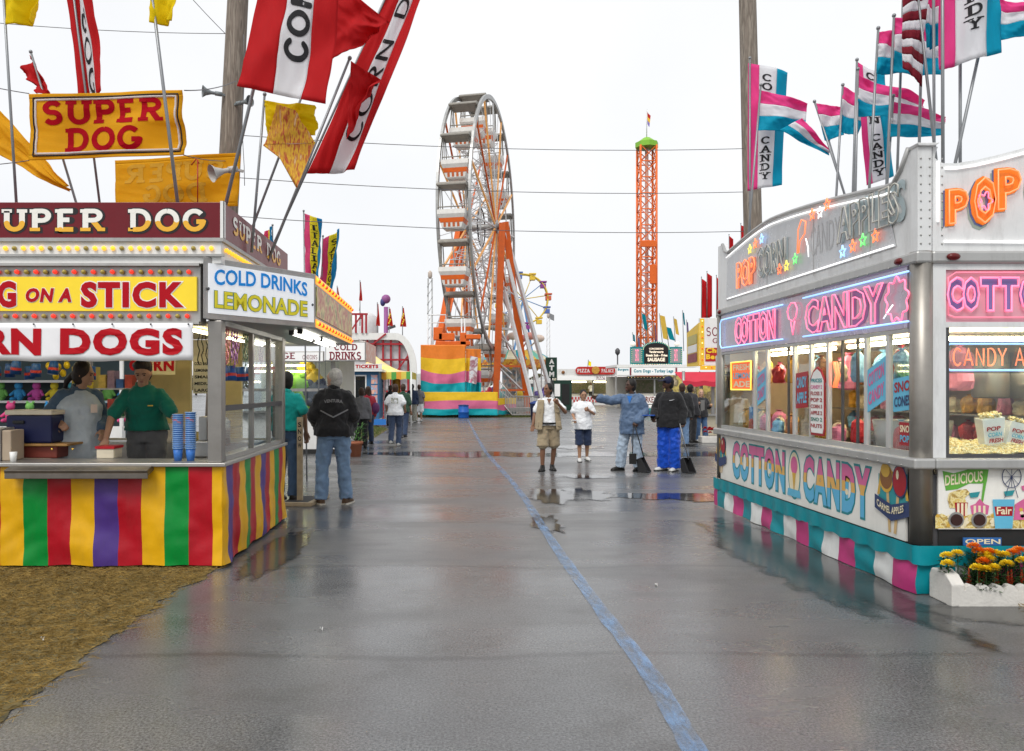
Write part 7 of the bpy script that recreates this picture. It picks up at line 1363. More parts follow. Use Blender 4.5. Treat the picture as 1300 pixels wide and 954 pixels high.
# white dome behind, mast, dotted pennants
o = thing('white_dome', 'pale rounded dome building behind the arched ride front', 'building', at(452, 52)); mb = MB(); Yd = 52; mb.loft([ering((fx(452, Yd), Yd + 2.5, z), r_, r_, n=24) for z, r_ in ((0, 1.25), (fz(410, Yd), 1.25), (fz(398, Yd), 1.1), (fz(393, Yd), .75), (fz(391, Yd), .1))]); mb.build('shell', M('dome white', (.74, .75, .76), .5), o); mb = MB(); mb.tube([(fx(453, Yd), Yd + 1.5, fz(392, Yd)), (fx(453, Yd), Yd + 1.5, fz(383, Yd))], .03, 6); mb.build('mast', m_white, o)
mb = MB(); mb.sph((fx(456, Yd), Yd + 1.2, fz(402, Yd)), (.08, .05, .08), 8, 6); mb.build('porthole', m_dark, o)
o = thing('purple_mast', 'purple mast with rounded head and small lamp arm', 'mast', at(490, 58)); Yd = 58; mb = MB(); mb.tube([at(490, Yd), P(490, 390, Yd)], .16, 10); mb.build('pole', M('purple paint', (.30, .10, .28), .5), o); mb = MB(); mb.sph(P(490, 380, Yd), (.34, .3, .34), 12, 8); mb.build('head', M('purple paint', ()), o); mb = MB(); mb.sph(P(486, 384, Yd), (.2, .25, .3), 10, 8); mb.build('lamp', M('indigo paint', (.06, .06, .2), .4), o); mb = MB(); mb.bar(P(488, 419, Yd), P(502, 414, Yd), .12, .2); mb.build('side_arm', m_dark, o)
m_dotf = fabric('scarlet pennant cloth', (.60, .03, .02)); m_dot = M('yellow dots', (.85, .6, .05), .7)
for k, (px, py, w_, h_, slim) in enumerate(((480, 386, 5, 28, 1), (495, 392, 8, 22, 0), (512, 391, 8, 24, 0), (458, 358, 4, 24, 1), (429, 365, 4, 14, 1))):
    Yd = 50; o = thing('dotted_pennant', ['slim red pennant by the purple mast', 'red pennant with yellow dots beside the purple mast', 'red pennant with yellow dots by itself', 'slim red streamer above the white dome', 'red pennant tip just behind the stand awning'][k], 'pennant', P(px, py + h_ + 30, Yd)); S = lambda u, v: P(px - w_ * (.1 + .4 * v) + w_ * u * (.2 + .8 * v), py + h_ * v, Yd) + V((0, .1 * sin(u * 4 + v * 5), 0))
    mb = MB(); mb.surf(S, 6, 12); mb.build('cloth', m_dotf, o); mb = MB(); mb.tube([P(px - 1, py - 2, Yd), P(px - 1, py + h_ + 32, Yd)], .03, 6); mb.build('pole', m_grey, o)
    if not slim:
        for i in range(7): p = S(.25 + .5 * ((i * 37) % 10) / 10, .25 + .1 * i) + V((0, -.06, 0)); mb = MB(); mb.sph(p, (.05, .012, .06), 8, 6); mb.build('dot', m_dot, o)
# vertical sausage banners above the awning
ven = [(.33, fabric('hot pink banner', (.78, .10, .28))), (.70, f_lime), (1, f_cyan)]
flag('upright italian banner in pink, yellow and blue', 'banner', q4(14.0, (386, 271), (408, 279), (407, 356), (388, 352)), ven, 'u', .05, 41, pl2(14, (385.5, 268), (388, 480)), .0, 'ITALIAN', (.38, .66, .12, .98), group='sausage stall banners', wt=.16)
flag('upright sausage banner in pink, yellow and blue', 'banner', q4(14.3, (411, 304), (432, 290), (424, 374), (406, 366)), ven, 'u', .06, 42, pl2(14.3, (410, 300), (405, 480)), .0, 'SAUSAGE', (.40, .70, .08, .98), group='sausage stall banners', wt=.16)
flag('tip of a third yellow and blue banner behind the roof sign', 'banner', q4(14.0, (336, 294), (346, 287), (348, 320), (334, 318)), ven, 'u', .04, 43, pl2(14, (346, 286), (347, 480)), .0)
# round topped amber sign seen between stand awning and drinks stall
# ================================================================ big ferris wheel
fw = thing('ferris_wheel', 'tall white and orange ferris wheel seen almost edge on', 'ferris wheel', (1.87, 52, 0))
WC = V((1.87, 52, 12.2)); an = RD(13.2); pd = V((sin(an), cos(an), 0)); ax = V((cos(an), -sin(an), 0)); WR = 8.2
m_rim = M('galvanised rim steel', (.42, .42, .41), .42, .6, .2, 2, dirt=.2); m_org2 = M('orange ride paint', (.72, .13, .015), .42, var=.12, dirt=.1); m_wst = M('white ride steel', (.70, .70, .70), .42, dirt=.12); m_ltub = M('cream car shell', (.76, .74, .70), .4, dirt=.08); m_can = M('weathered canopy', (.30, .28, .245), .6, var=.25, dirt=.2); m_bulbrow = M('lamp lit spoke', (.75, .35, .12), .4, var=.5, scale=7, es=.15, ecol=(1, .5, .1))
def wp(s, r, a): return WC + ax * s + pd * r * cos(a) + Z_ * r * sin(a)
for s in (-.93, .93):
    mb = MB(); N = 96
    for i in range(N):
        a0, a1 = 2 * pi * i / N, 2 * pi * (i + 1) / N
        mb.add([wp(s + d, r, a) for a in (a0, a1) for d, r in ((-.07, WR - .26), (.07, WR - .26), (.07, WR), (-.07, WR))], [(0, 1, 5, 4), (1, 2, 6, 5), (2, 3, 7, 6), (3, 0, 4, 7)], 0, False)
    mb.build('rim', m_rim, fw)
    mb = MB(); mb.tube([wp(s * .95, 4.9, 2 * pi * i / 48) for i in range(49)], .045, 6); mb.build('inner_ring', m_wst, fw)
    for k in range(16):
        a = 2 * pi * k / 16 + .1; mb = MB(); mb.bar(wp(s * 1.05, .35, a), wp(s, WR - .2, a), .10, .10); mb.build('spoke', [m_wst, m_bulbrow, m_org2, m_bulbrow][k % 4], fw)
        mb = MB(); mb.tube([wp(s, .4, a + .06), wp(s, WR - .25, a + .15)], .02, 5); mb.build('spoke_cable', m_wst, fw)
for k in range(16):                     # lattice tying the two sides together
    a = 2 * pi * k / 16 + .1; mb = MB()
    for r, q in ((1.6, 3.2), (3.2, 4.9), (4.9, 6.3)): mb.tube([wp(-.8, r, a), wp(.8, q, a)], .025, 5); mb.tube([wp(.8, r, a), wp(-.8, q, a)], .025, 5); mb.tube([wp(-.8, q, a), wp(.8, q, a)], .03, 5)
    mb.build('lattice_frame', m_wst, fw)
mb = MB(); mb.tube([WC - ax * 1.45, WC + ax * 1.45], .2, 14); mb.tube([WC + ax * .86, WC + ax * 1.1], .45, 16); mb.tube([WC - ax * 1.1, WC - ax * .86], .45, 16); mb.build('axle', m_rim, fw)
mb = MB(); mb.tube([wp(0, 1.25, 2 * pi * i / 24) for i in range(25)], .05, 6); mb.build('hub_ring', m_dark, fw)
# cars: canopy, tub with orange band and slots, hanger rods
def cproto(name, f, mat): mb = MB(); f(mb); me = mb.mesh(name); me.materials.append(mat); return me
def rect(w_, d, z, y=0): return [V((-w_, y - d, z)), V((w_, y - d, z)), V((w_, y + d, z)), V((-w_, y + d, z))]
c_can = cproto('canopy', lambda mb: (mb.loft([rect(.74, .62, -.10), rect(.74, .62, -.04), rect(.72, .30, .12), rect(.70, .05, .16)], sm=False)), m_can)
c_tub = cproto('tub', lambda mb: (mb.loft([rect(.70, .60, -1.30), rect(.70, .60, -1.52), rect(.63, .51, -1.70)], sm=False), mb.loft([rect(.48, .40, -2.16), rect(.44, .36, -2.22)], sm=False)), m_ltub)
c_bnd = cproto('orange_band', lambda mb: mb.loft([rect(.63, .51, -1.70), rect(.575, .47, -1.90), rect(.57, .462, -1.92)], sm=False), m_org2)
def lowf(mb): mb.loft([rect(.565, .455, -1.92), rect(.49, .41, -2.16)], sm=False)
c_low = cproto('lower_shell', lowf, m_ltub)
def slotf(mb):
    for x in (-.36, -.12, .12, .36):
        for s in (-1, 1): mb.obox((x * .95, s * .440, -2.03), (.06, 0, 0), (0, s * .004, 0), (0, s * .022, .10))
c_slt = cproto('slots', slotf, M('orange slot', (.55, .13, .04), .5))
def rodf(mb):
    for x in (-.66, .66):
        for y in (-.5, .5): mb.tube([(x, y * .3, .1), (x, y, -1.32)], .03, 6)
    for y in (-.58, .58): mb.tube([(-.66, y, -1.18), (.66, y, -1.18)], .03, 6)
    mb.box((-.69, -.02, -1.25), (-.66, .02, .02)); mb.box((.66, -.02, -1.25), (.69, .02, .02))
c_rod = cproto('hanger', rodf, m_can)
c_pin = cproto('rim_pin', lambda mb: mb.tube([(-.84, 0, 0), (.84, 0, 0)], .05, 8), m_dark)
for k in range(16):
    a = 2 * pi * k / 16 + .1 + pi / 16; p = wp(0, WR - .12, a)
    e = bpy.data.objects.new('gondola', None); COL.objects.link(e); e.parent = fw; e.location = p - WO[fw.name]; e.rotation_euler = (0, 0, -an); e.scale = (1.13,) * 3; e.empty_display_size = .1; WO[e.name] = p
    for nm, me in (('canopy', c_can), ('tub', c_tub), ('orange_band', c_bnd), ('lower_shell', c_low), ('slots', c_slt), ('hanger', c_rod), ('rim_pin', c_pin)):
        o = bpy.data.objects.new(nm, me); COL.objects.link(o); o.parent = e
# support towers
def leg(p, q, w_, mat, nm='leg'): mb = MB(); mb.bar(p, q, w_, w_); return mb.build(nm, mat, fw)
HR, HL = WC + ax * 1.4, WC - ax * 1.4
leg(HR + V((0, 0, .2)), at(629, 50.6), .42, m_org2); leg(HR + V((.2, 0, .3)), at(671, 53.5), .42, m_org2); leg(HL + V((0, 0, .2)), at(543, 49.4), .42, m_org2); leg(HL + V((.1, 0, .2)), at(601, 55.0), .42, m_org2)
for (p, q, w_) in ((HR + V((.3, -.2, -2.2)), at(692, 52), .22), (HR + V((.2, 0, -.4)), at(706, 54.5), .22), (HR + V((.1, 0, -4)), at(680, 50.3), .2), (HL - V((.2, 0, 2.5)), at(520, 52), .2), (HL - V((.1, 0, 1)), at(536, 55), .18)): leg(p, q, w_, m_wst, 'outrigger')
for s, H_0, feet in ((1, HR, (at(629, 50.6), at(671, 53.5))), (-1, HL, (at(543, 49.4), at(601, 55.0)))):
    for t in (.35, .55, .75, .88): leg(H_0.lerp(feet[0], t), H_0.lerp(feet[1], t), .14, m_org2 if t > .6 else m_wst, 'cross_brace')
for (t0, t1) in ((.35, .55), (.55, .75), (.75, .9)): leg(HR.lerp(at(629, 50.6), t0), HR.lerp(at(671, 53.5), t1), .10, m_wst, 'cross_brace'); leg(HL.lerp(at(543, 49.4), t0), HL.lerp(at(601, 55), t1), .10, m_wst, 'cross_brace')
for k in range(9): t = .3 + .07 * k; leg(HR.lerp(at(629, 50.6), t) + V((-.1, 0, 0)), HR.lerp(at(629, 50.6), t + .07) + V((.9, .4, 0)) * (1 - (k % 2)) + V((.1, 0, 0)), .05, m_wst, 'ladder_rung')
# drive machinery and trailer deck behind the striped tarpaulin
mb = MB(); mb.box((-1.75, 43.3, .5), (2.2, 49, 1.1)); mb.build('deck', m_dark, fw)
for (px, py, w_, h_) in ((556, 424, .5, .7), (567, 428, .9, .4), (588, 432, .35, .8), (600, 428, .9, .25), (575, 436, 1.9, .22)): p = P(px, py, 43.6); mb = MB(); mb.box((p.x - w_ / 2, 43.4, p.z - h_ / 2), (p.x + w_ / 2, 44.0, p.z + h_ / 2)); mb.build('drive_unit', m_org2, fw, bevel=.03)
for px in (543, 547, 586, 590): p = P(px, 400, 43.7); mb = MB(); mb.tube([(p.x, 43.7, 1), (p.x, 43.7, p.z + (0 if px < 570 else -.2))], .04, 6); mb.build('cage_post', m_wst, fw)
mb = MB(); mb.tube([P(543, 400, 43.7), P(566, 400, 43.7), P(566, 420, 43.7)], .04, 6); mb.tube([P(543, 410, 43.7), P(566, 410, 43.7)], .03, 6); mb.build('cage_rail', m_wst, fw)
t_o, t_y, t_p, t_t = M('orange tarpaulin', (.75, .20, .02), .5, bump=.3, bscale=4), M('golden tarpaulin', (.80, .50, .02), .5, bump=.3, bscale=4), M('pink tarpaulin', (.62, .14, .26), .5, bump=.3, bscale=4), M('teal tarpaulin', (.0, .33, .38), .5, bump=.3, bscale=4)
def tarp(name, xa, xb, za, zb, cuts, mats, Y, skew=0, wav=.05, turn=0):
    def S(u, w): return (xa + (xb - xa) * u, Y + turn * u + wav * (sin(u * 9 + w * 1.6) + .5 * sin(u * 21 - w * 2.6) + 1.2 * mnoise.noise(V((u * 4 + w * 3, w * 2 - u * 2, 3)))) * (.25 + w), za + (zb - za) * w + skew * sin(u * pi * .9) * (1 - abs(2 * w - 1)) + .10 * mnoise.noise(V((u * 3, w * 2, 2))) * w)
    mb = MB(); mb.surf(S, 30, 48, lambda u, v: max(i for i in range(len(cuts) - 1) if v >= cuts[i]))
    o = mb.build(name, mats, fw); q = o.modifiers.new('s', 'SOLIDIFY'); q.thickness = .01; return o
XA, XB = fx(534, 43), fx(591, 43)
tarp('tarpaulin', XA, XB, fz(438, 43), fz(499, 43), (0, .25, .5, .75, 1), [t_o, t_y, t_p, t_t], 43, -.30, .09)
tarp('tarpaulin', XB + .02, fx(611, 43), fz(443, 43), fz(500, 43), (0, .2084, .5, .75, 1), [t_o, t_y, t_p, t_t], 43.0, .05, .12, .5)
mb = MB(); mb.surf(lambda u, v: (fx(597 + 10 * u - 2 * v, 42.9), 42.93 + .2 * u, fz(452 + 34 * v + 2 * u, 42.9)), 6, 8); mb.build('notice_sheet', blot_mat('notice sheet print', [(.8, .8, .8), (.78, .78, .8), (.35, .12, .15), (.8, .8, .8), (.12, .18, .4)], 2.2), fw)
tarp('tarpaulin', XA, fx(632, 42.8), fz(498, 42.8), fz(527.5, 42.8), (0, .3959, .7292, 1), [t_y, t_p, t_t], 42.8, .05, .05); tarp('tarpaulin', fx(632, 42.8) + .02, fx(655, 45), fz(506, 42.9), fz(527, 43), (0, .3959, .7292, 1), [t_y, t_p, t_t], 42.85, .02, .03, 2.2)
o = thing('plastic_barrel', 'blue plastic barrel in front of the striped wheel skirt', 'barrel', at(588.5, 42.2)); c = at(588.5, 42.2); mb = MB(); mb.lathe(c, [(.26, 0), (.28, .05), (.28, .3), (.30, .32), (.28, .34), (.28, .6), (.25, .66)], 18); mb.build('drum', M('blue drum plastic', (.01, .10, .42), .4), o); mb = MB(); mb.lathe(c + V((0, 0, .66)), [(.29, 0), (.29, .05), (.1, .07)], 18); mb.build('rim', M('blue drum lid', (.02, .06, .2), .4), o)
# queue railings and ramp
ra = thing('queue_railing', 'pale metal queue railing and ramp beside the ferris wheel', 'railing', at(660, 44)); 
for k in range(26): px = 634 + 1.95 * k; zz = .1 + (.9 * max(0, (650 - px) / 16)); p = at(px, 43.6); mb = MB(); mb.box((p.x - .02, 43.6, zz), (p.x + .02, 43.64, zz + 1.05)); mb.build('picket', m_alu, ra)
mb = MB(); mb.tube([at(634, 43.6, 2.0), at(650, 43.6, 1.15), at(684, 43.6, 1.15)], .035, 6); mb.tube([at(634, 43.6, 1.0), at(650, 43.6, .12), at(684, 43.6, .12)], .035, 6); mb.build('rail', m_alu, ra)
mb = MB(); mb.box((at(636, 43.9).x, 43.9, .3), (at(684, 43.9).x, 45.5, .5)); mb.build('ramp_deck', m_alu, ra)
# ---- carousel type ride behind the wheel
cs = thing('spinning_ride', 'colourful roundabout ride with orange scalloped band behind the wheel', 'ride', at(655, 62)); c = at(652, 62)
mb = MB(); mb.lathe(c, [(3.4, 0), (3.4, .6)], 32); mb.build('platform', M('ride platform', (.35, .3, .3), .5), cs)
mb = MB()
for i in range(24): a0, a1 = 2 * pi * i / 24, 2 * pi * (i + 1) / 24; mb.add([c + V((3.1 * cos(a0), 3.1 * sin(a0), fz(458, 62))), c + V((3.1 * cos(a1), 3.1 * sin(a1), fz(458, 62))), c + V((1.9 * cos(a1), 1.9 * sin(a1), fz(446, 62))), c + V((1.9 * cos(a0), 1.9 * sin(a0), fz(446, 62)))], [(0, 1, 2, 3)], i % 4)
mb.build('canopy', [M('ride mint', (.15, .5, .38), .5), M('ride cream', (.75, .7, .5), .5), M('ride teal', (.0, .35, .42), .5), M('ride gold', (.8, .5, .05), .5)], cs)
mb = MB(); mb.lathe(c, [(3.15, fz(468, 62)), (3.15, fz(458, 62))], 40, 0, False); mb.build('band', blot_mat('orange scrollwork', [(.75, .25, .02), (.8, .5, .05), (.5, .08, .02), (.82, .55, .1)], 3), cs)
for i in range(22): a = 2 * pi * i / 22; q = c + V((3.17 * cos(a), 3.17 * sin(a), fz(467, 62))); mb = MB(); mb.sph(q, (.16, .16, .22), 8, 6); mb.build('scallop', M('scallop gold', (.82, .5, .04), .35), cs)
mb = MB(); mb.lathe(c, [(.9, .6), (.9, 3.4)], 20); mb.build('centre_drum', blot_mat('mirrored drum', [(.5, .1, .1), (.7, .6, .5), (.2, .3, .4), (.7, .3, .1)], 2), cs)
for i in range(12): a = 2 * pi * i / 12; q = c + V((2.7 * cos(a), 2.7 * sin(a), 0)); mb = MB(); mb.tube([q + V((0, 0, .6)), q + V((0, 0, 3.3))], .05, 6); mb.build('pole', m_wst, cs)
for i in range(8):
    a = 2 * pi * i / 8 + .2; q = c + V((2.3 * cos(a), 2.3 * sin(a), 1.1)); mb = MB(); mb.sph(q, (.55, .4, .32), 12, 8); mb.sph(q + V((.35, 0, .3)), (.2, .16, .3), 8, 6); mb.build('seat_car', M('ride car %d' % (i % 4), [(.6, .05, .1), (.0, .4, .4), (.8, .55, .05), (.2, .15, .5)][i % 4], .35), cs)
for i in range(5): p = P(640 + 11 * i, 430 - 3 * (i % 2), 60); mb = MB(); mb.sph(p, (.45, .3, .3), 10, 6); mb.bar(p, V((c.x, c.y, 3.6)), .08); mb.build('arm_car', M('ride arm %d' % (i % 3), [(.7, .3, .25), (.75, .6, .5), (.6, .15, .12)][i % 3], .4), cs)
# ---- small ferris wheel in the distance
kw = thing('small_ferris_wheel', 'small distant ferris wheel with yellow rims and coloured seats', 'ferris wheel', at(665, 88)); Yk = 88; kc = P(664, 380, Yk); R_ = 2.75; m_ky = M('yellow wheel paint', (.7, .5, .06), .45); m_kb = M('blue wheel paint', (.1, .25, .5), .45)
for s in (-.35, .35): mb = MB(); mb.tube([kc + V((R_ * cos(2 * pi * i / 40), s, R_ * sin(2 * pi * i / 40))) for i in range(41)], .08, 6); mb.build('rim', m_ky, kw)
for k in range(12): a = 2 * pi * k / 12 + .15; mb = MB(); mb.tube([kc, kc + V((R_ * cos(a), 0, R_ * sin(a)))], .05, 6); mb.build('spoke', [m_ky, m_kb][k % 2], kw)
for k in range(12): a = 2 * pi * k / 12 + .15; q = kc + V(((R_ + .1) * cos(a), 0, (R_ + .1) * sin(a))); mb = MB(); mb.box((q.x - .3, q.y - .4, q.z - .55), (q.x + .3, q.y + .4, q.z - .1)); mb.obox(q + V((0, 0, .12)), (.38, 0, 0), (0, .45, 0), (0, 0, .08)); mb.bar(q + V((0, 0, -.1)), q + V((0, 0, .1)), .06); mb.build('seat', M('wheel seat %d' % (k % 4), [(.6, .12, .05), (.25, .05, .25), (.75, .5, .05), (.1, .15, .4)][k % 4], .45), kw)
for s in (-1, 1): mb = MB(); mb.bar(kc, V((kc.x + s * 2.0, Yk, 0)), .2); mb.build('leg', m_kb, kw)
# ---- tall orange drop tower
dt = thing('drop_tower', 'tall orange lattice drop tower with lime green cap', 'ride', at(821, 95)); Yt = 95; cx_ = (821 - CX) * Yt / F; hw = .95; zt_ = fz(187, Yt); m_dt = M('orange red tower steel', (.78, .16, .03), .45, var=.15); m_dp = M('pink tower lamps', (.75, .25, .35), .4)
for (sx, sy2) in ((-1, -1), (1, -1), (1, 1), (-1, 1)): mb = MB(); mb.tube([(cx_ + sx * hw, Yt + sy2 * hw, 0), (cx_ + sx * hw, Yt + sy2 * hw, zt_)], .13, 8); mb.build('leg', m_dt, dt)
lv = [zt_ * i / 16 for i in range(17)]
for fc, (a, b) in enumerate((((-1, -1), (1, -1)), ((1, -1), (1, 1)), ((1, 1), (-1, 1)), ((-1, 1), (-1, -1)))):
    mb = MB(); A = V((cx_ + a[0] * hw, Yt + a[1] * hw, 0)); B = V((cx_ + b[0] * hw, Yt + b[1] * hw, 0))
    for i, (z0, z1) in enumerate(zip(lv, lv[1:])): mb.tube([A + Z_ * z0, B + Z_ * z1], .065, 5); mb.tube([B + Z_ * z0, A + Z_ * z1], .05, 5); mb.tube([A + Z_ * z1, B + Z_ * z1], .08, 5)
    mb.build('lattice_side', m_dt, dt)
mb = MB(); mb.tube([(cx_, Yt, 0), (cx_, Yt, zt_)], .22, 8); mb.build('core', M('tower core', (.6, .35, .28), .5), dt)
mb = MB(); mb.loft([ering((cx_, Yt, z), r_, r_, n=8) for z, r_ in ((zt_ - .1, 1.38), (zt_ + .5, 1.38), (zt_ + .51, 1.2), (zt_ + 1.1, .4))], sm=False); mb.build('cap', M('lime green cap', (.22, .48, .04), .45), dt)
mb = MB(); mb.tube([(cx_, Yt, zt_ + 1.1), (cx_, Yt, fz(139, Yt))], .06, 6); mb.build('mast', m_wst, dt); mb = MB(); mb.surf(lambda u, v: (cx_ + .08 + .38 * u * (1 - .4 * v), Yt + .1 * sin(u * 4), fz(142, Yt) - 1.4 * v - .5 * u), 5, 6, lambda u, v: int(v * 3) % 3); mb.build('mast_flag', [m_dotf, M('flag gold', (.8, .5, .05), .7), M('flag violet', (.25, .2, .5), .7)], dt)
for (py0, py1, s) in ((338, 362, 1.05), (308, 316, 1.1)): mb = MB(); mb.box((cx_ - hw * (1.1 if s > 1.06 else -.1), Yt - hw * s - .25, fz(py1, Yt)), (cx_ + hw * .9, Yt - hw * s, fz(py0, Yt))); mb.build('carriage', m_org2, dt, bevel=.05)
mb = MB(); mb.box((cx_ - 1.5, Yt - 1.6, 0), (cx_ + 1.5, Yt + 1.6, 3.5)); mb.build('base', m_org2, dt)
# slender far towers
for lab, px, top, Yd, col in (('thin white tower with flag beyond the cash machine', 696, 404, 120, m_wst), ('slim lattice mast left of the ferris wheel', 546, 354, 80, m_rim)):
    o = thing('lattice_mast', lab, 'mast', at(px, Yd)); p = at(px, Yd); zt2 = fz(top, Yd); mb = MB(); w_ = .28
    for sx, s2 in ((-1, -1), (1, -1), (1, 1), (-1, 1)): mb.tube([p + V((sx * w_, s2 * w_, 0)), p + V((sx * w_ * .7, s2 * w_ * .7, zt2))], .06, 5)
    for i in range(14): z0, z1 = zt2 * i / 14, zt2 * (i + 1) / 14; mb.tube([p + V((-w_, -w_, z0)), p + V((w_, -w_, z1))], .035, 4)
    mb.build('frame', col, o); mb = MB(); mb.lathe(p + V((0, 0, zt2)), [(.12, 0), (.22, .2), (.22, .6), (.08, .8)], 10); mb.build('head', M('lamp head', (.5, .42, .36), .5), o)
    if px > 600: mb = MB(); mb.tube([p + V((0, 0, zt2 + 1)), p + V((0, 0, fz(396, Yd)))], .04, 5); mb.surf(lambda u, v: p + V((.9 * u, 0, fz(397, Yd) - .9 * v - .4 * u)), 4, 4); mb.build('mast_flag', m_grey, o)
# ================================================================ far end of the lane
# cash machine kiosk
ak = thing('cash_machine_kiosk', 'dark green cash machine kiosk with upright white ATM letters', 'kiosk', at(713, 57)); Y = 57; m_dg = M('dark green board', (.012, .045, .03), .45)
mb = MB(); mb.box((fx(703, Y), Y, 0), (fx(726, Y), Y + 1.2, fz(483, Y))); mb.build('cabinet', m_dg, ak, bevel=.03)
mb = MB(); mb.box((fx(693, Y), Y - .1, fz(480, Y)), (fx(707, Y), Y + .3, fz(454, Y))); sgx = mb.build('sign', m_dg, ak, bevel=.02)
for i, ch in enumerate('ATM'): lettering(ch, (fx(697, Y), Y - .1, fz(462.5 + 8 * i, Y)), X_, Z_, .36, .36, m_white, sgx, bold=.06, dz=.01)
mb = MB(); mb.tube([at(700, 57.1), at(700, 57.1, 2.4)], .07, 8); mb.build('sign_post', m_dark, ak); mb = MB(); mb.box((fx(704, Y), Y - .03, 1.0), (fx(711, Y), Y - .005, 1.9)); mb.build('notice', m_wsign, ak); mb = MB(); mb.box((fx(713, Y), Y - .02, .4), (fx(723, Y), Y - .004, 1.9)); mb.build('machine_front', m_black, ak)
o = thing('rubbish_bin', 'dark blue rubbish bin beside the ferris wheel railing', 'bin', at(680.5, 40)); c = at(680.5, 40); mb = MB(); mb.lathe(c, [(.26, 0), (.30, .75), (.31, .8)], 16); mb.build('drum', M('bin navy', (.015, .02, .06), .5), o); mb = MB(); mb.lathe(c + V((0, 0, .8)), [(.33, 0), (.33, .06), (.12, .16)], 16); mb.build('lid', M('bin blue', (.02, .05, .2), .5), o)
# pizza stand
Y = 74; pz = thing('pizza_stand', 'white pizza stand with red rounded sign and checker board counter', 'food stand', at(750, 75)); X = lambda px: fx(px, Y); Zp = lambda py: fz(py, Y)
mb = MB(); mb.box((X(706), Y - .8, Zp(478)), (X(803), Y + 3, Zp(469))); mb.build('roof', m_white, pz); mb = MB(); mb.box((X(706), Y - .9, Zp(483)), (X(803), Y - .82, Zp(478))); mb.build('fascia', m_wsign, pz); mb = MB(); mb.box((X(706), Y, 0), (X(803), Y + .1, Zp(503))); mb.build('front_wall', m_white, pz); mb = MB(); mb.box((X(706), Y + 2.9, 0), (X(803), Y + 3, Zp(478))); mb.build('back_wall', m_white, pz)
for px in (706, 722, 752, 778, 800): mb = MB(); mb.box((X(px), Y - .02, 0), (X(px) + .14, Y + .08, Zp(478))); mb.build('post', m_alu, pz)
mb = MB(); m_chr = M('checker red', (.55, .03, .03), .5)
for r in range(2):
    for k in range(46): mb.box((X(708) + .147 * k, Y - .03, Zp(511) + .25 * r), (X(708) + .147 * k + .145, Y - .005, Zp(511) + .25 * r + .245), (k + r) % 2)
mb.build('checker_band', [m_chr, m_white], pz)
for (a, b) in ((712, 746), (756, 798)): mb = MB(); mb.tube([(X(a), Y + .8, Zp(485)), (X(b), Y + .8, Zp(485))], .07, 6); mb.build('fluorescent_tube', m_tubey, pz)
mb = MB(); mb.box((X(726), Y + 2.8, Zp(500)), (X(800), Y + 2.88, Zp(486))); mb.build('back_hatch', blot_mat('woodland seen through hatch', [(.06, .05, .03), (.2, .17, .1), (.1, .12, .04), (.25, .2, .14)], 3), pz)
mb = MB(); pts = [(X(729) + .3 + .33 * cos(a), Zp(471) + .36 * sin(a)) for a in [pi / 2 + pi * i / 8 for i in range(9)]] + [(X(778) - .3 + .33 * cos(a), Zp(471) + .36 * sin(a)) for a in [-pi / 2 + pi * i / 8 for i in range(9)]]; mb.prism([V((x, Y - 1.0, z)) for x, z in pts], V((0, .12, 0))); rsn = mb.build('red_sign', M('pizza red', (.52, .03, .025), .4), pz)
lettering('PIZZA', (X(730.5), Y - 1.0, Zp(473.3)), X_, Z_, X(746.5) - X(730.5), .32, m_white, rsn, font='slab', wt=.22, dz=.01); lettering('PALACE', (X(761), Y - 1.0, Zp(473.3)), X_, Z_, X(777) - X(761), .32, m_white, rsn, font='slab', wt=.2, dz=.01)
mb = MB(); mb.tube([(X(753.5), Y - 1.12, Zp(470.5)), (X(753.5), Y - 1.02, Zp(470.5))], .36, 20); mb.build('pizza_emblem', M('pizza crust', (.62, .33, .06), .5, var=.4, scale=8), rsn)
lettering('PIZZA BY THE SLICE', (X(755), Y - .9, Zp(482.4)), X_, Z_, X(792) - X(755), .28, m_mar, pz, font='slab', dz=.01)
mb = MB(); mb.sph(P(715, 473, 73.1), (.16, .06, .16), 10, 6); mb.build('lamp', m_choc, pz)
# corn dog and turkey leg stand with arched marquee
Y = 64; ck = thing('turkey_leg_stand', 'teal edged corn dog and turkey leg stand with arched marquee', 'food stand', at(835, 65)); m_tl = M('teal sign edge', (.0, .22, .24), .4); m_blk = M('black sign face', (.015, .012, .012), .35)
mb = MB(); mb.box((X(0) * 0 + fx(781, Y), Y - .6, fz(466.5, Y)), (fx(884, Y), Y + 4, fz(463.5, Y))); mb.build('roof', m_white, ck)
mb = MB(); mb.box((fx(781, Y), Y - .7, fz(477.5, Y)), (fx(884, Y), Y - .55, fz(467, Y))); fsn = mb.build('fascia', m_white, ck)
for (a, b) in ((781, 796.5), (799.5, 853.5), (857, 884)): mb = MB(); mb.box((fx(a, Y), Y - .73, fz(476.6, Y)), (fx(b, Y), Y - .701, fz(467.8, Y))); mb.build('sign_panel', m_wsign, fsn)
for px in (797.2, 854.6): mb = MB(); mb.box((fx(px, Y), Y - .74, fz(477, Y)), (fx(px + 1.6, Y), Y - .70, fz(467.4, Y))); mb.build('divider', m_mar, fsn)
m_tt = M('teal lettering', (.0, .24, .32), .4)
lettering('Corn Dogs - Turkey Legs', (fx(802, Y), Y - .73, fz(474.6, Y)), X_, Z_, fx(851.5, Y) - fx(802, Y), .34, m_tt, fsn, bold=.045, dz=.01); lettering('Burgers', (fx(782, Y), Y - .73, fz(472, Y)), X_, Z_, .85, .26, m_tt, fsn, bold=.045, dz=.01)
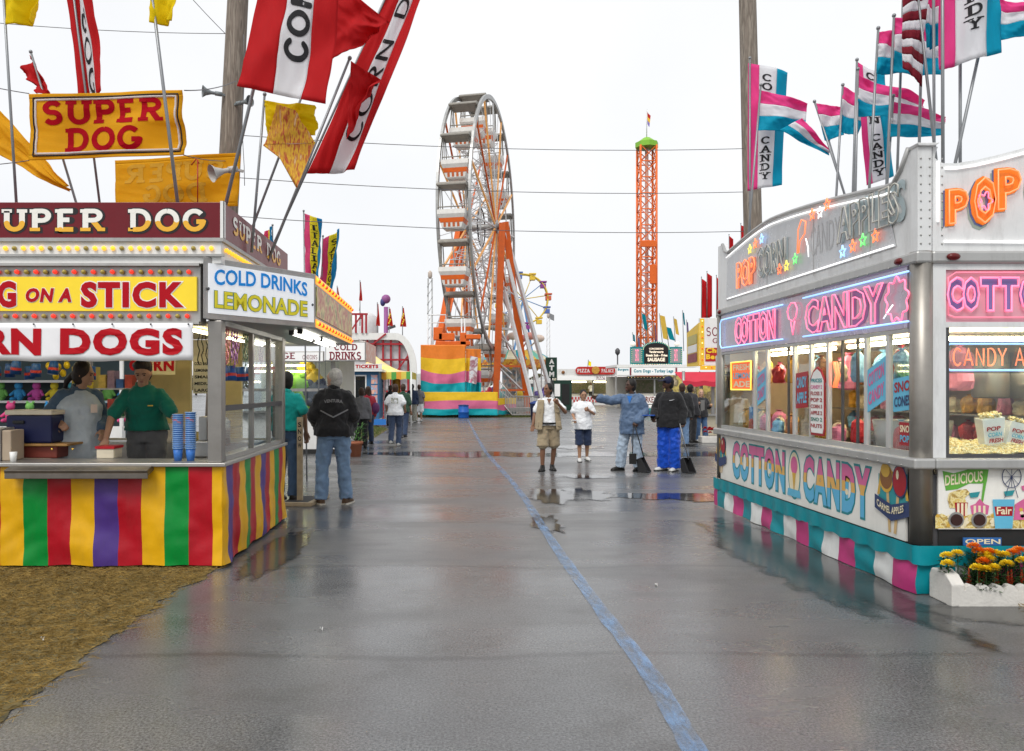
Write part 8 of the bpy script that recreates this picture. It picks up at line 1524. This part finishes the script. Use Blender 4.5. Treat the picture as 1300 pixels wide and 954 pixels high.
mb = MB(); mb.box((fx(794, Y), Y - .5, fz(481, Y)), (fx(858, Y), Y - .4, fz(478, Y))); mb.build('bulb_rail', m_blk, ck); bulbs([V((fx(796 + 4 * i, Y), Y - .52, fz(479.5, Y))) for i in range(16)], [m_bulbw], ck)
mb = MB(); mb.box((fx(795, Y), Y, 0), (fx(884, Y), Y + .1, fz(500, Y))); mb.build('front_wall', M('stand cream', (.5, .48, .42), .5), ck); mb = MB(); mb.box((fx(781, Y), Y + 3.8, 0), (fx(884, Y), Y + 3.9, fz(478, Y))); mb.build('back_wall', M('stand cream', ()), ck)
for px in (781, 805, 830, 860, 882): mb = MB(); mb.box((fx(px, Y), Y - .02, 0), (fx(px, Y) + .12, Y + .06, fz(478, Y))); mb.build('post', m_alu, ck)
mb = MB(); mb.box((fx(808, Y), Y + 3.6, fz(499, Y)), (fx(880, Y), Y + 3.7, fz(482, Y))); mb.build('back_hatch', blot_mat('woodland seen through hatch', []), ck)
mb = MB(); mb.box((fx(814, Y), Y - .06, fz(513, Y)), (fx(840, Y), Y - .01, fz(503, Y))); tk = mb.build('hanging_sign', m_wsign, ck); lettering('TURKEY', (fx(812, Y), Y - .06, fz(511.5, Y)), X_, Z_, fx(833, Y) - fx(812, Y), .5, M('brown lettering', (.22, .05, .03), .5), tk, bold=.03, dz=.01)
mq = MB(); mq.box((fx(799, Y), Y - .45, fz(463, Y)), (fx(864, Y), Y - .2, fz(441, Y))); cxm = fx(831, Y); rw = fx(848, Y) - cxm
mq.prism([V((cxm - rw, Y - .5, fz(463, Y)))] + [V((cxm + rw * cos(a), Y - .5, fz(444, Y) + .62 * sin(a))) for a in [pi - pi * i / 16 for i in range(17)]] + [V((cxm + rw, Y - .5, fz(463, Y)))], V((0, .35, 0))); mq = mq.build('marquee', m_tl, ck)
mb = MB(); k_ = .9; mb.prism([V((cxm - rw * k_, Y - .53, fz(462, Y)))] + [V((cxm + rw * k_ * cos(a), Y - .53, fz(444, Y) + .5 * sin(a))) for a in [pi - pi * i / 16 for i in range(17)]] + [V((cxm + rw * k_, Y - .53, fz(462, Y)))], V((0, .02, 0))); mf_ = mb.build('marquee_face', m_blk, mq)
m_mql = M('lit cream lettering', (.85, .75, .6), .4, es=.4, ecol=(1, .8, .6))
for s, a, b, py, h_ in (('CONCESSIONS', 822, 840, 444.6, .15), ('Vandervoorts', 822, 840, 448.8, .2), ('Steak Sub - Fries', 818, 845, 453.2, .2), ('SAUSAGE', 820, 842, 459.4, .30)): lettering(s, (fx(a, Y), Y - .53, fz(py, Y)), X_, Z_, fx(b, Y) - fx(a, Y), h_, m_mql, mf_, bold=.04, dz=.01)
for (a, b) in ((801, 812), (850, 862)): mb = MB(); mb.box((fx(a, Y), Y - .48, fz(461, Y)), (fx(b, Y), Y - .451, fz(443, Y))); sfx = mb.build('side_face', M('grey neon panel', (.28, .33, .33), .4), mq); lettering('EATS'[:4], (fx(a + 4, Y), Y - .48, fz(459, Y)), X_, Z_, .25, .95, n_pink, sfx, bold=.0, dz=.01)
bulbs([V((fx(799.8 + 2.95 * i, Y), Y - .5 if 815 < 799.8 + 2.95 * i < 848 else Y - .47, fz(463.4, Y) + .03)) for i in range(22)] + [V((cxm + rw * .96 * cos(pi * i / 18), Y - .54, fz(444, Y) + .57 * sin(pi * i / 18))) for i in range(19)] + [V((fx(px, Y), Y - .47, fz(460 - 2.6 * i, Y))) for px in (800.3, 813, 849.5, 863) for i in range(7)], [m_bulbw], mq)
for px in (803.5, 859.5): p = P(px, 437, Y - .3); mb = MB(); mb.sph(p, .22, 12, 8); mb.build('globe_lamp', M('opal globe', (.85, .78, .7), .3, es=.3, ecol=(1, .9, .8)), ck); mb = MB(); mb.tube([p - V((0, 0, .4)), p - V((0, 0, .18))], .04, 6); mb.build('lamp_stem', m_tl, ck)
fc = [fabric('stand flag teal', (.0, .25, .32)), fabric('stand flag gold', (.75, .5, .08)), fabric('stand flag violet', (.2, .14, .3)), fabric('stand flag orange', (.75, .25, .1))]
for k, (px, py, dx, dy, c) in enumerate(((805, 424, 4, 22, 0), (811, 428, 4, 16, 2), (818, 398, 7, 20, 0), (822, 410, 4, 24, 3), (830, 410, 4, 20, 3), (832, 412, 3, 22, 2), (842, 400, 10, 30, 1), (850, 415, 10, 16, 0), (858, 404, 6, 20, 1), (868, 396, 3, 16, 0), (873, 408, 3, 20, 2))):
    o = thing('stand_flag', ['dark teal', 'gold', 'violet', 'orange'][c] + ' flag ' + ('above the marquee left shoulder', 'low beside the left globe lamp', 'high at the drop tower foot', 'upright at the drop tower foot', 'upright right of the drop tower', 'thin right of the drop tower', 'long curling past the marquee top', 'broad near the right globe lamp', 'bent above the right globe lamp', 'narrow topmost over the grill roof', 'narrow lower by the grill roof')[k], 'flag', P(px, 446, Y + .5))
    mb = MB(); mb.tube([P(px, 446, Y + .5), P(px - dx * .5, py - 2, Y + .5)], .03, 5); mb.build('pole', m_grey, o); mb = MB(); mb.surf(lambda u, v: P(px - dx * .5 + dx * (u * .7 + v * .5), py + dy * v + 2 * u, Y + .5 + .12 * sin(u * 4 + v * 3)), 4, 8); mb.build('cloth', fc[c], o)
# street lamp left of that stand
o = thing('street_lamp', 'dark old fashioned street lamp left of the turkey leg stand', 'street lamp', at(784, 80)); p = at(784, 80); mb = MB(); mb.tube([p, p + V((0, 0, fz(450, 80)))], .07, 8); mb.build('post', m_dark, o); mb = MB(); mb.lathe(p + V((0, 0, fz(451, 80))), [(.1, 0), (.25, .2), (.25, .5), (.08, .7)], 10); mb.build('lantern', m_dark, o)
o = thing('yellow_pennant', 'small yellow pennant on the pizza stand roof', 'pennant', P(747, 469, 75)); mb = MB(); mb.tube([P(746, 469, 75), P(747, 457, 75)], .04, 5); mb.build('pole', m_grey, o); mb = MB(); mb.surf(lambda u, v: P(747 + 3.5 * u, 458 + 6 * v + 2 * u, 75), 3, 3); mb.build('cloth', f_yel, o)
o = thing('teal_cart', 'low teal and white cart by the turkey leg stand', 'cart', at(825, 45)); p = at(826, 45); mb = MB(); mb.box((p.x - .5, 44.6, .12), (p.x + .45, 45.4, .45)); mb.build('tub', M('cart teal', (.0, .30, .30), .45), o, bevel=.05); mb = MB(); mb.box((p.x - .52, 44.6, .45), (p.x + .47, 45.4, .62)); mb.build('lid', m_white, o, bevel=.05)
for s in (-1, 1): mb = MB(); mb.tube([(p.x + s * .35, 44.55, .1), (p.x + s * .35, 44.62, .1)], .1, 12); mb.build('wheel', m_black, o)
# ---- grill stand on the right
Y = 27; gs = thing('grill_stand', 'red and yellow grill stand with bulb framed signs and red awning', 'food stand', at(895, 28)); xg = fx(888, Y); Zg = lambda py: fz(py, Y)
m_gy = M('yellow bulb frame', (.82, .55, .04), .45)
mb = MB(); mb.box((xg, Y + .05, 0), (xg + 3, Y + .12, Zg(528))); mb.build('front_wall', m_cream, gs); mb = MB(); mb.box((xg - .02, Y + 2.9, 0), (xg + 3, Y + 3, Zg(478))); mb.build('back_wall', m_cream, gs)
mb = MB(); mb.box((xg, Y - .1, Zg(528)), (xg + 3, Y + .4, Zg(526))); mb.build('counter', m_steel, gs)
for x in (xg + .02, xg + .42, xg + 1.2): mb = MB(); mb.box((x, Y, Zg(526)), (x + .1, Y + .1, Zg(478))); mb.build('post', m_alu, gs)
fb_ = MB(); fb_.box((xg, Y - .06, Zg(464)), (xg + 3, Y + .1, Zg(404))); fb_ = fb_.build('front_sign', m_white, gs, bevel=.01); mb = MB(); mb.box((xg + .18, Y - .08, Zg(459)), (xg + 3, Y - .061, Zg(442))); rp_ = mb.build('red_panel', M('grill red', (.40, .015, .02), .4), fb_)
lettering('Charbroiled', (xg + .2, Y - .08, Zg(448.5)), X_, Z_, 1.5, .18, M('grill yellow', (.85, .6, .03), .4), rp_, bold=.05, dz=.006); lettering('Beef & Pork', (xg + .2, Y - .08, Zg(456.5)), X_, Z_, 1.5, .18, M('grill yellow', ()), rp_, bold=.05, dz=.006)
lettering('SOUTHERN', (xg + .2, Y - .06, Zg(427)), X_, Z_, 1.75, .30, m_mar, fb_, font='slab', wt=.12, dz=.006); lettering('GRILL', (xg + .42, Y - .06, Zg(436)), X_, Z_, .9, .17, m_mar, fb_, font='slab', wt=.14, dz=.006)
mb = MB(); mb.box((xg, Y - .075, Zg(470)), (xg + 3, Y - .061, Zg(464.5))); mb.box((xg, Y - .075, Zg(464)), (xg + .14, Y - .061, Zg(405))); mb.build('bulb_frame', m_gy, fb_)
bulbs([V((xg + .07, Y - .09, Zg(408 + 7 * i))) for i in range(8)] + [V((xg + .2 + .19 * i, Y - .09, Zg(467))) for i in range(9)], [m_bulbw, m_bulbr], fb_)
# side sign, swung back
A, B = V((xg - .03, Y - .02, 0)), V((fx(868, 30), 29.6, 0)); d = (A - B); nn = V((d.y, -d.x, 0)).normalized(); sd_ = MB(); sd_.prism([B + V((0, 0, fz(466, 30))), A + V((0, 0, Zg(465))), A + V((0, 0, Zg(410))), B + V((0, 0, fz(424, 30)))], -nn * .1); sd_ = sd_.build('side_sign', m_gy, gs)
def sg(u, z): return B + d * u + nn * .015 + V((0, 0, z))
z0_, z1_ = fz(462, 29), fz(424, 29); hh = (z1_ - z0_)
for (v0, v1, mt) in ((.02, .30, m_mar), (.33, .58, m_white), (.61, .9, M('side panel olive', (.45, .40, .1), .4))): mb = MB(); mb.add([sg(.1, z0_ + hh * v0), sg(.88, z0_ + hh * v0), sg(.88, z0_ + hh * v1), sg(.1, z0_ + hh * v1)], [(0, 1, 2, 3)]); mb.build('sign_panel', mt, sd_)
# red awning and flags
mb = MB(); mb.surf(lambda u, v: (fx(856, 27) + (3.6) * u, Y + .0 - 1.0 * v, Zg(468) - (.12 + .33 * v) + .02 * sin(u * 40) * v), 40, 6); mb.surf(lambda u, v: (fx(856, 27) + 3.6 * u, Y - 1.0, Zg(468) - .45 - .16 * v + .02 * sin(u * 40)), 40, 2); mb.build('awning', M('red awning cloth', (.55, .03, .06), .7), gs)
mb = MB(); mb.tube([(fx(858, 27), Y - .9, 0), (fx(858, 27), Y - .9, Zg(472))], .05, 8); mb.build('awning_post', m_alu, gs); mb = MB(); mb.box((fx(868, 27), Y + 2.5, .9), (xg + 3, Y + 2.55, 2.1)); mb.build('inner_display', blot_mat('grill display', [(.2, .15, .05), (.6, .5, .15), (.12, .1, .06), (.5, .42, .3)], 4), gs); mb = MB(); mb.tube([(xg + .1, Y + 1.5, 1.95), (xg + 2.6, Y + 1.5, 1.95)], .03, 6); mb.build('fluorescent_tube', m_tubey, gs)
for k, (px, py, b, w_) in enumerate(((891, 354, 405, 6), (898, 347, 402, 6), (910, 352, 396, 10), (941, 286, 330, 8), (926, 300, 330, 5))):
    Yf = 27.6; flag('tall red feather flag on the grill stand, ' + ('lower one', 'higher one', 'curling one', 'beside the utility pole', 'short one behind the trailer end')[k], 'flag', q4(Yf, (px, py), (px + w_, py + (4 if k != 2 else 12)), (px + w_ - (0 if k != 2 else 4), b), (px, b + 3)), [(.75 if k == 2 else 1, f_red if k != 2 else f_red), (1, f_white if k == 2 else f_red)], 'u', .05, 50 + k, pl2(Yf, (px - .5, py - 2), (px - .5, 420)), Zg(412), group='red feather flags', nu=6, nv=10)
o = thing('flower_trough', 'white trough of red flowers beyond the candy trailer', 'planter', at(905, 24.5)); p = at(906, 23.4); mb = MB(); mb.box((p.x - .4, 23.2, 0), (p.x + .9, 23.6, .2)); mb.build('trough', m_pw, o, bevel=.02); rr = random.Random(5); mb = MB(); leaves(mb, V((p.x + .2, 23.4, .2)), .5, .2, 150, rr); mb.build('foliage', m_leaf, o); mb = MB()
for i in range(26): bloom(mb, V((p.x - .3 + rr.random(), 23.25 + .3 * rr.random(), .3 + .14 * rr.random())), .06, rr)
mb.build('blooms', M('red petals', (.5, .015, .02), .6), o)
# low row of trailers and dull trees closing the far end
for k, (px, Yd, w_, h_, lab) in enumerate(((688, 100, 7, 2.6, 'far white trailer behind the cash machine kiosk'), (742, 112, 12, 3.2, 'far white trailer behind the pizza stand'), (776, 118, 8, 3.4, 'far pale trailer between pizza and turkey leg stands'), (905, 85, 9, 3.0, 'far trailer behind the grill stand'), (470, 75, 10, 3.0, 'far trailer behind the yellow tent'), (560, 80, 10, 2.8, 'far trailer behind the big ferris wheel'))):
    o = thing('far_trailer', lab, 'trailer', at(px, Yd)); c = at(px, Yd); mb = MB(); mb.box((c.x - w_ / 2, Yd, .5), (c.x + w_ / 2, Yd + 2.5, h_)); mb.build('body', M('far trailer %d' % (k % 3), [(.68, .68, .66), (.6, .62, .64), (.66, .6, .5)][k % 3], .5, dirt=.1), o, bevel=.08)
    for s in (-1, 1): mb = MB(); mb.tube([(c.x + s * w_ * .3, Yd - .02, .35), (c.x + s * w_ * .3, Yd + .2, .35)], .35, 14); mb.build('wheel', m_black, o); mb = MB(); mb.box((c.x + s * w_ * .25 - .7, Yd - .03, h_ * .5), (c.x + s * w_ * .25 + .7, Yd - .005, h_ * .82)); mb.build('window', m_dark, o)
mft = M('dull autumn leaves', (.09, .085, .03), .8, var=.5, scale=1.5); mbk_ = M('bark', (.08, .06, .045), .9); rr = random.Random(9)
for k in range(30):
    x = -60 + 5.6 * k + rr.uniform(-1, 1); Yd = 165 + rr.uniform(-8, 14); h_ = rr.uniform(4.2, 5.6); o = thing('tree', 'dull brownish green tree in the far row behind the fair', 'tree', (x, Yd, 0), 0, 'far row of trees'); mb = MB(); mb.tube([(x, Yd, 0), (x + .2, Yd, h_ * .6), (x, Yd, h_ * .8)], [.25, .16, .05], 7)
    for i in range(5): a = 2 * pi * i / 5 + k; mb.tube([(x, Yd, h_ * .4 + .2 * i), (x + 1.3 * cos(a), Yd + 1.3 * sin(a), h_ * .7 + .15 * i)], [.1, .03], 5)
    mb.build('trunk', mbk_, o); mb = MB()
    for i in range(420): a = rr.uniform(0, 6.28); z = rr.random(); q = (2.6 * sin(pi * min(.95, z * .85 + .12))) * rr.random() ** .45; p = V((x + q * cos(a), Yd + q * sin(a), h_ * (.3 + .72 * z))); d = V((rr.gauss(0, 1), rr.gauss(0, 1), rr.gauss(0, 1))).normalized(); e = d.orthogonal().normalized(); L = rr.uniform(.2, .4); mb.add([p - d * L, p + e * L * .6, p + d * L, p - e * L * .6], [(0, 1, 2, 3)])
    mb.build('crown', mft, o)
# ---- freeze the grown figures into plain meshes
dg = bpy.context.evaluated_depsgraph_get()
for o in PENDING:
    ev = o.evaluated_get(dg); me = bpy.data.meshes.new_from_object(ev, depsgraph=dg); o_mat = o.data.materials[0]; o.modifiers.clear(); o.data = me
    if not me.materials: me.materials.append(o_mat)
    else: me.materials[0] = o_mat
    me.polygons.foreach_set('use_smooth', [True] * len(me.polygons))
